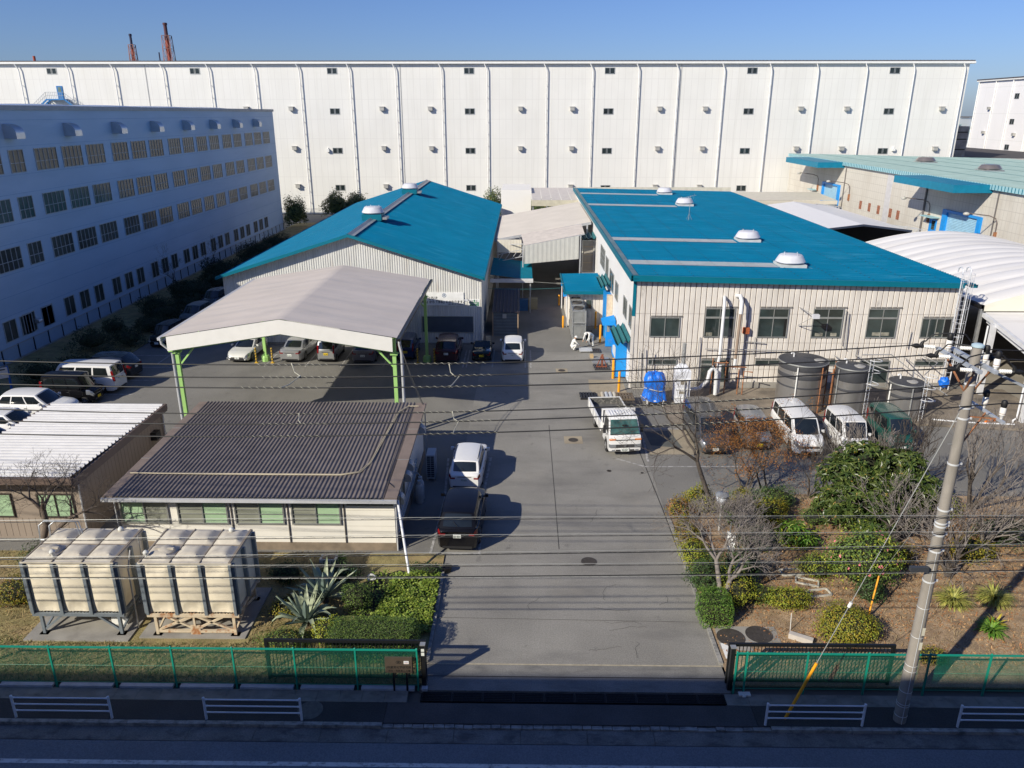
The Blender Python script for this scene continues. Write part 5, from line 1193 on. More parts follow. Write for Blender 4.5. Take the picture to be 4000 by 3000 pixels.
mb.add([(29, 121.5, 6.1), (45.0, 121.5, 6.1), (45.7, 115, 5.55), (29, 115, 5.55)], [(0, 1, 2, 3)]); mb.box(29, 45.75, 114.9, 115, 4.95, 5.5); mb.build('roof_sheet', CRM, t5)
for x in (33.5, 38.6, 44.6): mb = MB(); mb.box(x, x + .15, 115.1, 115.25, 0, 5.0); mb.build('post', STEEL, t5)
mb = MB(); mb.box(28.5, 47, 124, 141, 0, 3.2); tag(mb.build('store_annex', CONC), 'low concrete annex behind the cream canopy', 'building')

# ---- connecting canopies between the hall and the factory
k1 = thing('ribbed_canopy', (2, 90, 0), 'large sloping ribbed canopy bridging the alley between hall and factory', 'canopy')
GC = M('beige grey ribbed sheet', (0.50, 0.465, 0.43), 0.55, var=.06, vs=.5)
kz = lambda x: 5.15 + (6.95 - 5.15) * (x + 2.95) / 9.95
mb = MB(); mb.corr(lambda u, v, d: (v, u, kz(v) + d), 80.0, 98.8, .66, [(0, 0), (.5, 0), (.6, .10), (.85, .10)], -2.95, 7.0); mb.build('roof', GC, k1)
mb = MB(); mb.beam((-2.95, 79.95, 5.05), (7.0, 79.95, 6.85), .08, .25)
for x in (-2.6, 5.9, 6.6): mb.box(x - .08, x + .08, 79.9, 80.06, 0, kz(x) - .1)
for k in range(6): x = -2.6 + k * .55; mb.beam((x, 79.9, kz(x) - .1), (x + .5, 79.9, kz(x) - 1.3), .05)
mb.beam((-2.6, 79.9, 3.9), (.4, 79.9, 4.4), .06); mb.beam((-2.6, 79.9, 4.6), (.4, 77, 5.2), .07); mb.beam((-2.6, 77.5, 4.0), (.2, 77.5, 4.6), .07); mb.beam((-2.6, 77.5, 3.3), (.2, 77.5, 3.9), .07)
for k in range(4): mb.beam((-2.5 + k * .7, 77.5, 3.35 + k * .15), (-2.0 + k * .7, 77.5, 4.1 + k * .12), .05)
mb.build('frame', M('grey canopy steel', (0.42, 0.43, 0.45), 0.5), k1)
mb = MB(); mb.box(-2.6, -.15, 78.6, 78.7, 4.05, 5.35)
for k in range(8): mb.box(-2.5 + k * .3, -2.47 + k * .3, 78.58, 78.6, 4.1, 5.3)
mb.build('end_panel', M('cream panel', (0.66, 0.62, 0.53), 0.6, var=.08), k1)
k2 = thing('curtain_canopy', (3, 77, 0), 'small sloping canopy with a hanging pale curtain over the alley entrance', 'canopy')
mb = MB(); mb.add([(-.2, 79.3, 5.85), (5.95, 79.3, 6.85), (6.0, 75.4, 6.45), (.1, 75.0, 5.35)], [(0, 1, 2, 3)]); mb.build('roof_sheet', M('pale canopy sheet', (0.62, 0.56, 0.50), 0.6), k2)
mb = MB(); n = 40
vs = []; fs = []
for k in range(n + 1):
    x = .15 + (5.45 - .15) * k / n; y = 75.0 + .012 * math.sin(k * 1.9); zt = 5.33 + (6.42 - 5.33) * (x - .15) / 5.85; zb = 3.55 + .55 * (x - .15) / 5.85
    vs += [(x, y, zt), (x, y, zb)]
for k in range(n): fs.append((2 * k, 2 * k + 2, 2 * k + 3, 2 * k + 1))
mb.add(vs, fs); mb.quad((.15, 75, 5.33), (.1, 78.5, 5.8), (-.05, 78, 4.0), (.05, 75, 3.4)); mb.build('curtain', M('pale curtain', (0.50, 0.50, 0.47), 0.6, var=.05), k2)
mb = MB(); mb.beam((.1, 75.05, 5.3), (6.0, 75.35, 6.4), .08); mb.box(5.55, 5.65, 75, 75.1, 0, 6.3); mb.box(-.05, .05, 75.1, 75.2, 0, 5.3); mb.build('frame', MATS['grey canopy steel'], k2)
k3 = thing('box_canopy', (5, 112, 0), 'pale grey segmented canopy roof at the far end of the alley', 'canopy')
mb = MB()
for k in range(5):
    xa = 1.2 + k * 1.3; mb.add([(xa, 118, 7.0), (xa + 1.28, 118, 7.0), (xa + 1.2, 103, 6.75), (xa, 103, 6.75)], [(0, 1, 2, 3)])
mb.build('roof_sheet', M('light grey sheet', (0.62, 0.57, 0.53), 0.6), k3)
mb = MB(); mb.box(1.1, 7.75, 102.9, 103, 6.0, 6.75); mb.build('fascia', M('cream fascia', (0.58, 0.54, 0.42), 0.6), k3)
mb = MB(); mb.box(1.2, 1.4, 103.1, 103.3, 0, 6); mb.box(7.2, 7.4, 103.1, 103.3, 0, 6); mb.build('post', STEEL, k3)
k4 = thing('white_block', (-1, 112, 0), 'plain bright white block behind the ribbed canopy', 'building')
mb = MB(); mb.box(-3.1, 1.12, 110.5, 120, 0, 7.35); mb.build('wall', M('bright white wall', (0.82, 0.80, 0.76), 0.6, var=.01), k4)
k5 = thing('teal_lean_to', (-.8, 72, 0), 'small teal roofed lean-to beside the hall in the shaded alley', 'building')
mb = MB(); mb.corr(lambda u, v, d: (v, u, 3.55 - .12 * (v + 3) + d), 69.6, 78.5, .5, [(0, 0), (.1, .05), (.2, .05), (.3, 0)], -3.0, .9); mb.build('roof', TEALT, k5)
mb = MB(); mb.box(-3.0, .95, 69.45, 69.6, 2.85, 3.2); mb.build('fascia', M('white fascia', (0.62, 0.62, 0.63), 0.5), k5)
for x in (-2.4, .7): mb = MB(); mb.box(x - .06, x + .06, 69.6, 69.72, 0, 2.9); mb.build('post', STEEL, k5)
# dark shed box beside the white wagon
k6 = thing('storage_hut', (-1.4, 63, 0), 'small dark boarded storage hut beside the hall behind the white wagon', 'hut')
mb = MB(); mb.box(-2.42, -.40, 61.65, 66.5, 0, 2.0); mb.build('wall', M('blue grey boards', (0.13, 0.16, 0.19), 0.7), k6)
mb = MB()
for k in range(7): mb.box(-2.40, -.42, 61.62, 61.65, .15 + k * .26, .17 + k * .26)
mb.build('board_gaps', BLACK, k6)
mb = MB(); mb.box(-2.5, -2.42, 61.6, 61.7, 0, 2.05); mb.box(-.42, -.34, 61.6, 61.7, 0, 2.05); mb.build('corner_posts', M('tan post', (0.35, 0.25, 0.17), 0.7), k6)
mb = MB(); mb.corr(lambda u, v, d: (u, v, 2.06 + .09 * (v - 61.4) + d), -2.55, -.25, .3, [(0, 0), (.1, .06), (.2, .06), (.3, 0)], 61.4, 68.0); mb.build('roof', M('dark brown roof', (0.06, 0.045, 0.045), 0.6), k6)
mb = MB(); mb.box(-1.65, -1.33, 61.5, 61.62, 1.55, 1.92); mb.build('vent_cover', M('grey vent', (0.4, 0.4, 0.38), 0.6), k6)
mb = MB(); mb.box(-2.95, -2.6, 59.9, 60.2, 0, .42); tag(mb.build('meter_box', M('tan box', (0.42, 0.37, 0.28), 0.7)), 'small tan box on the ground at the hall corner', 'box')

# ---- small teal roofed pump house
ph = thing('pump_house', (5.3, 67.5, 0), 'small cream ribbed annex with a flat teal roof beside the factory', 'building')
mb = MB(); mb.corr(lambda u, v, d: (u, 65.0 - d, v), 4.0, 7.1, .33, RF, 0, 2.95); mb.corr(lambda u, v, d: (4.0 - d, u, v), 65.0, 71.8, .33, RF, 0, 2.95); mb.box(4.05, 7.1, 71.7, 71.8, 0, 2.9); mb.build('wall', FW_, ph)
mb = MB(); mb.corr(lambda u, v, d: (v, u, 3.12 + .02 * (v - 3.6) + d), 64.3, 72.2, .33, [(0, 0), (.6, 0), (.68, .04), (.86, .04)], 3.6, 7.1); mb.build('roof', TEAL, ph)
mb = MB(); mb.box(3.58, 7.1, 64.25, 64.32, 2.95, 3.2); mb.box(3.52, 3.6, 64.25, 72.2, 2.95, 3.2); mb.build('fascia', TEALT, ph)
window(ph, TX(64.94), 5.45, 6.0, 1.5, 2.35, us=(), t=.05)
mb = MB(); mb.tube([(3.85, 64.6, 3.0), (3.8, 64.6, 2.7), (3.8, 64.6, 0)], .05, 8); mb.tube([(3.7, 71.3, 2.9), (3.7, 71.3, 0)], .05, 8); mb.build('downpipe', WP, ph, smooth=50)
for (y, z) in ((66.0, 2.35), (69.6, 2.5)): mb = MB(); mb.box(3.55, 4.0, y, y + .8, z, z + .22); mb.build('blue_hood', BLUE, ph)
mb = MB(); mb.box(3.93, 3.98, 70.2, 71.6, 1.2, 2.4); mb.build('red_panel', M('red panel', (0.45, 0.02, 0.02), 0.5), ph)
# blue entrances and folded awnings on the factory side
def awning(x0, x1, y0, y1, z0, z1, label):
    mb = MB()
    for o_ in (0, -.04): mb.corr(lambda u, v, d: (u, v, z0 + o_ + (z1 - z0) * (u - x0) / (x1 - x0) + d), x0, x1, (x1 - x0) / 3, [(0, .24), (.5, 0)], y0, y1)
    tag(mb.build('folded_awning', M('teal folded plate', (0.03, 0.16, 0.18), 0.5, var=.1)), label, 'awning', 'folded plate awnings on the factory side')
awning(6.15, 7.15, 48.9, 53.2, 2.95, 3.2, 'zigzag folded teal awning over the blue entrance at the front corner')
awning(6.3, 7.15, 61.8, 66.0, 4.0, 4.25, 'zigzag folded teal awning above the small teal roofed annex')
er = thing('glazed_lobby', (6.8, 77, 0), 'small glazed lobby projecting high from the factory wall under a folded awning', 'lobby')
mb = MB(); mb.box(5.9, 7.2, 76.9, 79.5, 2.1, 2.4); mb.box(5.9, 7.2, 76.9, 79.5, 5.5, 5.6); mb.box(5.92, 5.98, 79.4, 79.5, 2.4, 5.5); mb.box(5.9, 6.0, 76.9, 77.0, 2.4, 5.5); mb.box(7.05, 7.15, 76.9, 77.0, 2.4, 5.5); mb.build('frame', M('grey white frame', (0.55, 0.54, 0.5), 0.6), er)
mb = MB(); mb.box(6.02, 7.03, 77.02, 77.05, 2.4, 5.5); mb.build('pane', M('milky glass', (0.30, 0.28, 0.25), 0.3), er)
mb = MB(); mb.box(5.96, 6.0, 76.93, 76.98, 2.4, 5.5)
for k in range(8): mb.box(6.02 + k * .13, 6.04 + k * .13, 76.95, 76.98, 2.5, 3.9)
for z in (2.5, 3.3, 4.1, 4.9): mb.box(5.95, 7.05, 76.93, 76.96, z, z + .06)
mb.build('bars', M('rusty cream bars', (0.45, 0.36, 0.26), 0.7), er)
awning(5.8, 7.25, 76.4, 80.2, 5.65, 5.75, 'zigzag folded teal awning on top of the glazed lobby')
bd = thing('blue_entrance', (6.8, 51, 0), 'bright blue entrance porch at the front left corner of the factory', 'porch')
mb = MB(); mb.box(6.45, 7.22, 50.95, 51.05, .1, 2.55); mb.box(6.45, 6.55, 51.05, 53.2, 2.2, 2.5); mb.build('porch_wall', BLUE, bd)
mb = MB(); mb.box(6.1, 7.1, 51.9, 53.0, 2.15, 2.25); mb.build('small_hood', BLUE, bd)
mb = MB(); mb.box(6.9, 7.0, 53.0, 56.5, .1, 2.0); mb.build('white_panel', M('white panel', (0.7, 0.72, 0.74), 0.5), bd)
mb = MB(); mb.box(6.84, 6.9, 52.9, 56.6, .1, .25); mb.box(6.84, 6.9, 56.5, 56.6, .1, 2.1); mb.build('blue_trim', BLUE, bd)
d2 = thing('blue_door', (6.8, 58.5, 0), 'tall blue service door with a sloped blue hood on the factory side', 'door')
mb = MB(); mb.box(6.55, 7.12, 58.55, 58.65, .05, 2.1); dd = mb.build('door_leaf', BLUE, d2)
mb = MB(); mb.box(6.63, 6.85, 58.53, 58.55, 1.25, 1.95); mb.build('pane', M('grey door glass', (0.32, 0.33, 0.30), 0.3), dd)
mb = MB(); mb.box(7.1, 7.2, 56.9, 58.5, .05, 2.2); mb.build('side_panel', BLUE, d2)
mb = MB(); mb.add([(6.15, 58.6, 2.35), (6.15, 57.3, 2.25), (7.15, 57.3, 2.5), (7.15, 58.6, 2.6), (6.15, 58.6, 2.2), (6.15, 57.3, 2.1), (7.15, 57.3, 2.1), (7.15, 58.6, 2.2)], [(0, 1, 2, 3), (0, 4, 5, 1), (1, 5, 6, 2), (0, 3, 7, 4), (4, 7, 6, 5)]); mb.build('sloped_hood', BLUE, d2)
mb = MB(); mb.box(6.72, 7.2, 61.0, 63.0, .05, 3.4); mb.box(6.72, 7.2, 61.0, 63.0, 3.4, 3.6); d3 = mb.build('blue_recess', BLUE); tag(d3, 'tall blue recessed wall panel behind the chillers beside the annex', 'wall panel')
mb = MB(); mb.box(6.8, 7.22, 60.4, 60.98, .05, 3.7); tag(mb.build('wall_pier', M('peeling cream pier', (0.62, 0.52, 0.40), 0.7, var=.2, vs=3)), 'peeling cream pier between the blue panels of the factory side', 'pier')

# ---- chillers
CHM = M('grey chiller casing', (0.28, 0.29, 0.29), 0.55, 0.3, var=.12, vs=2, dirt=((0.17, 0.13, 0.10), 0.6, (3, 3, 1), 0.55, 0.72))
for k in range(3):
    y = 60.3 + k * 1.95; z2 = 2.45
    t = thing('chiller_unit', (4.6, y + .9, 0), ['nearest large grey two storey chiller, behind the two workers', 'middle large grey chiller of the row of three', 'farthest grey chiller of the row of three, beside the annex'][k], 'chiller', 'row of three chillers')
    mb = MB(); mb.box(4.08, 5.08, y + .05, y + 1.80, .28, 1.28); mb.box(4.08, 5.08, y + .05, y + 1.80, 1.52, z2); mb.build('casing', CHM, t)
    mb = MB()
    for (xx, yy) in ((4.03, y), (5.07, y), (4.03, y + 1.78), (5.07, y + 1.78)): mb.box(xx, xx + .07, yy, yy + .07, 0, z2 + .05)
    for z in (.2, 1.28, 1.45, z2 - .02): mb.box(4.04, 5.13, y - .005, y + .06, z, z + .07); mb.box(4.03, 4.10, y + .06, y + 1.78, z, z + .07)
    mb.build('frame', STEEL, t)
    mb = MB(); mb.lathe([(.42, 0), (.42, .12), (.37, .12), (.37, .02), (.001, .02)], (4.58, y + .95, z2), 24)
    for a_ in range(5): mb.beam((4.58, y + .95, z2 + .08), (4.58 + .36 * math.cos(a_ * 1.256), y + .95 + .36 * math.sin(a_ * 1.256), z2 + .05), .14, .02)
    mb.build('fan', M('dark fan', (0.06, 0.055, 0.05), 0.6), t)
# ---- orange yellow bollards
for i, (x, y, h, lb_) in enumerate(((3.5, 72.5, 1.05, 'farthest orange bollard, left of the annex in shade'), (3.5, 64.4, 1.05, 'orange bollard at the near left corner of the annex'), (6.27, 64.1, 1.5, 'orange bollard in shade right of the chillers'), (6.27, 59.8, 1.5, 'orange bollard beside the blue service door'), (6.33, 50.9, 1.5, 'orange bollard before the blue entrance porch'), (6.42, 48.15, 1.45, 'nearest orange bollard at the front corner of the factory'))):
    mb = MB(); mb.lathe([(.085, 0), (.085, h - .06), (.06, h - .015), (.001, h)], (x, y, 0), 16)
    tag(mb.build('bollard', YEL, smooth=50), lb_, 'bollard', 'orange bollards along the factory')

# ---- FRP water tanks
TKM = M('cream water tank panel', (0.80, 0.72, 0.57), 0.45, var=.05, vs=1.5, dirt=((0.50, 0.45, 0.36), 0.6, (1.2, 1.2, 1.2), 0.5, 0.75))
TKT = M('weathered tank top', (0.60, 0.55, 0.46), 0.6, var=.12, vs=2, dirt=((0.33, 0.29, 0.24), 0.7, (1.1, 1.1, 1), 0.45, 0.7))
TKF = M('blue grey tank frame', (0.25, 0.29, 0.33), 0.5, 0.4, var=.15, vs=4)
def tank(x0, y0, label, fm):
    x1 = x0 + 3.1; y1 = y0 + 2.1; z0, z1 = .98, 3.0
    t = thing('panel_water_tank', (x0 + 1.55, y0 + 1.05, 0), label, 'water tank', 'pair of panel water tanks')
    def panel(T, u0, u1, v0, v1, dome=.10):
        vs = []; fs = []; n = 10
        for i in range(n + 1):
            for j in range(n + 1):
                a_, b_ = i / n, j / n; e = max(0, 1 - max(abs(a_ - .5), abs(b_ - .5)) * 2.15)
                vs.append(T(u0 + (u1 - u0) * a_, v0 + (v1 - v0) * b_, min(e, .45) * dome * 2.2))
        for i in range(n):
            for j in range(n): b = i * (n + 1) + j; fs.append((b, b + n + 1, b + n + 2, b + 1))
        return vs, fs
    mb = MB(); w3 = 3.1 / 3
    for k in range(3):
        # front panel: bulged with an arched recess near top and bottom
        vs = []; fs = []; n = 18; u0 = x0 + k * w3 + .05; u1 = x0 + (k + 1) * w3 - .05
        for i in range(n + 1):
            for j in range(n + 1):
                a_, b_ = i / n, j / n; d = .07 * math.sin(math.pi * a_) ** .7 * min(1, 4 * min(b_, 1 - b_)) ** .6
                for zc in (.10, .90):
                    q = ((a_ - .5) / .34) ** 2 + ((b_ - zc * 1.0) / .13) ** 2
                    if q < 1: d -= .06 * (1 - q) ** .7
                vs.append((u0 + (u1 - u0) * a_, y0 - .02 - d, z0 + (z1 - z0) * b_))
        for i in range(n):
            for j in range(n): b = i * (n + 1) + j; fs.append((b, b + n + 1, b + n + 2, b + 1))
        mb.add(vs, fs)
    mb.box(x0 + .01, x1 - .01, y0, y1, z0, z1 - .01)
    for k in range(2):
        for side in (1, -1):
            Tt = TXp(x1) if side > 0 else TXm(x0)
            v_, f_ = panel(Tt, y0 + .05 + k * 1.05, y0 + 1.0 + k * 1.05, z0 + .05, z1 - .05, .05); mb.add(v_, f_)
    mb.build('tank_body', TKM, t, smooth=40)
    mb = MB()
    for k in range(3):
        for j in range(2):
            Tt = lambda u, v, d: (u, v, z1 + .02 + d)
            v_, f_ = panel(Tt, x0 + k * w3 + .02, x0 + (k + 1) * w3 - .02, y0 + j * 1.05 + .02, y0 + (j + 1) * 1.05 - .02, .17)
            mb.add([(p[0], p[1], p[2]) for p in v_], f_)
    mb.box(x0 - .06, x1 + .06, y0 - .10, y1 + .06, z1 - .04, z1 + .018)
    mb.build('tank_top', TKT, t, smooth=25)
    mb = MB()
    for k in range(3): mb.box(x0 + k * w3 + (0 if k else -.02), x0 + k * w3 + .03, y0 - .1, y1 + .05, z1 + .019, z1 + .05)
    mb.box(x1 - .03, x1 + .05, y0 - .1, y1 + .05, z1 + .019, z1 + .05); mb.box(x0, x1, y0 + 1.035, y0 + 1.065, z1 + .019, z1 + .045)
    mb.build('top_flanges', M('dull brown flange', (0.22, 0.185, 0.15), 0.7), t)
    mb = MB()
    for k in range(4):
        u = x0 + k * w3; e = .036 if k in (1, 2) else .03
        mb.box(u - e, u + e, y0 - .13, y0 - .02, z0 - .05, z1 - .05); mb.box(u - e * 1.5, u + e * 1.5, y0 - .14, y0 - .125, z0 - .05, z1 - .05)
    for yy in (y0, y0 + 1.05, y1):
        for xx, s_ in ((x1, 1), (x0, -1)): mb.box(min(xx, xx + .14 * s_), max(xx, xx + .14 * s_), yy - .05, yy + .05, z0 - .05, z1 - .05)
    mb.build('ribs', TKF, t)
    mb = MB()
    for k in range(3):
        for j in range(7):
            u = x0 + k * w3 + .16 + j * .12; mb.box(u, u + .03, y0 - .10, y0 - .05, z0 - .0, z0 + .035)
    mb.build('flange_bolts', BLACK, t)
    fmn = fm
    mb = MB(); mb.box(x0 - .05, x1 + .1, y0 - .12, y0 + .0, z0 - .15, z0 - .03); mb.box(x0 - .05, x1 + .1, y1 - .1, y1 + .05, z0 - .15, z0 - .03)
    for xx in (x0, x1): mb.box(xx - .04, xx + .06, y0 - .1, y1, z0 - .14, z0 - .04)
    mb.build('base_beam', fmn, t)
    for (xx, yy) in ((x0 + .22, y0 - .05), (x1 - .12, y0 - .05), (x0 + .22, y1 - .05), (x1 - .12, y1 - .05)):
        mb = MB(); mb.box(xx - .05, xx + .05, yy - .05, yy + .05, 0.1, z0 - .14); mb.box(xx - .16, xx + .16, yy - .12, yy + .12, .06, .10); mb.build('leg', fmn, t)
    mb = MB()
    for yy in (y0 - .05, y1 - .05):
        if fm is TKF:
            mb.beam((x0 + .22, yy, .22), (x0 + .95, yy, z0 - .16), .07); mb.beam((x1 - .12, yy, .22), (x1 - .85, yy, z0 - .16), .07)
        else:
            mb.beam((x0 + .22, yy, .25), (x0 + 1.5, yy, z0 - .16), .07); mb.beam((x0 + .6, yy, z0 - .16), (x0 + 1.6, yy, .3), .07)
            mb.beam((x1 - .12, yy, .25), (x1 - 1.4, yy, z0 - .16), .07); mb.beam((x1 - .5, yy, z0 - .16), (x1 - 1.5, yy, .3), .07)
            mb.beam((x0 + .22, yy, .22), (x1 - .12, yy, .22), .09); mb.box(x0 + 1.4, x0 + 1.75, yy - .04, yy + .03, .1, .45); mb.box(x0 + 1.53, x0 + 1.60, yy - .03, yy + .03, .45, z0 - .16)
    for xx in (x0 + .22, x1 - .12): mb.beam((xx, y0, .22), (xx, y1 - .1, z0 - .2), .06); mb.beam((xx, y0, z0 - .2), (xx, y1 - .1, .22), .06)
    mb.build('bracing', fmn, t)
    mb = MB(); mb.lathe([(.33, 0), (.33, .07), (.30, .10), (.05, .18), (.001, .18)], (x0 + .62, y0 + .55, z1 + .06), 28); mb.box(x0 + .3, x0 + .95, y0 + .5, y0 + .58, z1 + .16, z1 + .22); mb.build('manway_lid', TKT, t, smooth=35)
    for (ux, uy) in ((x1 - .55, y1 - .35), (x0 + .15 if fm is not TKF else x0 + .95, y0 + .18)):
        mb = MB(); mb.lathe([(.04, 0), (.04, .14), (.09, .15), (.10, .22), (.05, .28), (.001, .29)], (ux, uy, z1 + .05), 14); mb.build('vent_cap', M('pale vent cap', (0.62, 0.62, 0.58), 0.5), t, smooth=40)
    return t
tk = tank(-17.12, 22.62, 'left cream panel water tank with blue grey legs and a ladder', TKF)
tank(-13.07, 22.62, 'right cream panel water tank on a rusty cream painted stand', M('rusty cream paint', (0.62, 0.52, 0.38), 0.7, var=.12, vs=3, dirt=((0.33, 0.12, 0.03), 0.9, (3, 3, 2.2), 0.5, 0.64)))
mb = MB()
for dx in (0, .38):
    mb.tube([(-17.35 + dx, 24.0, .05), (-17.35 + dx, 24.0, 3.0), (-17.32 + dx, 24.05, 3.55), (-17.2 + dx, 24.2, 3.65), (-16.1 + dx * .3, 24.25, 3.62), (-16.0 + dx * .3, 24.2, 3.1)], .024, 8)
for k in range(10): mb.tube([(-17.35, 24.0, .3 + k * .3), (-16.97, 24.0, .3 + k * .3)], .014, 6)
mb.build('ladder', M('bright galvanised', (0.52, 0.55, 0.58), 0.35, 0.7), tk, smooth=60)
mb = MB(); mb.tube([(-13.72, 22.9, .1), (-13.7, 22.9, 2.5), (-13.68, 23.2, 3.1)], .03, 8); mb.tube([(-13.8, 24.0, .1), (-13.78, 24.0, 3.2)], .02, 6); mb.build('inlet_pipe', PIP, tk, smooth=60)
sheet('tank_slab_left', [(-17.45, -13.75, 22.15, 25.4), (-13.45, -9.7, 22.35, 25.4)], 0.10, CONC, 0.1)
mb = MB()
mb.box(-14.75, -14.2, 23.05, 23.45, .1, .5)
tag(mb.build('foam_box', WHITE), 'white foam box standing under the left water tank', 'box')
# ================================================================= vehicles
TYRE = M('tyre rubber', (0.015, 0.015, 0.016), 0.75)
RIMM = M('alloy rim', (0.42, 0.43, 0.44), 0.3, 0.8)
CGL = M('car glass', (0.012, 0.016, 0.018), 0.04, spec=0.9, var=.2)
HLM = M('headlamp glass', (0.36, 0.38, 0.41), 0.06, 0.5, spec=0.9)
TLM = M('tail lamp red', (0.22, 0.008, 0.010), 0.12, spec=0.6)
PLW = M('white number plate', (0.72, 0.74, 0.72), 0.4); PLY = M('yellow number plate', (0.72, 0.50, 0.02), 0.4)
TRIM = M('black plastic trim', (0.02, 0.02, 0.022), 0.5); PNK = M('plate digits', (0.03, 0.10, 0.06), 0.5)
def paint(n, c, rough=.28, metal=0.0): return M('car paint ' + n, c, rough, metal, var=.02, coat=.6)
def lerp(a, b, t): return a + (b - a) * t
def pl(pts, x):
    if x <= pts[0][0]: return pts[0][1]
    for (a, b), (c, d) in zip(pts, pts[1:]):
        if x <= c: return b + (d - b) * (x - a) / (c - a)
    return pts[-1][1]
STY = {  # L W H belt hoodfront cowl wstop rwtop rwbase deck  wheel_r
 'coupe': dict(L=4.24, W=1.78, H=1.30, belt=.86, hf=.66, cowl=.72, wt=-.08, rt=-.95, rb=-1.62, deck=.93, r=.32, wf=1.30, wr=-1.28, wrf=.70),
 'sedan': dict(L=4.82, W=1.78, H=1.46, belt=.90, hf=.70, cowl=1.00, wt=.32, rt=-.98, rb=-1.60, deck=1.00, r=.32, wf=1.42, wr=-1.38, wrf=.74),
 'hatch': dict(L=4.50, W=1.76, H=1.48, belt=.92, hf=.68, cowl=1.12, wt=.30, rt=-1.15, rb=-2.08, deck=1.05, r=.31, wf=1.36, wr=-1.34, wrf=.74),
 'wagon': dict(L=4.42, W=1.69, H=1.50, belt=.92, hf=.72, cowl=1.05, wt=.42, rt=-1.62, rb=-2.02, deck=.98, r=.30, wf=1.32, wr=-1.24, wrf=.78),
 'suv': dict(L=4.50, W=1.84, H=1.68, belt=1.06, hf=.88, cowl=1.10, wt=.42, rt=-1.62, rb=-2.12, deck=1.12, r=.36, wf=1.38, wr=-1.32, wrf=.76),
 'compact': dict(L=3.90, W=1.68, H=1.53, belt=.94, hf=.78, cowl=1.08, wt=.48, rt=-1.32, rb=-1.76, deck=.98, r=.29, wf=1.20, wr=-1.24, wrf=.77),
 'kei': dict(L=3.39, W=1.47, H=1.65, belt=.95, hf=.82, cowl=1.02, wt=.50, rt=-1.42, rb=-1.62, deck=.98, r=.27, wf=1.18, wr=-1.22, wrf=.82),
 'keivan': dict(L=3.39, W=1.47, H=1.90, belt=1.02, hf=.92, cowl=1.25, wt=.86, rt=-1.50, rb=-1.64, deck=1.05, r=.27, wf=1.12, wr=-1.20, wrf=.86),
 'minivan': dict(L=4.78, W=1.72, H=1.84, belt=1.05, hf=.86, cowl=1.62, wt=1.00, rt=-2.12, rb=-2.32, deck=1.08, r=.32, wf=1.45, wr=-1.40, wrf=.80),
 'van': dict(L=4.72, W=1.76, H=1.96, belt=1.08, hf=.95, cowl=1.85, wt=1.28, rt=-2.15, rb=-2.30, deck=1.10, r=.33, wf=1.48, wr=-1.40, wrf=.84),
 'roadster': dict(L=3.39, W=1.475, H=1.17, belt=.80, hf=.66, cowl=.62, wt=.15, rt=.02, rb=-.55, deck=.80, r=.28, wf=1.08, wr=-1.10, wrf=.80),
}
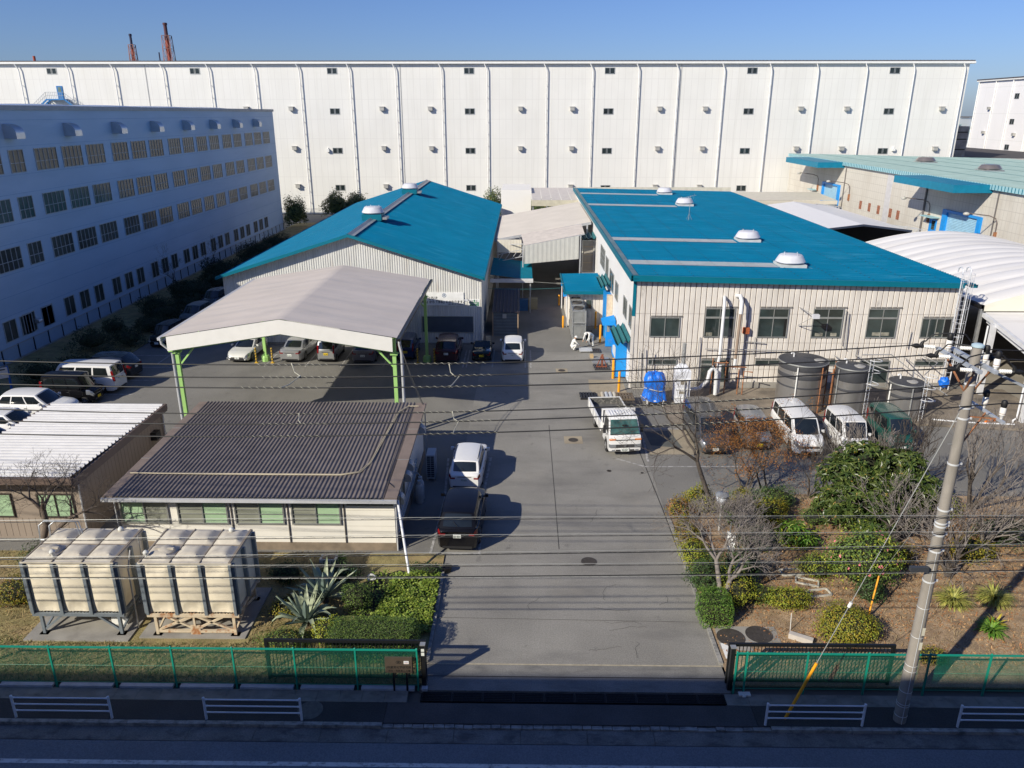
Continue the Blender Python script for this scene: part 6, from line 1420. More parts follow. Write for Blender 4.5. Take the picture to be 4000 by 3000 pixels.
def car(sty, pt, x, y, deg, label, cat='car', plate='', yel=False, group=None, rails=False, vertical_lamps=None, bumper=None, plate_front=''):
    s = STY[sty]; L, W, H = s['L'], s['W'], s['H']; hl = L / 2; belt = s['belt']
    name = {'coupe': 'parked_coupe', 'sedan': 'parked_sedan', 'suv': 'parked_suv', 'van': 'parked_van', 'minivan': 'parked_minivan', 'keivan': 'parked_van', 'roadster': 'parked_roadster', 'wagon': 'parked_wagon', 'kei': 'parked_small_car'}.get(sty, 'parked_car')
    t = thing(name, (0, 0, 0), label, cat, group)
    cabr = s['rb']
    zt_pts = [(-hl, s['deck'] - .12), (-hl + .1, s['deck'] - .03), (-hl + .3, s['deck']), (cabr, s['deck']), (cabr + .25, belt), (s['cowl'] - .1, belt), (s['cowl'] + .1, belt - .02), (lerp(s['cowl'], hl, .6), lerp(belt, s['hf'], .45)), (hl - .22, s['hf'] + .03), (hl - .06, s['hf'] - .06), (hl, s['hf'] - .16)]
    zt = lambda q: pl(zt_pts, q)
    def yb(q):
        a_ = hl - .85; e = max(0, abs(q) - a_) / .85; k = .16 if q < 0 else .22
        return W / 2 * (1 - k * e ** 2.4)
    gc = .20; R_ = s['r'] + .055
    def zb(q):
        z = gc + (.06 if abs(q) > hl - .12 else 0)
        for xw in (s['wf'], s['wr']):
            d = abs(q - xw)
            if d < R_: z = max(z, s['r'] - .02 + math.sqrt(max(0, R_ * R_ - d * d)))
        return z
    xs = set([-hl, -hl + .02, -hl + .07, -hl + .16, hl, hl - .02, hl - .07, hl - .16, s['cowl'], cabr])
    q = -hl + .25
    while q < hl - .2: xs.add(round(q, 3)); q += .13
    for xw in (s['wf'], s['wr']):
        for k in range(13): xs.add(round(xw + R_ * math.cos(math.pi * k / 12), 4))
        xs.add(round(xw + R_ + .004, 4)); xs.add(round(xw - R_ - .004, 4))
    xs = sorted(xs)
    def sec(q):
        Y = yb(q); b = zb(q); tz = zt(q); sh = min(tz - .03, b + (tz - b) * .93)
        e = max(0, abs(q) - (hl - .16)) / .16; Y *= (1 - .05 * e)
        m1 = max(b + .02, gc + .14); m2 = max(m1 + .01, lerp(gc, tz, .52)); m3 = max(m2 + .01, tz - .13)
        return [(Y * .93, b), (Y * .985, m1), (Y, m2), (Y * .985, m3), (Y * .945, max(m3 + .01, tz - .035)), (Y * .86, max(m3 + .012, tz)), (Y * .5, tz + .018), (0, tz + .028)]
    secs = [sec(q) for q in xs]; n = len(secs[0])
    mb = MB(); vs = []; fs = []
    for q, sc_ in zip(xs, secs):
        for (yy, zz) in sc_: vs.append((q, yy, zz))
        for (yy, zz) in reversed(sc_[:-1]): vs.append((q, -yy, zz))
    m = 2 * n - 1
    for i in range(len(xs) - 1):
        for k in range(m - 1): b_ = i * m + k; fs.append((b_, b_ + 1, b_ + m + 1, b_ + m))
    fs.append(tuple(range(m))); fs.append(tuple((len(xs) - 1) * m + k for k in range(m))[::-1])
    mb.add(vs, fs)
    # greenhouse shell
    wb = W / 2 * .90; wr = W / 2 * s['wrf']; zr = H - .05
    def gside(f):  # f along the cabin 0 front .. 1 rear -> base and top points of the side glass line
        xb_ = lerp(s['cowl'], cabr, f); xt_ = lerp(s['wt'], s['rt'], f)
        yb_ = wb * (1 - .10 * (2 * abs(f - .5)) ** 3); yt_ = wr * (1 - .05 * (2 * abs(f - .5)) ** 3)
        zt_ = zr - .035 * (2 * abs(f - .45)) ** 2.4
        zb_ = (belt if f < .9 else lerp(belt, s['deck'], (f - .9) / .1)) - .02
        return (xb_, yb_, zb_), (xt_, yt_, zt_)
    NF = 14; open_top = sty == 'roadster'
    side = [gside(k / NF) for k in range(NF + 1)]
    def pt3(k, v, sgn): b_, t_ = side[k]; bul = .035 * math.sin(math.pi * v); return (lerp(b_[0], t_[0], v), sgn * (lerp(b_[1], t_[1], v) + bul), lerp(b_[2], t_[2], v))
    for sgn in (1, -1):
        vs = [pt3(k, v / 4, sgn) for k in range(NF + 1) for v in range(5)]
        fs = [(k * 5 + v, k * 5 + v + 1, (k + 1) * 5 + v + 1, (k + 1) * 5 + v) for k in range(NF) for v in range(4)]; mb.add(vs, fs)
    vs = []; fs = []  # roof
    for k in range(NF + 1):
        tx, ty, tz = side[k][1]
        for j in range(9): c = j / 4 - 1; vs.append((tx + (.05 if k == 0 else (-.04 if k == NF else 0)) * (1 - c * c), ty * c, tz + .055 * (1 - abs(c) ** 2.6)))
    for k in range(NF):
        for j in range(8): b_ = k * 9 + j; fs.append((b_, b_ + 1, b_ + 10, b_ + 9))
    mb.add(vs, fs)
    def endsurf(k, bulge):
        (bx, by, bz), (tx, ty, tz) = side[k]; g = []
        for v in range(5):
            f_ = v / 4; row = []
            for j in range(9):
                c = j / 4 - 1; x_ = lerp(bx, tx, f_) + bulge * (1 - c * c) * (1 - f_ * .4); z_ = lerp(bz, tz + .055 * (1 - abs(c) ** 2.6), f_); row.append((x_, (lerp(by, ty, f_) + .02 * math.sin(math.pi * f_)) * c, z_))
            g.append(row)
        return g
    for k, bl in ((0, .12), (NF, -.07)):
        g = endsurf(k, bl); mb.add([p for r_ in g for p in r_], [(v * 9 + j, v * 9 + j + 1, v * 9 + j + 10, v * 9 + j + 9) for v in range(4) for j in range(8)])
    body = mb.build('body', pt, t, smooth=38)
    # glass
    def gpatch(g, off, f0, f1, c0, c1, nm, mat_=CGL, par=None):
        mb = MB(); NV, NC = 6, 10; vs = []
        def ev(fv, fc):
            v = fv * 4; c = fc * 8; v0 = min(3, int(v)); c0_ = min(7, int(c)); a_, b_ = v - v0, c - c0_
            P = [Vector(g[v0][c0_]), Vector(g[v0][c0_ + 1]), Vector(g[v0 + 1][c0_]), Vector(g[v0 + 1][c0_ + 1])]
            return P[0].lerp(P[1], b_).lerp(P[2].lerp(P[3], b_), a_)
        nn = (ev(.5, .6) - ev(.5, .4)).cross(ev(.6, .5) - ev(.4, .5)).normalized(); nn = nn if nn.x * off > 0 else -nn
        for v in range(NV + 1):
            for c in range(NC + 1): vs.append(ev(lerp(f0, f1, v / NV), lerp(c0 + .02 * (1 - v / NV) * 0, c1, c / NC)) + nn * .009)
        mb.add(vs, [(v * (NC + 1) + c, v * (NC + 1) + c + 1, (v + 1) * (NC + 1) + c + 1, (v + 1) * (NC + 1) + c) for v in range(NV) for c in range(NC)])
        return mb.build(nm, mat_, par or t, smooth=60)
    if not open_top or True:
        gpatch(endsurf(0, .12), 1, .05, .93, .055, .945, 'windshield')
        gpatch(endsurf(NF, -.07), -1, .14 if sty not in ('hatch', 'coupe', 'sedan') else .08, .90, .09, .91, 'rear_window')
    spl = {'coupe': [(.10, .80)], 'roadster': [(.12, .88)], 'sedan': [(.08, .46), (.49, .80)], 'hatch': [(.08, .42), (.45, .72), (.74, .84)]}.get(sty, [(.06, .34), (.37, .66), (.69, .93)])
    for sgn in (1, -1):
        for (fa, fb) in spl:
            mb = MB(); n_ = 8; vs = []
            for k in range(n_ + 1):
                f_ = lerp(fa, fb, k / n_); (bx, by, bz), (tx, ty, tz) = gside(f_)
                for v in range(5):
                    vv = lerp(.12, .86, v / 4); vs.append((lerp(bx, tx, vv), sgn * (lerp(by, ty, vv) + .035 * math.sin(math.pi * vv) + .008), lerp(bz, tz, vv)))
            mb.add(vs, [(k * 5 + v, k * 5 + v + 1, (k + 1) * 5 + v + 1, (k + 1) * 5 + v) for k in range(n_) for v in range(4)]); mb.build('side_window', CGL, t, smooth=60)
    # seams, sills, handles
    mb = MB()
    for fx in (spl[0][0] + .0, (spl[0][1] + (spl[1][0] if len(spl) > 1 else spl[0][1] + .05)) / 2, (spl[-1][1] + .01) if len(spl) < 3 else (spl[1][1] + spl[2][0]) / 2):
        q = lerp(s['cowl'], cabr, fx) ; sc_ = sec(q)
        for sgn in (1, -1):
            for a_, b_ in zip(sc_[0:4], sc_[1:5]): mb.quad((q - .006, sgn * (a_[0] + .003), a_[1]), (q + .006, sgn * (a_[0] + .003), a_[1]), (q + .006, sgn * (b_[0] + .003), b_[1]), (q - .006, sgn * (b_[0] + .003), b_[1]))
    for sgn in (1, -1):
        xa, xb = s['wr'] + R_ + .03, s['wf'] - R_ - .03; mb.box(xa, xb, min(sgn * W * .455, sgn * W * .493), max(sgn * W * .455, sgn * W * .493), gc - .02, gc + .09)
        for f_ in (.38, .66): qx = lerp(s['cowl'], cabr, f_); mb.box(qx - .09, qx + .09, min(sgn * (yb(qx) - .02), sgn * (yb(qx) + .012)), max(sgn * (yb(qx) - .02), sgn * (yb(qx) + .012)), belt - .20, belt - .175)
    mb.box(-hl * .93, hl * .93, -W * .40, W * .40, gc - .03, gc + .25)
    for xw in (s['wf'], s['wr']): mb.box(xw - R_, xw + R_, -W * .38, W * .38, .25, s['r'] + R_ - .03)
    for sgn in (1, -1): mb.box(s['cowl'] - .35, s['cowl'] - .2, min(sgn * wb, sgn * (wb + .12)), max(sgn * wb, sgn * (wb + .12)), belt + .03, belt + .07)
    mb.build('trim', TRIM, t)
    # wheels
    for xw in (s['wf'], s['wr']):
        for sgn in (1, -1):
            yo = sgn * (W / 2 - .015); yi = sgn * (W / 2 - .22); r = s['r']
            mb = MB(); mb.tube([(xw, yi, r), (xw, yi + sgn * .02, r), (xw, yo - sgn * .025, r), (xw, yo, r)], [r * .93, r, r, r * .93], 24); wh_ = mb.build('wheel', TYRE, t, smooth=40)
            mb = MB(); mb.tube([(xw, yo - sgn * .02, r), (xw, yo + sgn * .004, r)], [r * .66, r * .64], 20); mb.tube([(xw, yo, r), (xw, yo + sgn * .014, r)], r * .15, 10)
            rm = mb.build('rim', RIMM, wh_, smooth=30)
            mb = MB()
            for k in range(7):
                a_ = k * 2 * math.pi / 7; c_ = Vector((xw, yo + sgn * .006, r)); d_ = Vector((math.cos(a_), 0, math.sin(a_))); p_ = Vector((-d_.z, 0, d_.x))
                mb.quad(*[tuple(c_ + d_ * r * u + p_ * r * v) for u, v in ((.24, -.05), (.56, -.15), (.56, .15), (.24, .05))])
            mb.build('spoke_gap', BLACK, wh_)
    # lamps as curved patches on the body
    def bpatch(x0, x1, k0, k1, sgn, nm, mat_, off=.008):
        mb = MB(); n_ = 6; vs = []
        for i in range(n_ + 1):
            q = lerp(x0, x1, i / n_); sc_ = sec(q)
            for v in range(5):
                kk = lerp(k0, k1, v / 4); k_ = min(n - 2, int(kk)); f_ = kk - k_; yy = lerp(sc_[k_][0], sc_[k_ + 1][0], f_); zz = lerp(sc_[k_][1], sc_[k_ + 1][1], f_)
                vs.append((q + off * (1 if x0 > 0 else -1), sgn * (yy + off * .8), zz + off * .6))
        mb.add(vs, [(i * 5 + v, i * 5 + v + 1, (i + 1) * 5 + v + 1, (i + 1) * 5 + v) for i in range(n_) for v in range(4)]); return mb.build(nm, mat_, t, smooth=60)
    tall = sty in ('kei', 'keivan', 'minivan', 'van') if vertical_lamps is None else vertical_lamps
    for sgn in (1, -1):
        bpatch(hl - .40, hl - .005, 2.3, 4.6, sgn, 'headlight', HLM)
        mb = MB(); yc = sgn * W * .30; mb.box(hl - .02, hl + .012, min(yc, yc + sgn * .24), max(yc, yc + sgn * .24), s['hf'] - .30, s['hf'] - .19); mb.build('headlight', HLM, t)
        if tall:
            (bx, by, bz), (tx, ty, tz) = gside(1); mb = MB()
            mb.beam((bx - .03, sgn * (by - .02), bz - .22), (lerp(bx, tx, .6) - .03, sgn * (lerp(by, ty, .6) - .0), lerp(bz, tz, .6)), .10, .14); mb.build('tail_light', TLM, t)
        else:
            bpatch(-hl + .20, -hl + .005, 2.7, 4.0, sgn, 'tail_light', TLM)
            mb = MB(); yc = sgn * W * .27; mb.box(-hl - .012, -hl + .02, min(yc, yc + sgn * .22), max(yc, yc + sgn * .22), s['deck'] - .27, s['deck'] - .19); mb.build('tail_light', TLM, t)
        mb = MB(); xm = s['cowl'] - .28; mb.box(xm - .05, xm + .06, min(sgn * (wb + .09), sgn * (wb + .25)), max(sgn * (wb + .09), sgn * (wb + .25)), belt + .02, belt + .16); mb.build('mirror', pt if sty != 'roadster' else TRIM, t)
    # grille, bumpers, plates
    mb = MB(); gz_ = s['hf'] - .31
    mb.box(hl - .02, hl + .008, -W * .27, W * .27, gz_, gz_ + .12); mb.box(hl - .02, hl + .01, -W * .30, W * .30, gc + .07, gc + .19); mb.build('grille', TRIM, t)
    mb = MB(); mb.box(hl + .008, hl + .02, -W * .26, W * .26, gz_ + .05, gz_ + .07); mb.lathe([(.055, -.005), (.055, .005)], (hl + .012, 0, gz_ + .06), 12); mb.build('grille_bar', RIMM, t)
    mb = MB(); mb.box(hl - .01, hl + .022, -.165, .165, gc + .15, gc + .315); mb.build('number_plate', PLY if yel else PLW, t)
    mb = MB(); zp = (s['deck'] - .38) if sty in ('sedan', 'coupe', 'hatch') else s['deck'] - .30
    mb.box(-hl - .024, -hl + .01, -.165, .165, zp - .08, zp + .085); pp = mb.build('number_plate', PLY if yel else PLW, t)
    if plate: text(plate, .13, pp, lambda u, z, d: (-hl - .026 - d, -u, z), -.145, zp - .06, PNK, name='plate_number', xs=.86)
    if plate_front: text(plate_front, .13, t, lambda u, z, d: (hl + .024 + d, u, z), -.145, gc + .18, PNK, name='plate_number', xs=.86)
    mb = MB(); mb.box(-hl - .01, -hl + .02, -W * .34, W * .34, gc + .03, gc + .14); mb.box(-hl - .012, -hl, -W * .2, W * .2, zp + .13, zp + .155); mb.build('rear_bumper_trim', bumper or TRIM, t)
    if rails:
        for sgn in (1, -1):
            mb = MB(); mb.beam((s['wt'] - .2, sgn * wr * .93, H - .01), (s['rt'] + .1, sgn * wr * .93, H - .01), .035); mb.build('roof_rail', TRIM, t)
    if not open_top:
        mb = MB(); mb.beam((s['rb'] - .08, 0, lerp(s['deck'], H, .25)), (lerp(s['rb'], s['rt'], .5) - .10, .18, lerp(s['deck'], H, .42)), .014); mb.build('wiper', TRIM, t)
    mb = MB()
    for yy in (-.3, .25): mb.beam((s['cowl'] + .10, yy, belt + .02), (s['cowl'] - .02, yy + .42, belt + .10), .012)
    mb.build('wipers', TRIM, t)
    t.location = (x, y, 0); t.rotation_euler = (0, 0, R(deg))
    return t
P_W = paint('white', (0.78, 0.78, 0.78)); P_S = paint('silver', (0.42, 0.43, 0.44), .3, .6); P_K = M('car paint black', (0.006, 0.006, 0.008), .22, var=.02, spec=.3, coat=.15)
P_GM = paint('gunmetal', (0.11, 0.115, 0.125), .28, .5); P_N = paint('navy', (0.012, 0.035, 0.12), .2, .2); P_M = paint('maroon', (0.075, 0.03, 0.035), .25, .3); P_G = paint('dark green', (0.012, 0.075, 0.06), .3)
P_PW = paint('pearl', (0.66, 0.66, 0.62), .25); P_DG = paint('grey violet', (0.17, 0.165, 0.19), .3, .4); P_CH = paint('charcoal', (0.03, 0.032, 0.036), .2, .2)
GR1 = 'cars under and beside the open canopy'; GR2 = 'cars in the shade along the left hedge'; GR3 = 'vehicles nosed out from the factory tanks'
# the row before the hall (rear ends at y = 54 for most)
car('coupe', P_PW, -21.0, 56.0, -93, 'pearl white sports coupe facing the camera at the left end of the canopy row', group=GR1, plate_front='7 00')
car('sedan', P_S, -17.05, 56.4, 86, 'silver sedan with red tail lamps parked between the striped bollards', group=GR1, plate='83-84')
car('kei', P_S, -14.55, 55.8, 90, 'small silver van with a yellow number plate under the canopy', group=GR1, plate='92-99', yel=True)
car('hatch', P_DG, -11.75, 56.0, 90, 'grey hatchback under the right half of the canopy front', group=GR1, plate='72-08')
car('kei', P_N, -8.75, 56.4, 90, 'dark blue small car behind the front right canopy post', group=GR1, yel=True, plate='10 14')
car('suv', P_M, -5.62, 56.1, 90, 'maroon brown large wagon right of the rear right canopy post', group=GR1, plate='45')
car('roadster', paint('black green', (0.01, 0.018, 0.016), .12), -3.05, 56.15, 90, 'tiny black open roadster with a yellow number plate', group=GR1, yel=True)
car('compact', P_W, -.72, 56.05, 90, 'white compact car at the right end of the row beside the hall', group=GR1, plate='1 61')
car('kei', P_N, -13.1, 57.2, 90, 'blue car glimpsed behind the small silver van', group=GR1) if False else None
# centre bays
car('wagon', P_W, -2.72, 35.85, 88, 'white station wagon with black roof rails in the centre parking bay', plate='93-69', rails=True, group='two cars in the marked centre bays', vertical_lamps=False)
car('suv', P_K, -2.62, 30.38, 88, 'glossy black crossover parked behind the white wagon', plate='21-03', group='two cars in the marked centre bays', vertical_lamps=False)
# left shade
car('suv', P_CH, -29.3, 50.95, 176, 'charcoal black wagon with a chrome strip farthest in the left angled row', group=GR2, vertical_lamps=False)
car('van', P_W, -29.15, 48.15, 178, 'white camper van with dark side windows in the left shade', group=GR2)
car('keivan', P_K, -28.85, 45.95, -2, 'black boxy small van with a yellow plate facing right', group=GR2, yel=True)
car('suv', P_W, -29.5, 43.25, -2, 'white crossover facing right, behind the white roofed shed', group=GR2)
car('sedan', P_W, -29.6, 40.55, -2, 'white sedan partly hidden by the white roofed shed', group=GR2)
car('sedan', P_S, -29.8, 37.9, 178, 'pale grey car at the left picture edge behind the white roofed shed', group=GR2)
car('kei', P_K, -28.6, 59.3, -96, 'dark car in deep shade just left of the canopy corner', group=GR2)
car('compact', P_GM, -29.1, 66.4, -94, 'second dark car in deep shade beyond the canopy corner', group=GR2)
car('compact', P_CH, -29.6, 72.3, -94, 'third and farthest dark car in the shaded lane', group=GR2)
# right row
car('minivan', P_GM, 10.35, 40.35, -88, 'gunmetal grey minivan behind the bare tree right of the truck', group=GR3, plate_front='3 06')
car('kei', P_S, 12.98, 40.25, -90, 'silver small car mostly hidden by the russet tree', group=GR3, yel=True)
car('minivan', P_W, 15.48, 40.25, -90, 'large white minivan with a chrome grille in front of the biggest steel tank', group=GR3)
car('keivan', P_W, 17.95, 39.5, -90, 'white small van with a yellow plate between the white minivan and the green van', group=GR3, yel=True)
car('keivan', P_G, 20.6, 40.0, -90, 'dark green boxy van with a chrome nose at the right end of the row', group=GR3)

# ---- flatbed truck
def truck(x, y, deg):
    t = thing('flatbed_truck', (0, 0, 0), 'white flatbed truck with an open grey cargo bed facing the camera', 'truck')
    WP_ = P_W; hl = 2.40; cw = .86; fx = 2.35
    def rbox(mb, x0, x1, w0, w1, z0, z1, zt0=None):
        mb.box(x0, x1, -w0, w0, z0, z1)
    # cab loft: x rear->front profile
    prof = [(.45, .62, 1.98), (.50, .52, 2.06), (.95, .48, 2.10), (1.55, .46, 2.06), (1.72, .45, 1.98), (2.12, .44, 1.22), (2.30, .42, .98), (2.37, .40, .62), (2.34, .38, .38)]
    # body: lower box with sloped nose + windshield
    side = [(.45, .45), (.45, 1.98), (.52, 2.06), (1.50, 2.08), (1.66, 2.00), (2.20, 1.26), (2.33, 1.18), (2.38, .95), (2.38, .42), (2.30, .34), (1.95, .34)] + [(1.45 + .44 * math.cos(a_), .40 + .44 * math.sin(a_)) for a_ in [math.pi * k / 8 for k in range(1, 8)]] + [(.95, .45)]
    mb = MB(); sl = [(-1.0, .93), (-.985, .985), (-.9, 1.0), (.9, 1.0), (.985, .985), (1.0, .93)]
    vs = []; fs = []; cx, cz_ = 1.4, 1.2
    for (yy, sc_) in sl:
        for (px, pz) in side:
            k_ = 1 - (.10 * max(0, pz - 1.2) / .85) if abs(yy) > .5 else 1 - (.10 * max(0, pz - 1.2) / .85)
            vs.append((cx + (px - cx) * sc_, yy * cw * k_, cz_ + (pz - cz_) * sc_))
    m = len(side)
    for i in range(len(sl) - 1):
        for k in range(m): fs.append((i * m + k, i * m + (k + 1) % m, (i + 1) * m + (k + 1) % m, (i + 1) * m + k))
    fs.append(tuple(range(m))); fs.append(tuple((len(sl) - 1) * m + k for k in range(m))[::-1])
    mb.add(vs, fs)
    for k in range(9): mb.box(.60, 1.45, -.64 + k * .16 - .02, -.64 + k * .16 + .02, 2.07, 2.10)
    mb.build('cab', WP_, t, smooth=35)
    def onws(u, f): # windshield point: u across -1..1, f 0 base ..1 top
        xx = lerp(2.22, 1.69, f); zz = lerp(1.27, 1.985, f); ww = cw * (1 - .10 * (zz - 1.2) / .85) * .94; return (xx + .012, u * ww, zz + .012)
    TGL = M('tinted cab glass', (0.05, 0.115, 0.105), 0.08, spec=.8, var=.5, vs=2.5)
    mb = MB(); mb.add([onws(-1, .04), onws(1, .04), onws(.97, .95), onws(-.97, .95)], [(0, 1, 2, 3)]); mb.build('windshield', TGL, t)
    mb = MB(); mb.beam(onws(-.65, .05), onws(-.15, .22), .015); mb.beam(onws(.1, .05), onws(.6, .22), .015); mb.add([onws(-1.0, 0.0), onws(1.0, 0.0), onws(1.0, .045), onws(-1.0, .045)], [(0, 1, 2, 3)]); mb.build('wipers', TRIM, t)
    mb = MB(); mb.box(2.02, 2.06, -.14, .12, 1.72, 1.78); mb.build('rear_view_mirror', TRIM, t)
    for s_ in (1, -1):
        mb = MB(); mb.add([(.80, s_ * .868, 1.28), (1.98, s_ * .868, 1.28), (1.62, s_ * .798, 1.90), (.80, s_ * .798, 1.92)], [(0, 1, 2, 3)]); mb.build('side_window', CGL, t)
        mb = MB(); mb.box(1.72, 1.80, min(s_ * .95, s_ * 1.10), max(s_ * .95, s_ * 1.10), 1.22, 1.66); mi_ = mb.build('mirror', TRIM, t)
        mb = MB(); mb.beam((1.78, s_ * .85, 1.62), (1.78, s_ * 1.0, 1.64), .02); mb.beam((1.78, s_ * .85, 1.15), (1.78, s_ * 1.0, 1.24), .02); mb.build('mirror_arm', TRIM, mi_)
        mb = MB(); mb.box(2.36, 2.41, min(s_ * .50, s_ * .82), max(s_ * .50, s_ * .82), .60, .79); mb.box(2.25, 2.39, min(s_ * .78, s_ * .868), max(s_ * .78, s_ * .868), .62, .80); mb.build('headlight', HLM, t)
        mb = MB(); mb.box(2.30, 2.395, min(s_ * .52, s_ * .865), max(s_ * .52, s_ * .865), 1.03, 1.09); mb.build('indicator', M('amber lamp', (0.75, 0.22, 0.03), 0.2), t)
        mb = MB(); mb.box(2.375, 2.40, min(s_ * .56, s_ * .72), max(s_ * .56, s_ * .72), .42, .48); mb.build('fog_lamp', HLM, t)
    mb = MB(); mb.box(2.37, 2.405, -.50, .50, .60, .78); mb.box(2.375, 2.40, -.50, -.25, .41, .48); mb.box(2.375, 2.40, .25, .50, .41, .48); mb.box(2.34, 2.402, -.55, .55, 1.02, 1.045); mb.build('grille', TRIM, t)
    mb = MB()
    for z in (.64, .69, .74): mb.box(2.405, 2.412, -.48, .48, z, z + .012)
    mb.lathe([(.075, -.03), (.075, .03)], (2.41, 0, .72), 14); mb.build('grille_bars', RIMM, t)
    mb = MB(); mb.box(2.39, 2.42, -.22, .22, .38, .58 - .02); pp = mb.build('number_plate', PLW, t)
    text('82-82', .13, pp, lambda u, z, d: (2.423 + d, u, z), -.17, .42, PNK, name='plate_number')
    mb = MB(); mb.box(-3.4, 1.6, -.30, .30, .48, .66); mb.box(-2.9, -1.2, -.75, .75, .62, .70); mb.build('chassis', TRIM, t)
    # cargo bed
    bz, bh, bw, b0, b1 = .86, .40, .93, -3.55, .38
    mb = MB(); mb.box(b0, b1, -bw, bw, bz - .10, bz); mb.build('bed_floor', M('scuffed bed steel', (0.17, 0.165, 0.16), 0.5, 0.3, var=.25, vs=3, dirt=((0.32, 0.31, 0.28), 0.6, (2, 6, 2), 0.55, 0.72)), t)
    inn = M('bed liner grey', (0.09, 0.09, 0.085), 0.7, var=.4, vs=5, dirt=((0.3, 0.28, 0.25), .8, (6, 6, 6), .5, .62))
    for s_ in (1, -1):
        mb = MB(); mb.box(b0, b1, min(s_ * bw, s_ * (bw + .04)), max(s_ * bw, s_ * (bw + .04)), bz - .1, bz + bh); mb.box(b0, b1, min(s_ * (bw - .03), s_ * (bw + .045)), max(s_ * (bw - .03), s_ * (bw + .045)), bz + bh, bz + bh + .03)
        for k in range(4): q = b0 + .4 + k * .85; mb.box(q, q + .05, min(s_ * (bw + .04), s_ * (bw + .06)), max(s_ * (bw + .04), s_ * (bw + .06)), bz - .1, bz + bh)
        sd = mb.build('side_gate', WP_, t)
        mb = MB(); mb.box(b0 + .02, b1 - .02, min(s_ * (bw - .012), s_ * (bw - .002)), max(s_ * (bw - .012), s_ * (bw - .002)), bz, bz + bh - .01); mb.build('liner', inn, sd)
    mb = MB(); mb.box(b0 - .04, b0, -bw - .04, bw + .04, bz - .1, bz + bh + .03); tg = mb.build('tail_gate', WP_, t)
    mb = MB(); mb.box(b0 + .001, b0 + .012, -bw + .02, bw - .02, bz, bz + bh - .02); mb.build('liner', inn, tg)
    mb = MB(); mb.box(b1, b1 + .04, -bw, bw, bz, bz + bh)
    for yy in (-.9, .9): mb.box(b1, b1 + .06, yy - .04, yy + .04, bz + bh, 2.02)
    mb.box(b1, b1 + .06, -.94, .94, 2.02, 2.10)
    for k in range(5): mb.box(b1 + .01, b1 + .04, -.6 + k * .3 - .015, -.6 + k * .3 + .015, bz + bh, 2.02)
    mb.build('headboard_frame', WP_, t)
    for (xw, dual) in ((1.45, 0), (-2.05, 1)):
        for s_ in (1, -1):
            r = .36; yo = s_ * .86; mb = MB(); mb.tube([(xw, yo - s_ * (.40 if dual else .2), r), (xw, yo - s_ * .02, r), (xw, yo, r)], [r, r, r * .92], 22); w_ = mb.build('wheel', TYRE, t, smooth=40)
            mb = MB(); mb.tube([(xw, yo - .01 * s_, r), (xw, yo + s_ * .006, r)], r * .55, 18); mb.tube([(xw, yo, r), (xw, yo + s_ * (.02 if dual else .05), r)], r * .2, 12); mb.build('rim', M('steel rim', (.30, .30, .30), .5, .5), w_, smooth=30)
    mb = MB(); mb.box(-3.55, -3.42, -.8, .8, .42, .58); mb.build('rear_guard', TRIM, t)
    t.location = (x, y, 0); t.rotation_euler = (0, 0, R(deg)); return t
truck(5.30, 40.15, -84.5)
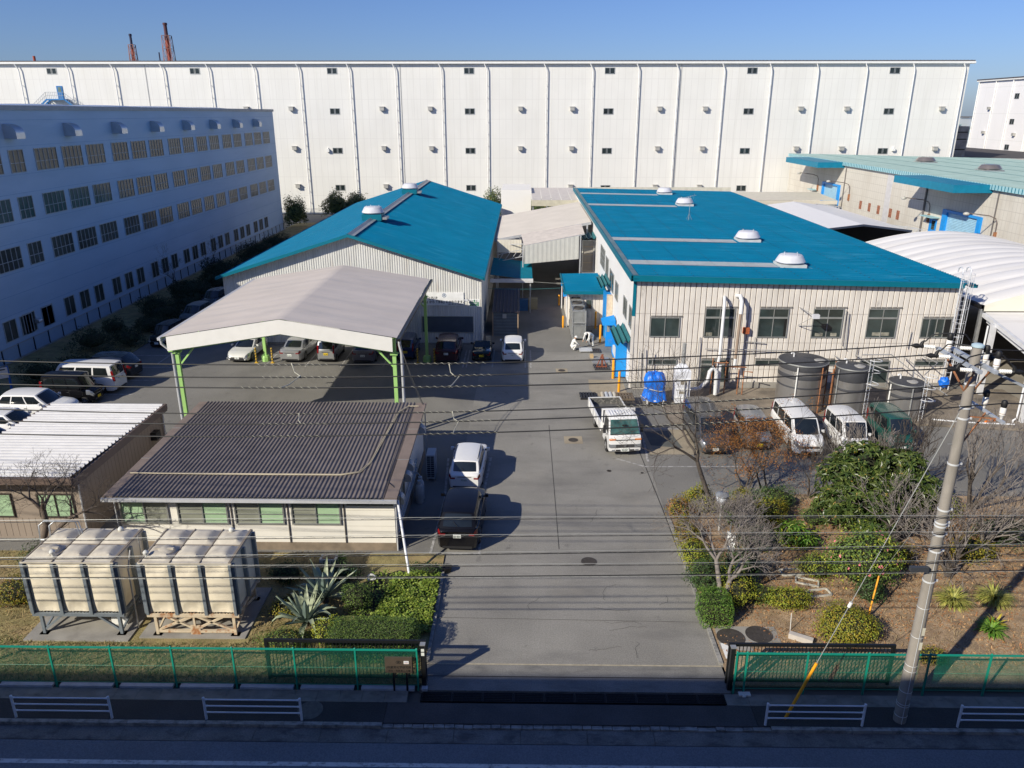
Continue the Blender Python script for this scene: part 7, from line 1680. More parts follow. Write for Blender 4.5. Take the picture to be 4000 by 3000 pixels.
# ================================================================= steel tanks by the factory
SS = M('brushed stainless', (0.42, 0.41, 0.40), 0.38, 0.75, var=.08, vs=1.5, dirt=((0.30, 0.26, 0.21), 0.5, (2, 2, .3), .5, .72)); DK = M('dark tank coat', (0.055, 0.057, 0.065), 0.55, var=.12, vs=2)
def steel_tank(x, y, r, h, label, bands, lad=None, lid=None, gp=()):
    b = .15
    t = thing('steel_tank', (x, y, 0), label, 'storage tank', 'steel storage tanks behind the parked vans')
    mb = MB(); mb.lathe([(r, 0), (r, h)], (x, y, b), 48); mb.build('shell', SS, t, smooth=50)
    mb = MB()
    for (z0, z1) in bands: mb.lathe([(r + .004, z0), (r + .008, z0 + .01), (r + .008, z1 - .01), (r + .004, z1)], (x, y, b), 48)
    mb.build('dark_bands', DK, t, smooth=50)
    mb = MB(); mb.lathe([(r + .06, h - .03), (r + .06, h + .03), (r * .6, h + .14), (.001, h + .22)], (x, y, b), 48); mb.build('roof_cone', DK, t, smooth=40)
    mb = MB(); mb.lathe([(r + .065, h - .04), (r + .075, h), (r + .065, h + .035)], (x, y, b), 48); mb.build('rim', MATS['aluminium frame'], t, smooth=60)
    for (a_, m_) in gp:
        mb = MB(); c_, s_ = math.cos(R(a_)), math.sin(R(a_)); mb.tube([(x + (r + .07) * c_, y + (r + .07) * s_, .15), (x + (r + .07) * c_, y + (r + .07) * s_, b + h - .1)], .045, 8); mb.build('side_pipe', m_, t, smooth=50)
    if lid:
        a_, d_ = lid; mb = MB(); mb.lathe([(.33, 0), (.33, .06), (.29, .08), (.001, .085)], (x + d_ * math.cos(R(a_)), y + d_ * math.sin(R(a_)), b + h + .10), 24); mb.build('manway_lid', M('pale lid', (0.45, 0.44, 0.42), 0.4, .3), t, smooth=30)
    mb = MB(); q = (x - r * .4, y + r * .1, b + h + .1); mb.tube([q, (q[0], q[1], q[2] + .25), (q[0] - .05, q[1], q[2] + .33), (q[0] - .13, q[1], q[2] + .33), (q[0] - .17, q[1], q[2] + .25)], .05, 8); mb.build('vent_pipe', WP, t, smooth=60)
    if lad:
        a0 = R(lad); c_, s_ = math.cos(a0), math.sin(a0); P = Vector((-s_, c_, 0)); C0 = Vector((x + (r + .2) * c_, y + (r + .2) * s_, 0))
        mb = MB()
        for k in (-.2, .2): q = C0 + P * k; mb.tube([(q.x, q.y, .15), (q.x, q.y, b + h + .75)], .022, 6)
        k = .45
        while k < b + h + .3: a1 = C0 - P * .2; a2 = C0 + P * .2; mb.tube([(a1.x, a1.y, k), (a2.x, a2.y, k)], .013, 5); k += .28
        for z in (b + h + .7, b + h - .0, b + h - .75):
            mb.tube([tuple(C0 + P * .34 * math.cos(q) + Vector((c_, s_, 0)) * .55 * math.sin(q) + Vector((0, 0, z))) for q in [math.pi * j / 10 for j in range(11)]], .022, 6)
        mb.build('ladder', LD, t, smooth=60)
    return t
steel_tank(17.32, 45.35, 1.42, 3.02, 'largest stainless tank with black bands and a dark roof behind the white minivan', [(2.62, 3.02), (2.12, 2.38), (1.55, 1.66)], None, (-35, .95), ((-120, WHITE), (-60, RUST), (-10, RUST)))
steel_tank(19.95, 44.35, .92, 2.95, 'middle slimmer stainless tank with a caged ladder', [(2.15, 2.95), (1.55, 1.72)], -50, (-60, .45), ((200, STEEL),))
steel_tank(23.15, 43.95, .96, 2.12, 'shortest stainless tank with a pale lid and caged ladder at the right', [(1.75, 2.12), (1.28, 1.48)], -55, (-75, .4), ((190, WHITE), (-95, STEEL)))
t = thing('pipe_cluster', (14, 47, 0), 'rusty upright pipes clustered before the factory wall left of the big tank', 'pipework')
for i, p in enumerate(([(18.85, 44.4, .2), (18.85, 44.4, 2.9)], [(19.0, 44.6, .2), (19.0, 44.6, 3.1)], [(18.75, 44.6, 2.5), (19.2, 44.7, 2.6), (19.6, 46, 2.9)], [(12.3, 47.4, .2), (12.3, 47.4, 2.6)], [(12.55, 47.5, .2), (12.55, 47.5, 2.2)], [(13.2, 47.5, .2), (13.2, 47.5, 2.4)], [(14.0, 47.3, .2), (14.0, 47.3, 1.9)], [(14.3, 47.2, .2), (14.3, 47.2, 1.8), (14.8, 47.0, 1.8)], [(13.4, 47.5, 2.0), (14.5, 47.4, 2.0)], [(12.4, 47.4, 2.3), (13.3, 47.4, 2.3)])): mb = MB(); mb.tube(p, .04, 6); mb.build('pipe', RUST, t)
mb = MB(); mb.tube([(10.7, 46.6, .75), (11.4, 46.7, .8), (11.9, 46.8, 1.3), (12.0, 46.8, 1.9), (12.2, 46.9, 2.15), (12.45, 46.9, 1.9), (12.5, 46.9, .3)], .13, 12); mb.tube([(12.75, 47.2, 2.2), (12.75, 47.2, .3)], .09, 10)
tag(mb.build('exhaust_duct', WP, smooth=60), 'thick white curved duct running from the white boiler cabinet', 'duct')
mb = MB()
for p in ([(20.5, 48.5, 2.5), (20.5, 46, 2.6), (20.2, 45, 3.3)], [(21.8, 48.4, 2.6), (21.8, 46.0, 2.7), (22.6, 45.2, 2.5), (22.6, 44.5, 2.3)], [(24.9, 48.3, 2.5), (24.6, 46.2, 2.6), (23.6, 44.2, 2.4)], [(25.8, 48.2, 2.7), (25.9, 46, 2.8), (24.4, 44.5, 2.5)], [(21.6, 47.0, 3.0), (23.5, 47.1, 3.0), (24.8, 46.2, 2.0), (26.5, 45.2, .9)]): mb.tube(p, .035, 6)
tag(mb.build('feed_pipes', PIP, smooth=60), 'grey feed pipes and angled struts above the slimmer steel tanks', 'pipework')
mb = MB(); mb.tube([(24.5, 43.0, .22), (26.2, 42.6, .2), (29, 42.3, .2)], .05, 8); mb.tube([(24.0, 45.5, .4), (26.0, 45.6, .4)], .06, 8); tag(mb.build('ground_pipes', WP, smooth=60), 'white pipes lying on the slab right of the shortest tank', 'pipe')
def lump(name, c, rad, mat_, label, cat, seed=1, rough=.16, n=22, parent=None):
    r_ = random.Random(seed); mb = MB(); ph = [(r_.uniform(0, 6), r_.uniform(2, 7), r_.uniform(1, 5)) for _ in range(5)]
    vs = []; fs = []
    for i in range(n + 1):
        for j in range(n * 2):
            a_ = math.pi * i / n; b_ = math.pi * j / n; k = 1 + rough * sum(math.sin(p[1] * a_ + p[0]) * math.cos(p[2] * round(1) * b_ + p[0]) for p in ph) / 3
            z = math.cos(a_); s_ = math.sin(a_) ** .7
            vs.append((c[0] + rad[0] * k * s_ * math.cos(b_), c[1] + rad[1] * k * s_ * math.sin(b_), max(c[2] - rad[2], c[2] + rad[2] * k * z)))
    m = n * 2
    for i in range(n):
        for j in range(m): fs.append((i * m + j, i * m + (j + 1) % m, (i + 1) * m + (j + 1) % m, (i + 1) * m + j))
    mb.add(vs, fs); o = mb.build(name, mat_, parent, smooth=60)
    return tag(o, label, cat) if label else o
TARP = M('blue tarpaulin', (0.01, 0.16, 0.70), 0.4, var=.25, vs=3, bump=.9, bs=6)
t = thing('covered_machine', (8.35, 45.9, 0), 'machine wrapped in a bright blue tarpaulin tied with cord on a white trolley', 'covered machine')
mb = MB(); vs = []; NT = 60; PZ = [(.74, .42), (.70, .62), (.60, .95), (.56, 1.12), (.64, 1.4), (.66, 1.7), (.58, 1.98), (.42, 2.12), (.2, 2.16), (.01, 2.12)]
for q, (w_, z_) in enumerate(PZ):
    for k in range(NT):
        a_ = 2 * math.pi * k / NT; c_, s_ = math.cos(a_), math.sin(a_); se = (abs(c_) ** 4 + abs(s_) ** 4) ** -.25
        f = w_ * se * (1 + (.07 if q < 4 else .04) * math.sin(9 * a_ + q * .9) + .03 * math.sin(17 * a_ + q)); vs.append((8.35 + f * c_, 45.8 + f * .85 * s_, z_ + .06 * math.sin(5 * a_ + q)))
mb.add(vs, [(q * NT + k, q * NT + (k + 1) % NT, (q + 1) * NT + (k + 1) % NT, (q + 1) * NT + k) for q in range(len(PZ) - 1) for k in range(NT)]); mb.build('tarpaulin', TARP, t, smooth=50)
mb = MB(); mb.tube([(8.35 + .66 * math.cos(a_), 45.8 + .6 * math.sin(a_), 1.15 + .08 * math.sin(2 * a_)) for a_ in [k * .3 for k in range(22)]], .03, 6); mb.build('cord', M('pale cord', (.5, .52, .5), .8), t)
mb = MB(); mb.box(7.8, 8.9, 45.2, 46.3, .42, .5)
for (xx, yy) in ((7.85, 45.25), (8.85, 45.25), (7.85, 46.25), (8.85, 46.25)): mb.box(xx - .03, xx + .03, yy - .03, yy + .03, 0.1, .42)
mb.beam((7.4, 45.0, .9), (7.9, 45.2, .45), .05); mb.build('trolley', WHITE, t)
lump('blue_bundle', (25.9, 44.9, 1.9), (.3, .28, .32), TARP, 'small blue tarpaulin bundle hung at the wall right of the tanks', 'bundle', 5)
# white boiler cabinet with flue
t = thing('boiler_cabinet', (10.1, 46.2, 0), 'tall white boiler cabinet with a peaked top and a flue in front of the factory', 'boiler')
mb = MB(); mb.box(9.68, 10.58, 45.7, 46.7, .15, 2.25); mb.add([(9.68, 45.7, 2.25), (10.58, 45.7, 2.25), (10.58, 46.7, 2.25), (9.68, 46.7, 2.25), (9.98, 46.0, 2.62), (10.3, 46.0, 2.62), (10.3, 46.4, 2.62), (9.98, 46.4, 2.62)], [(0, 1, 5, 4), (1, 2, 6, 5), (2, 3, 7, 6), (3, 0, 4, 7), (4, 5, 6, 7)]); mb.build('casing', M('white boiler enamel', (0.72, 0.74, 0.80), 0.4), t)
mb = MB()
for z in (.5, 1.05, 1.7): mb.box(9.64, 10.62, 45.64, 45.70, z, z + .05)
mb.build('flange', WHITE, t)
for q in ((9.95, 10.35, 1.40, 1.62), (9.9, 10.3, .78, .95)): mb = MB(); mb.box(q[0], q[1], 45.68, 45.70, q[2], q[3]); mb.build('louvre', M('tan louvre', (.28, .25, .2), .6), t)
mb = MB(); mb.tube([(10.2, 45.6, 1.6), (10.2, 45.6, .3)], .04, 8); mb.tube([(10.42, 45.62, 1.7), (10.42, 45.62, .9), (10.44, 45.62, .2)], .03, 8); mb.build('pipes', PIP, t)
mb = MB(); mb.tube([(10.14, 46.2, 2.55), (10.14, 46.2, 3.95)], .12, 16); mb.build('flue', STEEL, t, smooth=50)
# yard clutter by the truck and the workers
def pallet(x, y, rz_, label, mat_, z=0.0, n=1, name='pallet', w_=1.1, d_=1.1):
    t = thing(name, (0, 0, 0), label, 'pallet', 'pallets in the yard'); mb = MB()
    for k in range(6): q = -w_ / 2 + k * w_ / 6; mb.box(q + .01, q + w_ / 6 - .045, -d_ / 2, d_ / 2, .11, .135)
    mb.build('deck_boards', mat_, t); mb = MB()
    for q in (-d_ / 2, -.05, d_ / 2 - .1): mb.box(-w_ / 2, w_ / 2, q, q + .1, .0, .109)
    mb.build('bearers', mat_, t); t.location = (x, y, z); t.rotation_euler = (0, 0, rz_)
WD = M('weathered pallet wood', (0.15, 0.115, 0.08), 0.85, var=.2, vs=4); PLS = M('black pallet plastic', (0.02, 0.02, 0.022), 0.5); PLG = M('dark grey pallet plastic', (0.05, 0.05, 0.055), 0.5)
pallet(4.32, 47.15, .02, 'black plastic pallet lying flat on the asphalt left of the truck bed', PLS)
pallet(6.55, 45.95, .0, 'weathered wooden pallet leaning on a stack behind the truck', WD, z=.42); pallet(6.55, 45.95, .03, 'dark pallet under the weathered wooden one behind the truck', PLG, z=.21)
pallet(5.75, 53.2, .05, 'dark grey pallet carrying a small rusty frame', PLG)
pallet(5.65, 57.3, .0, 'small dark grating pallet beside the white sheet of the workers', PLG, w_=.8, d_=.9)
for k in range(4):
    mb = MB(); x = 5.25 + k * .26; mb.tube([(x, 46.2, .14), (x, 47.5, .14)], .12, 12)
    tag(mb.build('sheet_roll', M('roll wrap %d' % k, ((.45, .40, .32), (.42, .45, .5), (.45, .47, .5), (.5, .47, .4))[k], .6), smooth=40), ['brown grey roll at the left end of four rolls', 'blue grey roll, second from the left of four', 'silver grey roll, third from the left of four', 'cream roll at the right end of four'][k] + ' behind the truck bed', 'roll', 'four rolls lying behind the truck')
t = thing('steel_stand', (5.8, 53.2, 0), 'rusty angle iron frame standing on the dark grey pallet', 'frame'); mb = MB()
mb.box(5.35, 6.15, 53.0, 53.1, .135, .2); mb.beam((5.4, 53.0, .2), (5.75, 53.2, 1.0), .05); mb.beam((6.1, 53.0, .2), (5.8, 53.2, 1.0), .05); mb.box(5.72, 5.86, 53.1, 53.25, .14, 1.05); mb.build('angle_irons', M('rust red steel', (.22, .07, .04), .8, var=.3, vs=6), t)
mb = MB(); mb.box(5.15, 6.5, 54.2, 55.5, .0, .12); mb.box(5.2, 6.2, 54.0, 54.2, .05, .12); tag(mb.build('metal_sheet_stack', M('dull sheet steel', (.34, .34, .34), .4, .4)), 'stack of dull grey metal sheets behind the rusty frame', 'metal sheets')
mb = MB(); mb.box(5.1, 5.35, 55.2, 55.7, .12, .32); tag(mb.build('cardboard_box', M('cardboard', (.48, .34, .18), .8)), 'small cardboard box on the metal sheets near the workers', 'box')
mb = MB(); mb.box(4.42, 5.42, 56.95, 57.9, .10, .16); tag(mb.build('white_sheet', M('pale steel plate', (.58, .60, .63), .4, .2)), 'pale metal plate on the ground being worked on by two men', 'metal plate')
mb = MB()
for k in range(5): mb.box(5.3 + k * .12, 5.36 + k * .12, 59.6 + k * .2, 62.4 + k * .1, .02, .10 + .03 * k)
tag(mb.build('steel_bars', M('dark steel bars', (.03, .028, .027), .6, .4)), 'dark steel bars lying right of the nearest chiller', 'steel bars')
for k in range(7):
    x = rnd.uniform(-2.2, .6); y = rnd.uniform(71, 76)
    mb = MB(); mb.lathe([(.29, 0), (.29, .3), (.3, .31), (.29, .33), (.29, .58), (.3, .6), (.29, .88), (.001, .88)], (x, y, 0), 18)
    tag(mb.build('oil_drum', M('navy drum', (.02, .05, .14), .45), smooth=40), 'navy blue oil drum in the shaded alley under the canopies', 'drum', 'oil drums in the shaded alley')
for k, (x, y, c) in enumerate(((-2.0, 70.6, (.4, .37, .3)), (-.3, 70.3, (.03, .12, .28)), (.6, 70.8, (.38, .33, .2)))):
    mb = MB(); mb.box(x, x + .8, y, y + .7, 0, 1.0 if k else 1.9); mb.box(x - .02, x + .82, y - .02, y + .72, 1.0 if k else 1.9, 1.04 if k else 1.94)
    tag(mb.build('storage_crate', M('crate %d' % k, c, .7)), ['tall cream cabinet', 'blue crate', 'tan crate'][k] + ' at the mouth of the shaded alley', 'crate')
drop(((-3.0, 66.0, 4.15), (3.6, 66.8, 3.35)), .012, 'thin pale cable hung across the alley to the annex roof', M('pale cable', (.5, .5, .45), .6), .12)
drop(((-3.0, 64.5, 3.4), (3.6, 66.0, 3.15)), .012, 'thin green blue cable hung across the alley below the pale one', M('green cable', (.08, .3, .3), .6), .1)
# left sign, blue bench board, air conditioner, gas bottles
t = thing('direction_sign', (-26.3, 39, 0), 'white notice board on blue posts in the shade at the left edge', 'sign')
bp = M('blue sign post', (0.02, 0.12, 0.42), 0.5)
for (x, y) in ((-34.4, 45.4), (-33.1, 46.4)): mb = MB(); mb.box(x - .05, x + .05, y - .05, y + .05, 0, 2.2); mb.build('post', bp, t)
T_ = lambda u, z, d: (-34.4 + 1.3 * u + .61 * d, 45.4 + 1.0 * u - .79 * d, z)
mb = MB(); mb.boxT(T_, 0, 1, 1.45, 2.15, .06, .1); mb.build('sign_board', M('dim white board', (.5, .52, .55), .5), t)
mb = MB(); mb.boxT(T_, .1, .4, 1.58, 1.64, .1, .106); mb.build('red_print', M('red print line', (.4, .03, .03), .5), t); mb = MB(); mb.boxT(T_, .55, .92, 1.98, 2.06, .1, .106); mb.boxT(T_, .1, .45, 1.92, 1.98, .1, .106); mb.boxT(T_, .49, .51, 1.5, 2.1, .1, .106); mb.build('black_print', BLACK, t)
t = thing('blue_barrier', (-9.1, 38.9, 0), 'light blue plank barrier with two white posts behind the dark shed', 'barrier')
mb = MB()
for k in range(2): mb.box(-10.55, -7.75, 38.7 + .01 * k, 38.8 + .01 * k, .95 + k * .35, 1.2 + k * .35)
mb.box(-10.6, -7.7, 38.6, 39.0, 1.54, 1.60); mb.build('planks', M('light blue plank', (0.16, 0.42, 0.72), 0.5), t)
for x in (-10.35, -7.95): mb = MB(); mb.box(x - .06, x + .06, 38.95, 39.07, 0, 1.95); mb.build('post', WHITE, t)
t = thing('air_conditioner', (-4.55, 35.0, 0), 'pale air conditioner outdoor unit beside the dark roofed shed', 'air conditioner')
mb = MB(); mb.box(-4.78, -4.36, 34.85, 35.75, .12, 1.42); mb.build('casing', M('beige grey casing', (.42, .46, .50), .5), t)
mb = MB(); mb.box(-4.75, -4.40, 34.835, 34.85, .2, 1.35); mb.build('rear_coil', BLACK, t)
mb = MB()
for k in range(11): mb.box(-4.77, -4.37, 34.82, 34.834, .22 + k * .105, .24 + k * .105)
for k in (0, 1, 2): mb.box(-4.77 + k * .19, -4.75 + k * .19, 34.815, 34.833, .2, 1.36)
mb.build('guard_grille', MATS['beige grey casing'], t)
mb = MB(); mb.box(-4.8, -4.7, 34.85, 35.75, 0, .12); mb.box(-4.44, -4.34, 34.85, 35.75, 0, .12); mb.build('feet', CONC, t)
for (y, h, lb_) in ((32.6, 1.15, 'near'), (33.0, 1.15, 'far')):
    mb = MB(); mb.lathe([(.17, 0), (.18, .03), (.18, .45), (.182, .46), (.18, .48), (.18, .85), (.12, .97), (.06, 1.0), (.10, 1.0), (.10, 1.15), (.001, 1.16)], (-4.85, y, 0), 18)
    tag(mb.build('gas_cylinder', M('grey gas bottle', (.40, .42, .43), .5), smooth=40), lb_ + ' grey gas cylinder standing against the end wall of the dark shed', 'gas cylinder', 'gas cylinders by the shed')
mb = MB(); mb.tube([(-4.42, 26.15, 0), (-5.08, 28.0, 2.55)], .055, 10); tag(mb.build('slanted_pipe', M('white slanted pipe', (.68, .70, .75), .45), smooth=50), 'white slanted drain pipe leaning from the shed gutter to the ground', 'pipe')
mb = MB(); mb.lathe([(.15, 0), (.20, .24), (.21, .25), (.17, .25), (.15, .18), (.001, .18)], (-3.0, 26.75, .0), 18); tag(mb.build('flower_pot', BLACK, smooth=40), 'black round flower pot at the driveway edge', 'pot')
mb = MB(); mb.box(-8.3, -7.6, 27.2, 27.6, .06, .22); tag(mb.build('planter_box', M('pale foam box', (.55, .55, .52), .6)), 'pale foam planter box with soil in front of the shed wall', 'planter')
mb = MB(); mb.box(-8.2, -7.7, 27.25, 27.55, .2205, .235); tag(mb.build('planter_soil', SOIL), 'brown soil filling the pale foam planter box', 'soil')
mb = MB(); mb.tube([(-5.9 + .16 * math.cos(a_), 25.9, .25 + .16 * math.sin(a_)) for a_ in [k * .35 for k in range(19)]], .025, 6); mb.box(-6.05, -5.75, 25.85, 26.15, .06, .2); tag(mb.build('white_bucket', WHITE), 'white bucket with a round handle among the plants behind the ground cover', 'bucket')
# right garden things
mb = MB(); mb.beam((9.45, 22.75, .16), (10.15, 22.35, .16), .2, .2); tag(mb.build('concrete_block', M('pale block', (.50, .46, .42), .85, var=.1, vs=5)), 'pale concrete block lying on the soil behind the right fence', 'concrete block')
mb = MB(); mb.beam((11.85, 24.35, .1), (12.3, 23.95, .1), .14, .1); tag(mb.build('concrete_block', MATS['pale block']), 'small pale slab lying beside the short yellow guy sleeve', 'concrete block')
mb = MB(); mb.beam((11.5, 24.7, .1), (12.05, 23.95, .1), .10, .1); tag(mb.build('dark_board', M('weathered board', (.12, .11, .09), .8)), 'dark narrow board lying left of the small pale slab', 'board')
for (x, y, rz_, lb_) in ((11.45, 25.35, .2, 'nearest white rectangular edging frame on the soil'), (11.25, 26.1, -.35, 'middle white rectangular edging frame on the soil'), (10.85, 26.75, .1, 'farthest white rectangular edging frame on the soil')):
    t = MB(); c_, s_ = math.cos(rz_), math.sin(rz_); P_ = [(x + c_ * u - s_ * v, y + s_ * u + c_ * v, .10) for u, v in ((-.42, -.2), (.42, -.2), (.42, .2), (-.42, .2))]
    for i in range(4): t.beam(P_[i], P_[(i + 1) % 4], .05, .07)
    tag(t.build('edging_frame', M('dirty white edging', (.55, .53, .46), .7, var=.2, vs=6)), lb_, 'edging frame', 'white edging frames')
mb = MB(); mb.tube([(9.62, 23.1, 0), (9.6, 23.15, .75)], .012, 5); tag(mb.build('thin_stake', WHITE), 'thin white stake in the soil left of the pale block', 'stake')
mb = MB(); mb.tube([(14.35, 30.5, 0), (14.35, 30.5, .55)], .16, 12); tag(mb.build('tree_stump', M('sawn stump', (.28, .22, .16), .9)), 'short sawn tree stump beside the big evergreen', 'stump')
t = thing('garden_lamp', (8.75, 30.1, 0), 'garden lamp with a grey lid and white globe among the bushes', 'lamp')
mb = MB(); mb.tube([(8.75, 30.1, 0), (8.75, 30.1, 1.35)], .04, 8); mb.build('post', WHITE, t)
mb = MB(); mb.lathe([(.08, 0), (.20, .08), (.26, .28), (.26, .42)], (8.75, 30.1, 1.35), 20); mb.build('globe', M('milky globe', (.62, .66, .74), .25), t, smooth=50)
mb = MB(); mb.lathe([(.30, 0), (.30, .05), (.2, .13), (.001, .15)], (8.75, 30.1, 1.77), 20); mb.build('lid', M('grey lid', (.22, .24, .27), .5), t, smooth=50)
t = thing('traffic_sign', (8.25, 26.9, 0), 'white board with a circled symbol on a post half hidden by the grey branches', 'sign')
mb = MB(); mb.tube([(8.3, 26.95, 0), (8.3, 26.95, 2.2)], .03, 8); mb.build('post', STEEL, t)
Ts_ = lambda u, z, d: (8.15 + u * .72, 26.9 - u * .45 - d * .5, z)
mb = MB(); mb.add([Ts_(0, 1.15, 0), Ts_(.42, 1.0, 0), Ts_(.42, 1.75, 0), Ts_(0, 1.9, 0), Ts_(0, 1.15, .04), Ts_(.42, 1.0, .04), Ts_(.42, 1.75, .04), Ts_(0, 1.9, .04)], [(0, 3, 2, 1), (4, 5, 6, 7), (0, 1, 5, 4), (1, 2, 6, 5), (2, 3, 7, 6), (3, 0, 4, 7)]); mb.build('sign_board', SG, t)
mb = MB()
for k in range(20):
    a0, a1 = 2 * math.pi * k / 20, 2 * math.pi * (k + 1) / 20
    mb.quad(*[Ts_(.21 + r_ * math.cos(b_), 1.48 + r_ * 1.2 * math.sin(b_), .044) for r_, b_ in ((.15, a0), (.15, a1), (.12, a1), (.12, a0))])
mb.build('ring', INK, t); text('71', .17, t, Ts_, .12, 1.42, INK, d=.044)
for k, (x, y) in enumerate(((28.0, 42.9), (27.4, 42.5))):
    mb = MB(); mb.beam((x, y, .24), (x + .25, y + .1, .24), .12, .18); tag(mb.build('orange_block', M('orange plastic', (.8, .2, .02), .5)), ['orange plastic block on the slab right of the pole, nearer the tent', 'smaller orange plastic block beside it on the slab'][k], 'block')

# ================================================================= two workers
SKIN = M('skin', (0.42, 0.25, 0.17), 0.6); COV = M('white coverall', (0.74, 0.74, 0.72), 0.8, var=.06, vs=6); SHOE = M('dark shoe', (.02, .02, .022), .6)
def person(joints, loc, deg, label):
    """joints: named points; one continuous skinned body with five fingers on each hand"""
    J = {k: Vector(v) for k, v in joints.items()}
    verts = []; rad = []; edges = []; idx = {}; mi = []
    def v(nm, p, r): idx[nm] = len(verts); verts.append(tuple(p)); rad.append(r); return idx[nm]
    def e(a_, b_): edges.append((idx[a_], idx[b_]))
    v('pel', J['pel'], .15); v('wai', J['pel'].lerp(J['che'], .5), .135); v('che', J['che'], .155); v('nec', J['nec'], .06); v('chin', J['hed'].lerp(J['nec'], .55) , .075); v('hed', J['hed'], .10); v('top', J['hed'] + (J['hed'] - J['nec']).normalized() * .09, .075)
    for a_, b_ in (('pel', 'wai'), ('wai', 'che'), ('che', 'nec'), ('nec', 'chin'), ('chin', 'hed'), ('hed', 'top')): e(a_, b_)
    for s_ in 'lr':
        v('sh' + s_, J['sh' + s_], .075); v('el' + s_, J['el' + s_], .052); v('wr' + s_, J['wr' + s_], .035)
        hd = (J['wr' + s_] - J['el' + s_]).normalized(); side = hd.cross(Vector((0, 0, 1))); side = side.normalized() if side.length > .1 else Vector((0, 1, 0))
        v('pa' + s_, J['wr' + s_] + hd * .07, .032); e('che', 'sh' + s_); e('sh' + s_, 'el' + s_); e('el' + s_, 'wr' + s_); e('wr' + s_, 'pa' + s_)
        for k in range(4):
            b_ = J['wr' + s_] + hd * .085 + side * (k - 1.5) * .021; ln = (.065, .078, .074, .058)[k]
            v('f%s%d' % (s_, k), b_ + hd * ln * .5, .009); v('g%s%d' % (s_, k), b_ + hd * ln + Vector((0, 0, -.02)), .008); e('pa' + s_, 'f%s%d' % (s_, k)); e('f%s%d' % (s_, k), 'g%s%d' % (s_, k))
        v('t' + s_, J['wr' + s_] + hd * .07 - side * .05, .010); e('pa' + s_, 't' + s_)
        v('hi' + s_, J['hi' + s_], .095); v('kn' + s_, J['kn' + s_], .068); v('an' + s_, J['an' + s_], .048); v('to' + s_, J['to' + s_], .04)
        e('pel', 'hi' + s_); e('hi' + s_, 'kn' + s_); e('kn' + s_, 'an' + s_); e('an' + s_, 'to' + s_)
    t = thing('person', (0, 0, 0), label, 'person', 'two workers in white coveralls')
    me = bpy.data.meshes.new('body'); me.from_pydata(verts, edges, []); o = bpy.data.objects.new('body', me); COL.objects.link(o)
    o.modifiers.new('s', 'SKIN'); o.modifiers.new('u', 'SUBSURF').levels = 2
    if me.skin_vertices:
        for i, r in enumerate(rad): me.skin_vertices[0].data[i].radius = (r, r)
        me.skin_vertices[0].data[0].use_root = True
    ev = o.evaluated_get(bpy.context.evaluated_depsgraph_get()); m2 = bpy.data.meshes.new_from_object(ev)
    bpy.data.objects.remove(o)
    b = bpy.data.objects.new('body', m2); COL.objects.link(b); b.parent = t
    m2.materials.clear(); m2.materials.append(COV); m2.materials.append(SKIN); m2.materials.append(SHOE)
    hc = J['hed']; wl, wr_ = J['wrl'], J['wrr']
    for p in m2.polygons:
        c = p.center; p.use_smooth = True
        if (c - hc).length < .15 and c.z < hc.z + .05: p.material_index = 1
        if min((c - (wl + (wl - J['ell']).normalized() * .1)).length, (c - (wr_ + (wr_ - J['elr']).normalized() * .1)).length) < .11: p.material_index = 1
        if c.z < .09: p.material_index = 2
    ax_ = (J['hed'] - J['nec']).normalized()
    mb = MB(); c0 = J['hed'] + ax_ * .02; pts = [c0 - ax_ * .02, c0 + ax_ * .05, c0 + ax_ * .10, c0 + ax_ * .125]; mb.tube([tuple(q) for q in pts], [.118, .112, .07, .01], 16); mb.build('white_cap', COV, t, smooth=60)
    fw = J['face'].normalized(); mb = MB(); mb.tube([tuple(hc + fw * .09 - ax_ * .02), tuple(hc + fw * .125 - ax_ * .04)], [.018, .014], 8); mb.build('nose', SKIN, t, smooth=60)
    sd = fw.cross(ax_).normalized(); mb = MB()
    for s_ in (-1, 1): q = hc + fw * .10 + sd * .035 * s_ + ax_ * .0; mb.tube([tuple(q), tuple(q + fw * .006)], .010, 8)
    q = hc + fw * .098 - ax_ * .075; mb.tube([tuple(q - sd * .02), tuple(q + sd * .02)], .006, 6); mb.build('eyes_and_mouth', SHOE, t)
    for s_ in (-1, 1): mb = MB(); q = hc + sd * .105 * s_ - ax_ * .02; mb.tube([tuple(q - ax_ * .025), tuple(q + ax_ * .025)], .014, 8); mb.build('ear', SKIN, t, smooth=60)
    t.location = loc; t.rotation_euler = (0, 0, R(deg)); return t
# squatting worker, facing +X
person(dict(pel=(-.12, 0, .36), che=(.10, 0, .74), nec=(.17, 0, .92), hed=(.24, 0, 1.04), face=(1, 0, -.35), shl=(.11, .19, .82), shr=(.11, -.19, .82), ell=(.30, .24, .60), elr=(.30, -.24, .60), wrl=(.50, .12, .44), wrr=(.50, -.12, .44),
            hil=(-.10, .11, .34), hir=(-.10, -.11, .34), knl=(.26, .20, .50), knr=(.26, -.20, .50), anl=(.0, .16, .09), anr=(.0, -.16, .09), tol=(.22, .19, .045), tor=(.22, -.19, .045)), (3.92, 57.6, 0), 12, 'squatting worker in a white coverall and cap beside the pale plate')
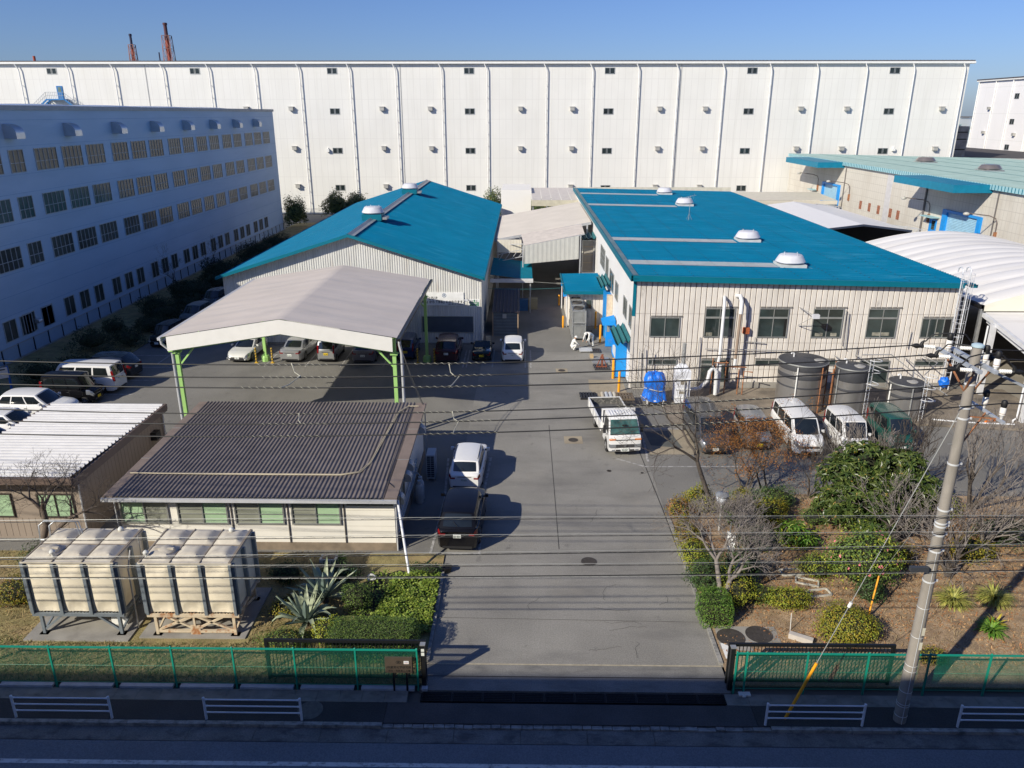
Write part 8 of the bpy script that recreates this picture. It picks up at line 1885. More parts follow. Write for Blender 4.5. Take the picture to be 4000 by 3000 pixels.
# bending worker
person(dict(pel=(-.22, 0, .92), che=(.22, 0, 1.16), nec=(.38, 0, 1.18), hed=(.52, 0, 1.12), face=(.5, 0, -1), shl=(.30, .20, 1.12), shr=(.30, -.20, 1.12), ell=(.42, .24, .82), elr=(.44, -.24, .84), wrl=(.52, .16, .56), wrr=(.60, -.18, .60),
            hil=(-.20, .11, .88), hir=(-.20, -.11, .88), knl=(-.06, .20, .50), knr=(-.04, -.20, .50), anl=(-.14, .22, .09), anr=(-.14, -.22, .09), tol=(.08, .26, .045), tor=(.08, -.26, .045)), (5.38, 58.75, 0), -140, 'bending worker in a white coverall leaning over the pale plate')
# ================================================================= vegetation
def leafmat(n, c1, c2, rough=.55): return M('leaves ' + n, c1, rough, var=.25, vs=2.5, island=c2, spec=.4)
L_OL = leafmat('olive', (.15, .165, .015), (.32, .24, .02)); L_GR = leafmat('green', (.07, .13, .02), (.15, .22, .04)); L_DG = leafmat('dark green', (.03, .07, .02), (.07, .12, .03))
L_YG = leafmat('yellow green', (.18, .24, .02), (.36, .36, .04)); L_BG = leafmat('bright green', (.06, .16, .015), (.18, .30, .04)); L_BR = leafmat('brown red', (.16, .07, .02), (.30, .14, .03))
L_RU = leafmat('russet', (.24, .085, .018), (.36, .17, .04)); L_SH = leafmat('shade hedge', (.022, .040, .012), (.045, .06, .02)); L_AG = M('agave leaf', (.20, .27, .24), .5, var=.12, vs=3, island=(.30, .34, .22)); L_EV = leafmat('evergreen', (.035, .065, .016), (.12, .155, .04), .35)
TWG = M('grey twig', (.21, .185, .17), .9, var=.15, vs=4); TWD = M('dark twig', (.085, .07, .06), .9, var=.2, vs=4); BARK = M('bark', (.13, .10, .08), .9, var=.2, vs=6, bump=.4, bs=20); CORE = M('foliage shade core', (.025, .028, .012), .95, var=.3)  # CORE: near-black colour standing in for the shade inside foliage
def leaf(mb, p, n, ln, wd, r_):
    """one folded leaf: four faces' worth of shape in two quads"""
    n = n.normalized(); a_ = n.orthogonal().normalized(); q = Matrix.Rotation(r_.uniform(0, 6.283), 3, n); d = (q @ a_); s_ = n.cross(d)
    m = p + d * ln * .5 + n * ln * .06; t_ = p + d * ln - n * ln * .10
    mb.add([p, m + s_ * wd * .5, t_, m - s_ * wd * .5], [(0, 1, 2), (0, 2, 3)])
def blob_leaves(mb, c, rad, n, ln, wd, r_, shape='ball', z0=None, droop=0.0, lob=None):
    c = Vector(c); lob = lob or [(r_.uniform(0, 6.28), r_.uniform(-.3, 1), r_.uniform(.08, .2)) for _ in range(7)]
    for _ in range(n):
        if shape == 'box':
            f_ = r_.random(); ax = r_.uniform(-1, 1); ay = r_.uniform(-1, 1); az_ = r_.uniform(-1, 1)
            tot = rad[0] * rad[1] + rad[1] * rad[2] + rad[0] * rad[2] ; k = r_.random() * tot
            if k < rad[0] * rad[1]: u = Vector((ax, ay, 1)); nn = Vector((0, 0, 1))
            elif k < rad[0] * rad[1] + rad[1] * rad[2]: s_ = r_.choice((-1, 1)); u = Vector((s_, ay, az_)); nn = Vector((s_, 0, .2))
            else: s_ = r_.choice((-1, -1, 1)); u = Vector((ax, s_, az_)); nn = Vector((0, s_, .2))
            j = 1 + r_.gauss(0, .03); m = max(abs(u.x), abs(u.y), abs(u.z)); sm = (abs(u.x) ** 6 + abs(u.y) ** 6 + abs(u.z) ** 6) ** (1 / 6.)
            u = u / sm * j; p = c + Vector((u.x * rad[0], u.y * rad[1], u.z * rad[2]))
        else:
            th = r_.uniform(0, 6.2832); cz_ = r_.uniform(-.55, 1); s_ = math.sqrt(1 - cz_ * cz_); nn = Vector((s_ * math.cos(th), s_ * math.sin(th), cz_))
            k = 1.0
            for (lt, lz, la) in lob: k += la * math.cos(th * 2 + lt) * math.cos((cz_ - lz) * 3)
            j = k * (r_.uniform(.72, 1.06) if r_.random() < .8 else r_.uniform(.4, 1.16)); p = c + Vector((nn.x * rad[0], nn.y * rad[1], nn.z * rad[2])) * j
            nn = Vector((nn.x, nn.y, nn.z + .25))
        if z0 is not None and p.z < z0: p.z = z0 + r_.uniform(0, .12)
        v = Vector((r_.gauss(0, 1), r_.gauss(0, 1), r_.gauss(0, 1))) * .45
        leaf(mb, p, nn + v - Vector((0, 0, droop)), ln * r_.uniform(.7, 1.25), wd * r_.uniform(.8, 1.2), r_)
    return lob
def core(mb, c, rad, r_, k=.78, shape='ball'):  # dark inner blob that imitates the shaded middle of a crown
    n = 9; vs = []; fs = []
    for i in range(n + 1):
        for j in range(14):
            a_ = math.pi * i / n; b_ = 2 * math.pi * j / 14; q = k * r_.uniform(.9, 1.05); e = 1.0 if shape == 'ball' else .45
            f = lambda t_: math.copysign(abs(t_) ** e, t_)
            vs.append((c[0] + rad[0] * q * f(math.sin(a_)) * f(math.cos(b_)), c[1] + rad[1] * q * f(math.sin(a_)) * f(math.sin(b_)), max(.03, c[2] + rad[2] * q * f(math.cos(a_)))))
    for i in range(n):
        for j in range(14): fs.append((i * 14 + j, i * 14 + (j + 1) % 14, (i + 1) * 14 + (j + 1) % 14, (i + 1) * 14 + j))
    mb.add(vs, fs)
SEED = [100]
def bush(x, y, rx, ry, h, mat_, label, n=900, ln=.10, wd=.05, shape='ball', name='shrub', cat='shrub', group=None, extra=None, zb=.04):
    SEED[0] += 1; r_ = random.Random(SEED[0]); t = thing(name, (x, y, 0), label, cat, group)
    mb = MB(); cz0 = h * .48 if shape == 'ball' else h * .5
    blob_leaves(mb, (x, y, cz0), (rx, ry, h * (.52 if shape == 'ball' else .5)), n, ln, wd, r_, shape, zb)
    mb.build('foliage', mat_, t)
    if extra:
        m2, n2 = extra; mb = MB(); blob_leaves(mb, (x, y, cz0), (rx * 1.01, ry * 1.01, h * .53), n2, ln, wd, r_, shape, zb); mb.build('tinted_leaves', m2, t)
    mb = MB(); core(mb, (x, y, cz0), (rx, ry, h * .5), r_, (.62 if mat_ in (L_SH, L_EV) else .78) if shape == 'ball' else .9, shape); mb.build('shade_core', CORE, t)
    return t
GB = 'shrubs of the right garden bed'
bush(7.02, 23.75, .58, .62, 1.05, L_BG, 'neat box shaped green shrub at the corner nearest the gate on the right', 2600, .055, .028, 'box', group=GB, extra=(L_GR, 900))
bush(7.15, 25.55, .72, .95, 1.30, L_DG, 'loose dark green shrub behind the neat box shrub', 1900, .13, .035, group=GB, extra=(L_GR, 500))
bush(7.10, 27.5, .55, .9, .95, L_YG, 'yellow green shrub with orange tips beside the driveway kerb', 1500, .08, .04, group=GB, extra=(L_OL, 500))
bush(7.15, 29.3, .55, .9, .85, L_OL, 'low olive shrub at the driveway kerb below the grey branches', 1300, .08, .04, group=GB, extra=(L_BR, 450))
bush(7.25, 31.2, .62, .75, .95, L_BR, 'brown tinged shrub at the bend of the driveway kerb', 1000, .08, .04, group=GB, extra=(L_OL, 800))
bush(8.15, 31.75, .72, .6, 1.35, L_OL, 'golden olive shrub left of the garden lamp', 1500, .09, .045, group=GB, extra=(L_YG, 600))
bush(8.05, 24.65, .72, .7, 1.25, L_YG, 'yellow green shrub right of the forked tree trunk', 1900, .075, .035, group=GB, extra=(L_OL, 800))
bush(8.6, 26.2, .8, .75, 1.45, L_DG, 'dark glossy shrub in the shade behind the forked tree', 1800, .09, .05, group=GB)
bush(9.15, 24.85, .42, .42, .70, L_GR, 'small round green shrub between two yellow green ones', 900, .06, .03, group=GB)
bush(10.0, 24.65, .92, .55, .72, L_YG, 'wide low yellow green shrub near the white edging frames', 1900, .075, .035, group=GB, extra=(L_OL, 900))
bush(11.45, 22.75, 1.05, .95, 1.20, L_OL, 'large golden round shrub behind the fence under the guy wire', 3400, .075, .04, group=GB, extra=(L_YG, 1300))
bush(11.7, 29.0, .78, .65, .95, L_BG, 'bright green broad leaved plant in the middle of the bed', 800, .22, .07, group=GB, extra=(L_YG, 250))
bush(11.2, 30.9, .85, .6, 1.15, L_OL, 'olive yellow shrub behind the bright broad leaved plant', 1500, .09, .045, group=GB, extra=(L_YG, 500))
bush(13.05, 30.7, .5, .5, .85, L_GR, 'ball shaped dark green shrub beside the big evergreen', 1200, .06, .03, group=GB)
bush(11.8, 32.3, 1.05, .7, 1.05, L_DG, 'dark spreading shrub at the back edge of the bed', 1900, .10, .035, group=GB, extra=(L_GR, 500))
bush(10.3, 32.3, .65, .55, .95, L_OL, 'small olive shrub right of the garden lamp', 1100, .08, .04, group=GB, extra=(L_GR, 400))
bush(9.6, 30.6, .75, .7, 1.1, L_GR, 'green shrub under the grey branches in front of the garden lamp', 1300, .09, .04, group=GB)
bush(9.9, 28.6, .8, .8, 1.2, L_DG, 'deep green shrub in the middle of the grey thicket', 1500, .09, .05, group=GB)
bush(13.3, 26.15, 1.4, 1.15, 2.4, L_GR, 'tall camellia with glossy leaves and pink flowers', 3800, .10, .055, group=GB, extra=(L_YG, 1000))
bush(13.2, 25.0, .55, .45, .95, L_DG, 'small glossy green shrub at the foot of the camellia', 900, .10, .05, group=GB)
bush(11.75, 26.6, .7, .6, 1.0, L_YG, 'yellow green shrub at the left flank of the camellia', 1100, .08, .04, group=GB, extra=(L_GR, 500))
bush(15.3, 27.6, .9, .6, .9, L_OL, 'olive shrub behind the utility pole', 1300, .08, .04, group=GB)
bush(18.9, 31.5, .9, .9, 1.5, L_YG, 'yellow green shrub behind the bare thicket at the right', 1500, .09, .045, group=GB)
bush(20.6, 29.2, 1.2, .9, 1.3, L_DG, 'dark green shrub under the bare thicket at the far right', 1700, .09, .045, group=GB)
bush(18.7, 28.0, 1.0, .8, .9, L_OL, 'low olive shrub under the bare thicket', 1300, .09, .045, group=GB)
bush(13.9, 21.6, .55, .4, .45, L_OL, 'small olive weed clump at the foot of the pole behind the fence', 600, .07, .035, group=GB)
# pink flowers on the camellia
cm = [o for o in bpy.data.objects if o.get('label', '').startswith('tall camellia')][0]
r_ = random.Random(9)
for _ in range(40):
    mb = MB()
    th = r_.uniform(0, 6.28); cz_ = r_.uniform(-.2, 1); s_ = math.sqrt(max(0, 1 - cz_ * cz_)); p = Vector((13.3 + 1.42 * s_ * math.cos(th), 26.15 + 1.18 * s_ * math.sin(th), 1.15 + 1.28 * cz_))
    for k in range(5): leaf(mb, p, Vector((s_ * math.cos(th), s_ * math.sin(th), cz_)), .07, .06, r_)
    mb.build('flower', M('pink petals', (.70, .22, .25), .5), cm)
# striped grasses and lily plants
def tuft(x, y, n, ln, wd, mat_, label, name='grass_clump', cat='plant', arch=.6, group=None, z=.05, spread=.25, seed=1):
    r_ = random.Random(seed * 31 + int(x * 10)); t = thing(name, (x, y, 0), label, cat, group); mb = MB()
    for _ in range(n):
        a_ = r_.uniform(0, 6.28); d = Vector((math.cos(a_), math.sin(a_), 0)); L_ = ln * r_.uniform(.6, 1.1); el = r_.uniform(.35, 1.45); p = Vector((x, y, z)) + d * r_.uniform(0, spread) * .4
        pts = []; s_ = Vector((-d.y, d.x, 0)); q = p.copy(); e = el
        for k in range(5): pts.append(q.copy()); q += (d * math.cos(e) + Vector((0, 0, math.sin(e)))) * L_ / 4; e -= arch * r_.uniform(.6, 1.1)
        for k in range(4):
            w0 = wd * (1, 1, .85, .55)[k] * .5; w1 = wd * (1, .85, .55, .05)[k] * .5
            mb.add([pts[k] - s_ * w0, pts[k] + s_ * w0, pts[k + 1] + s_ * w1, pts[k + 1] - s_ * w1], [(0, 1, 2, 3)])
    mb.build('blades', mat_, t); return t
L_ST = M('striped blades', (.24, .27, .05), .5, var=.2, vs=4, island=(.50, .46, .12))
tuft(16.3, 24.85, 340, .85, .035, L_ST, 'left yellow striped grass clump right of the pole', seed=2, group='striped grass clumps', arch=.5)
tuft(17.9, 25.0, 340, .88, .035, L_ST, 'right yellow striped grass clump beside the pole shadow', seed=3, group='striped grass clumps', arch=.5)
tuft(16.75, 23.15, 130, .62, .075, L_BG, 'green lily like plant right of the pole near the fence', seed=4, arch=.45, cat='plant', name='leafy_plant')
tuft(17.1, 23.5, 40, .55, .07, M('yellow leaves', (.45, .38, .03), .5), 'small yellow leaved plant touching the green lily like plant', seed=5, arch=.4, name='leafy_plant')
tuft(9.7, 26.3, 60, .75, .012, M('straw', (.32, .22, .10), .8), 'dry straw tuft left of the white edging frames', seed=6, arch=.15)
# agaves: thick pointed leaves
def agave(x, y, n, ln, label, seed, up=.9):
    r_ = random.Random(seed); t = thing('agave', (x, y, 0), label, 'agave', 'agaves by the water tanks')
    for i in range(n):
        a_ = i * 2.4 + r_.uniform(-.2, .2); f_ = i / n; d = Vector((math.cos(a_), math.sin(a_), 0)); el = lerp(.25, 1.42, f_ ** .8) * up; L_ = ln * r_.uniform(.8, 1.1); s_ = Vector((-d.y, d.x, 0)); p = Vector((x, y, .22)) + d * .06
        bend = r_.choice((0, 0, .3, .55)) if f_ < .75 else 0; pts = []; q = p.copy(); e = el
        for k in range(8): pts.append((q.copy(), e)); q += (d * math.cos(e) + Vector((0, 0, math.sin(e)))) * L_ / 7; e -= (bend if k > 2 else .03)
        mb = MB(); vs = []; W_ = (.07, .085, .10, .105, .095, .07, .04, .004)
        for (c_, e_), w_ in zip(pts, W_):
            up_ = Vector((-d.x * math.sin(e_), -d.y * math.sin(e_), math.cos(e_))); vs += [c_ - s_ * w_ + up_ * .035, c_ - up_ * .02, c_ + s_ * w_ + up_ * .035, c_ + up_ * .008]
        fs = []
        for k in range(7):
            b = k * 4
            for j in range(4): fs.append((b + j, b + (j + 1) % 4, b + 4 + (j + 1) % 4, b + 4 + j))
        mb.add(vs, fs); mb.build('leaf', L_AG, t, smooth=50)
    mb = MB(); mb.lathe([(.16, 0), (.14, .25), (.05, .33)], (x, y, .02), 12); mb.build('stem', BARK, t)
agave(-7.75, 23.15, 26, 1.45, 'large blue grey agave in front of the dark shed, nearest the fence', 3)
agave(-7.45, 24.6, 24, 1.55, 'second blue grey agave just behind the nearest one', 8)
# left garden
GL_ = 'shrubs of the left garden bed'
bush(-5.05, 21.75, 1.55, .62, 1.12, L_GR, 'long clipped box hedge behind the left fence', 9000, .05, .026, 'box', name='hedge', cat='hedge', extra=(L_DG, 2200))
bush(-8.2, 22.0, .85, .55, .72, L_GR, 'low round shrub left of the clipped hedge', 2000, .06, .03, group=GL_, extra=(L_OL, 500))
bush(-6.75, 22.3, .5, .5, 1.0, L_YG, 'yellow green shrub squeezed between agave and clipped hedge', 1200, .08, .04, group=GL_)
bush(-6.1, 24.1, .62, .55, 1.15, L_GR, 'rounded green shrub behind the clipped hedge', 1900, .06, .03, group=GL_)
bush(-7.2, 26.2, .8, .6, .75, L_DG, 'dark leafy shrub near the shed wall right of the planter box', 1100, .09, .05, group=GL_)
bush(-9.3, 26.0, .7, .6, .8, L_DG, 'dark shrub in the shade left of the agaves', 1100, .08, .04, group=GL_)
bush(-8.6, 23.9, .6, .6, .7, L_OL, 'olive shrub at the left foot of the agaves', 1000, .08, .04, group=GL_)
bush(-3.9, 26.5, .8, .35, .55, L_DG, 'dark trimmed shrub at the back of the bright ground cover', 900, .07, .035, group=GL_)
bush(-18.9, 24.5, 1.0, .9, 1.1, L_OL, 'brown green shrub at the left edge beside the left tank', 1800, .08, .04, group=GL_, extra=(L_BR, 400))
bush(-19.6, 27.5, 1.2, .6, .7, L_DG, 'low dark shrub behind the left water tank', 1400, .08, .04, group=GL_)
tuft(-7.5, 27.6, 60, .35, .03, L_BG, 'tiny green weed growing at the shed foundation', seed=12, name='weed')
# bright ground cover (stuff)
r_ = random.Random(21); mb = MB()
for _ in range(7500):
    x = r_.uniform(-6.0, -3.25); y = r_.uniform(22.6, 26.35)
    if x < -5.6 + (y - 22.6) * .18 and y > 23.2 and r_.random() < .85: continue
    h = .30 + .10 * math.sin(x * 5) * math.sin(y * 4) ; z = h * r_.uniform(.65, 1.05)
    leaf(mb, Vector((x, y, z)), Vector((r_.gauss(0, .5), r_.gauss(0, .5), 1)), .12 * r_.uniform(.7, 1.2), .075, r_)
tag(mb.build('ground_cover', leafmat('ground cover', (.10, .17, .015), (.26, .32, .05))), 'bright yellow green ground cover beside the driveway', 'ground cover', kind='stuff')
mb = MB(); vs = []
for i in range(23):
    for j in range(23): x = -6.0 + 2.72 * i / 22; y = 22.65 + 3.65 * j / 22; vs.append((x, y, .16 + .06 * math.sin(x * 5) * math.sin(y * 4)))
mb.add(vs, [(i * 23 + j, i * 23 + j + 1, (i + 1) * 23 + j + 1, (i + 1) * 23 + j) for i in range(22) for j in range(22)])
tag(mb.build('ground_cover_shade', CORE), 'dark sheet standing for the shade under the bright ground cover', 'ground cover', kind='stuff')  # dark sheet imitates the shade beneath the leaves
# dead grass and leaf litter
def litter(name, n, box, mat_, label, ln, up, seed, wd=.012, test=None):
    r_ = random.Random(seed); mb = MB()
    for _ in range(n):
        x = r_.uniform(box[0], box[1]); y = r_.uniform(box[2], box[3])
        if test and not test(x, y): continue
        d = Vector((r_.gauss(0, 1), r_.gauss(0, 1), up * r_.uniform(.5, 1.5))).normalized(); s_ = Vector((-d.y, d.x, r_.uniform(-.3, .3))).normalized() * wd * r_.uniform(.6, 1.3); p = Vector((x, y, .055)); L_ = ln * r_.uniform(.5, 1.3)
        mb.add([p - s_, p + s_, p + d * L_ + s_ * .4, p + d * L_ - s_ * .4], [(0, 1, 2, 3)])
    tag(mb.build(name, mat_), label, 'ground litter', kind='stuff')
nt_ = lambda x, y: not (-17.5 < x < -9.6 and 22.1 < y < 25.5)
pat = lambda x, y: math.sin(x * 1.7 + 1) * math.sin(y * 2.3 + x) + .35 * math.sin(x * 5.1) > -.35
litter('dry_grass', 16000, (-22, -6.3, 20.2, 28), M('dry grass', (.26, .19, .09), .9, var=.2, island=(.36, .28, .14)), 'dry winter grass around the water tanks', .13, .9, 31, test=lambda x, y: nt_(x, y) and (y > 21.4 or pat(x, y)))
litter('green_grass', 11000, (-22, -3.4, 20.15, 22.4), M('thin green grass', (.07, .10, .02), .9, var=.2, island=(.16, .16, .05)), 'thin green grass behind the left fence', .10, 1.0, 32, test=nt_)
litter('leaf_litter', 17000, (6.95, 22, 21.2, 33), M('fallen leaves', (.34, .15, .06), .8, var=.3, island=(.50, .32, .16)), 'fallen brown leaves over the right garden bed', .085, .25, 33, wd=.026, test=lambda x, y: pat(x, y) or y > 24)
litter('straw_litter', 9000, (8.8, 22, 20.6, 29), M('pale straw', (.34, .26, .15), .9, var=.2, island=(.22, .14, .07)), 'pale straw on the right garden bed', .14, .4, 34)
litter('blown_leaves', 500, (9.5, 17.5, 33.6, 38.0), M('blown leaves', (.34, .14, .05), .8, island=(.42, .24, .1)), 'scattered leaves blown onto the asphalt', .07, .1, 35, wd=.02)
# hedge bushes in shade on the left
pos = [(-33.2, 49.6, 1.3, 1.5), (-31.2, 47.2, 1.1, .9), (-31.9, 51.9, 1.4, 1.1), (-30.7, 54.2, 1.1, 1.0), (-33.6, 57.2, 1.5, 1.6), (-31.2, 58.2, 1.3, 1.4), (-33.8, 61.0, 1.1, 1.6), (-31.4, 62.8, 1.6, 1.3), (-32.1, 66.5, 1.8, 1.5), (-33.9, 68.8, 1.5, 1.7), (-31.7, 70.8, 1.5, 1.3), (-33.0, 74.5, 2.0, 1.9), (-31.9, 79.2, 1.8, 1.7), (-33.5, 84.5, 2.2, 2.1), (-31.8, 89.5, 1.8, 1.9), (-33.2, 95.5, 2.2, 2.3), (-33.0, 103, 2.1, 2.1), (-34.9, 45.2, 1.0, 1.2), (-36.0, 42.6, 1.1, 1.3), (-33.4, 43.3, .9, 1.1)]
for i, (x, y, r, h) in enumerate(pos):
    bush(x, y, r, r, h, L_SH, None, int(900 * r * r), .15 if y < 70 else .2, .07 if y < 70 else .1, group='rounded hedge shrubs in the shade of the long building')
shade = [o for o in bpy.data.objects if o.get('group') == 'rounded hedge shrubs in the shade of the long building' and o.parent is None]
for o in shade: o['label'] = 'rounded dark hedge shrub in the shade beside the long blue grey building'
for (x, y, r, h, lb_) in ((-36.9, 126, 1.7, 4.4, 'tall dark evergreen at the far corner of the long building'), (-32.8, 137, 2.0, 4.3, 'round evergreen behind the ridge of the teal hall, left'), (-29.2, 137, 2.0, 4.2, 'second round evergreen behind the ridge of the teal hall'), (-5.0, 131, 2.2, 5.0, 'small sunlit evergreen between the hall and the white block'), (2.5, 132, 3.5, 3.6, 'evergreen glimpsed under the grey segmented canopy'), (29.5, 132, 3.5, 4.2, 'evergreen seen under the cream canopy')):
    bush(x, y, r, r, h, L_EV, lb_, 3600, .30, .17, name='evergreen_tree', cat='tree', extra=(L_OL, 300))
# the big evergreen: lobes of rosettes
t = thing('evergreen_tree', (15.0, 31.0, 0), 'broad glossy evergreen tree with large leaves and yellow tips', 'tree'); r_ = random.Random(77)
lobes = [(x, y, z * .86 - .35, a_, b_, c_) for x, y, z, a_, b_, c_ in ((14.1, 31.0, 3.0, .9, .9, .8), (15.3, 31.4, 3.6, 1.2, 1.1, .85), (16.7, 31.3, 3.3, 1.2, 1.0, .9), (14.9, 30.2, 2.2, 1.3, 1.0, .95), (16.3, 30.3, 2.2, 1.35, 1.0, .95), (17.5, 30.9, 2.4, .95, .9, .8), (13.9, 30.5, 1.6, .9, .9, .7), (15.5, 29.8, 1.4, 1.4, .8, .75))]
mb = MB(); tip = MB()
for (x, y, z, rx, ry, rz_) in lobes:
    nn_ = int(165 * (rx * ry + ry * rz_ + rx * rz_) / 3)
    for _ in range(nn_):
        th = r_.uniform(0, 6.28); cz_ = r_.uniform(-.75, 1); s_ = math.sqrt(1 - cz_ * cz_); n = Vector((s_ * math.cos(th), s_ * math.sin(th), cz_)); k = r_.uniform(.7, 1.16)
        p = Vector((x + rx * n.x * k, y + ry * n.y * k, z + rz_ * n.z * k)); ax_ = (n + Vector((r_.gauss(0, .4), r_.gauss(0, .4), .5 + r_.gauss(0, .3)))).normalized(); o_ = ax_.orthogonal().normalized(); m_ = r_.randint(6, 9)
        for q in range(m_):
            d = Matrix.Rotation(q * 6.283 / m_ + r_.uniform(-.2, .2), 3, ax_) @ o_; d = (d + ax_ * r_.uniform(-.1, .6)).normalized(); s2 = ax_.cross(d).normalized(); L_ = r_.uniform(.2, .34); w_ = L_ * .17
            a_ = p; b_ = p + d * L_ * .55 + ax_ * .01; c_ = p + d * L_ - ax_ * .05 * L_ / .2
            mb.add([a_, b_ + s2 * w_, c_, b_ - s2 * w_], [(0, 1, 2), (0, 2, 3)])
        if r_.random() < .20:
            for q in range(3): leaf(tip, p + ax_ * .05, ax_ + Vector((r_.gauss(0, .4), r_.gauss(0, .4), 0)), .10, .04, r_)
mb.build('crown', L_EV, t); tip.build('yellow_tips', M('yellow tips', (.42, .26, .06), .6, island=(.3, .3, .1)), t)['kind'] = 'stuff'
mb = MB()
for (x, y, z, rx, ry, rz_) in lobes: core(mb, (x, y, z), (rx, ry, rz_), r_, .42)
mb.build('shade_core', CORE, t)
mb = MB(); mb.tube([(15.2, 30.9, 0), (15.1, 30.9, .7), (15.2, 31, 1.6)], [.16, .13, .1], 10)
for (x, y, z, *_q) in lobes: mb.tube([(15.15, 30.9, .8), ((x + 15.15) / 2, (y + 30.9) / 2, z * .6), (x, y, z)], [.07, .05, .02], 6)
mb.build('trunk', BARK, t)
# bare trees
def bare(base, top, name_lb, mats, depth=6, seed=1, r0=.09, spread=.55, ln0=1.2, shrink=.76, kids=(2, 3), up=.25, leaves=None, trunk_pts=None, stems=1, lean=None, twig_n=3, minr=.005, group=None):
    r_ = random.Random(seed); x, y = base; t = thing('bare_tree', (x, y, 0), name_lb, 'tree', group); tr = MB(); br = MB(); ends = []
    def grow(p, d, ln, r, k):
        seg = 3; pts = [p]; q = p.copy(); rs = [r]
        for i in range(seg):
            d = (d + Vector((r_.gauss(0, .13), r_.gauss(0, .13), r_.gauss(0, .10) + .02))).normalized(); q = q + d * ln / seg; pts.append(q.copy()); rs.append(max(minr, r * (1 - .35 * (i + 1) / seg)))
        (tr if k >= depth - 1 else br).tube([tuple(a_) for a_ in pts], rs, 7 if k >= depth - 1 else (4 if k > 1 else 3), cap=False)
        if k == 0: ends.append((q, d)); return
        n = r_.randint(*kids)
        for i in range(n):
            a_ = d.orthogonal().normalized(); a_ = Matrix.Rotation(6.283 * i / n + r_.uniform(-.6, .6), 3, d) @ a_
            sp = spread * r_.uniform(.6, 1.25); nd = (d * math.cos(sp) + a_ * math.sin(sp) + Vector((0, 0, up * r_.uniform(0, 1)))).normalized()
            grow(q if i < 2 else pts[-2], nd, ln * shrink * r_.uniform(.75, 1.15), rs[-1] * .78, k - 1)
    for s_ in range(stems):
        b_ = Vector((x + (r_.uniform(-.15, .15) if stems > 1 else 0), y, 0)); d = Vector(((lean or (0, 0))[0], (lean or (0, 0))[1], 1)).normalized()
        if stems > 1: d = Vector((r_.uniform(-.5, .5), r_.uniform(-.3, .3), 1)).normalized()
        if trunk_pts and s_ == 0:
            tp = [Vector(q) for q in trunk_pts]; tr.tube(trunk_pts, [r0 * (1.25 - .45 * i / len(tp)) for i in range(len(tp))], 9); dd = (tp[-1] - tp[-2]).normalized()
            for i in range(3):
                a_ = Matrix.Rotation(2.09 * i + .5, 3, dd) @ dd.orthogonal().normalized(); grow(tp[-1], (dd * math.cos(spread) + a_ * math.sin(spread)).normalized(), ln0, r0 * .7, depth - 1)
        else: grow(b_, d, ln0, r0, depth)
    tr.build('trunk', mats[0], t, smooth=70); br.build('branches', mats[1], t)
    if leaves:
        m_, n_ = leaves; mb = MB()
        for (q, d) in ends:
            for _ in range(n_): leaf(mb, q + Vector((r_.gauss(0, .09), r_.gauss(0, .09), r_.gauss(0, .08))), Vector((r_.gauss(0, 1), r_.gauss(0, 1), .6)), .055, .04, r_)
        mb.build('dead_leaves', m_, t)
    return t
bare((8.77, 31.7), 0, 'tall bare dark tree leaning left over the asphalt beside the truck', (TWD, TWD), 7, 5, .095, .62, 1.5, .79, (2, 3), .10, trunk_pts=[(8.9, 31.7, 0), (8.5, 31.6, 1.1), (8.15, 31.6, 2.0), (7.9, 31.6, 2.7)])
bare((10.65, 33.2), 0, 'russet leaved tree with thin stems in front of the silver small car', (TWD, TWD), 6, 12, .06, .58, 1.25, .80, (2, 3), .28, stems=3, leaves=(L_RU, 9))
bare((11.9, 33.9), 0, 'second russet leaved tree spreading before the white minivan', (TWD, TWD), 6, 15, .055, .58, 1.15, .78, (2, 3), .25, stems=2, leaves=(L_RU, 8))
bare((7.45, 24.2), 0, 'pale grey forked bare tree with a dense twiggy crown near the gate', (TWG, TWG), 6, 23, .095, .58, .86, .80, (3, 3), .05, trunk_pts=[(7.45, 24.15, 0), (7.55, 24.3, .5), (7.75, 24.6, 1.15)], minr=.006)
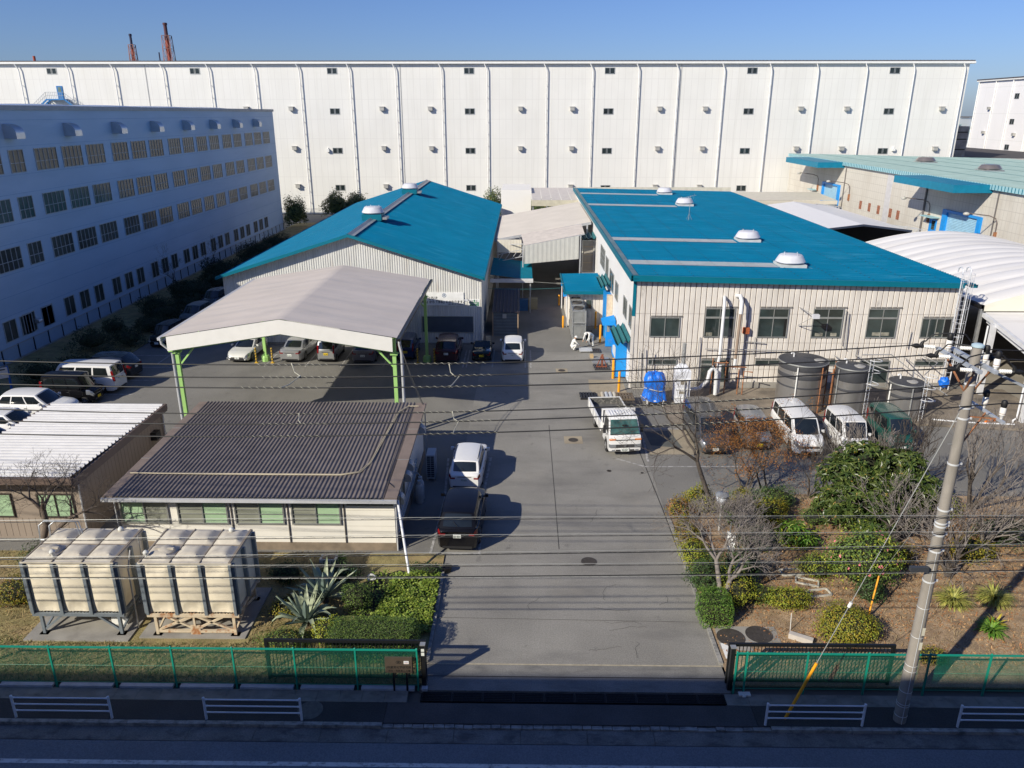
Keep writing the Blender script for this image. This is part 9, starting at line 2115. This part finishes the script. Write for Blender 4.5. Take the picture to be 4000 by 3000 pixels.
bare((7.35, 24.4), 0, 'left fork of the pale grey bare tree with spreading twigs', (TWG, TWG), 6, 27, .085, .60, .88, .80, (3, 3), .08, trunk_pts=[(7.43, 24.2, 0.25), (7.4, 24.7, .9), (7.35, 25.2, 1.6)], minr=.006)
bare((9.4, 28.3), 0, 'dense grey twiggy thicket behind the sign board', (TWG, TWG), 7, 29, .06, .55, .78, .80, (2, 3), .12, stems=3, minr=.006)
for i, (x, y, sd, l0, lb_) in enumerate(((17.1, 26.6, 41, 1.15, 'bare spreading thicket tree at the right above the dirt path'), (19.4, 28.5, 43, 1.2, 'bare thicket tree at the right picture edge'), (15.9, 29.0, 47, 1.0, 'bare grey shrub tree between the pole and the evergreen'), (18.3, 33.0, 51, 1.5, 'tall upright bare tree behind the pole near the tent'), (21.0, 32.2, 53, 1.5, 'upright bare tree at the right edge before the tent'), (16.2, 33.6, 57, 1.3, 'slender bare saplings in front of the green van'))):
    bare((x, y), 0, lb_, (TWG if i % 2 else TWD, TWG if i != 3 else TWD), 5, sd, .085, .5 if i < 3 else .33, l0 * .95, .79, (2, 3), .08 if i < 3 else .35, stems=5, minr=.009)
bare((13.9, 33.4), 0, 'thin upright bare saplings in front of the white small van', (TWD, TWD), 6, 61, .035, .25, .95, .80, (2, 3), .4, stems=4)
bare((-19.5, 27.4), 0, 'leafless tree with crooked twigs in front of the white roofed shed', (BARK, TWD), 7, 71, .12, .66, .70, .80, (2, 3), .02, trunk_pts=[(-19.5, 27.3, 0), (-19.6, 27.3, 1.0), (-19.35, 27.35, 1.7), (-19.4, 27.4, 2.3)])
bare((-17.3, 27.0), 0, 'crooked leafless branches reaching toward the dark shed', (BARK, TWD), 6, 75, .08, .62, .70, .80, (2, 3), .02, trunk_pts=[(-19.4, 27.3, .9), (-18.7, 27.2, 1.7), (-18.1, 27.1, 2.2)])
bare((-35.6, 78), 0, 'small leafless tree against the long blue grey building', (TWD, TWD), 6, 81, .08, .5, 1.2, .8, (2, 3), .2)
bare((-35.4, 86), 0, 'farther small leafless tree against the long blue grey building', (TWD, TWD), 6, 83, .08, .5, 1.2, .8, (2, 3), .2)
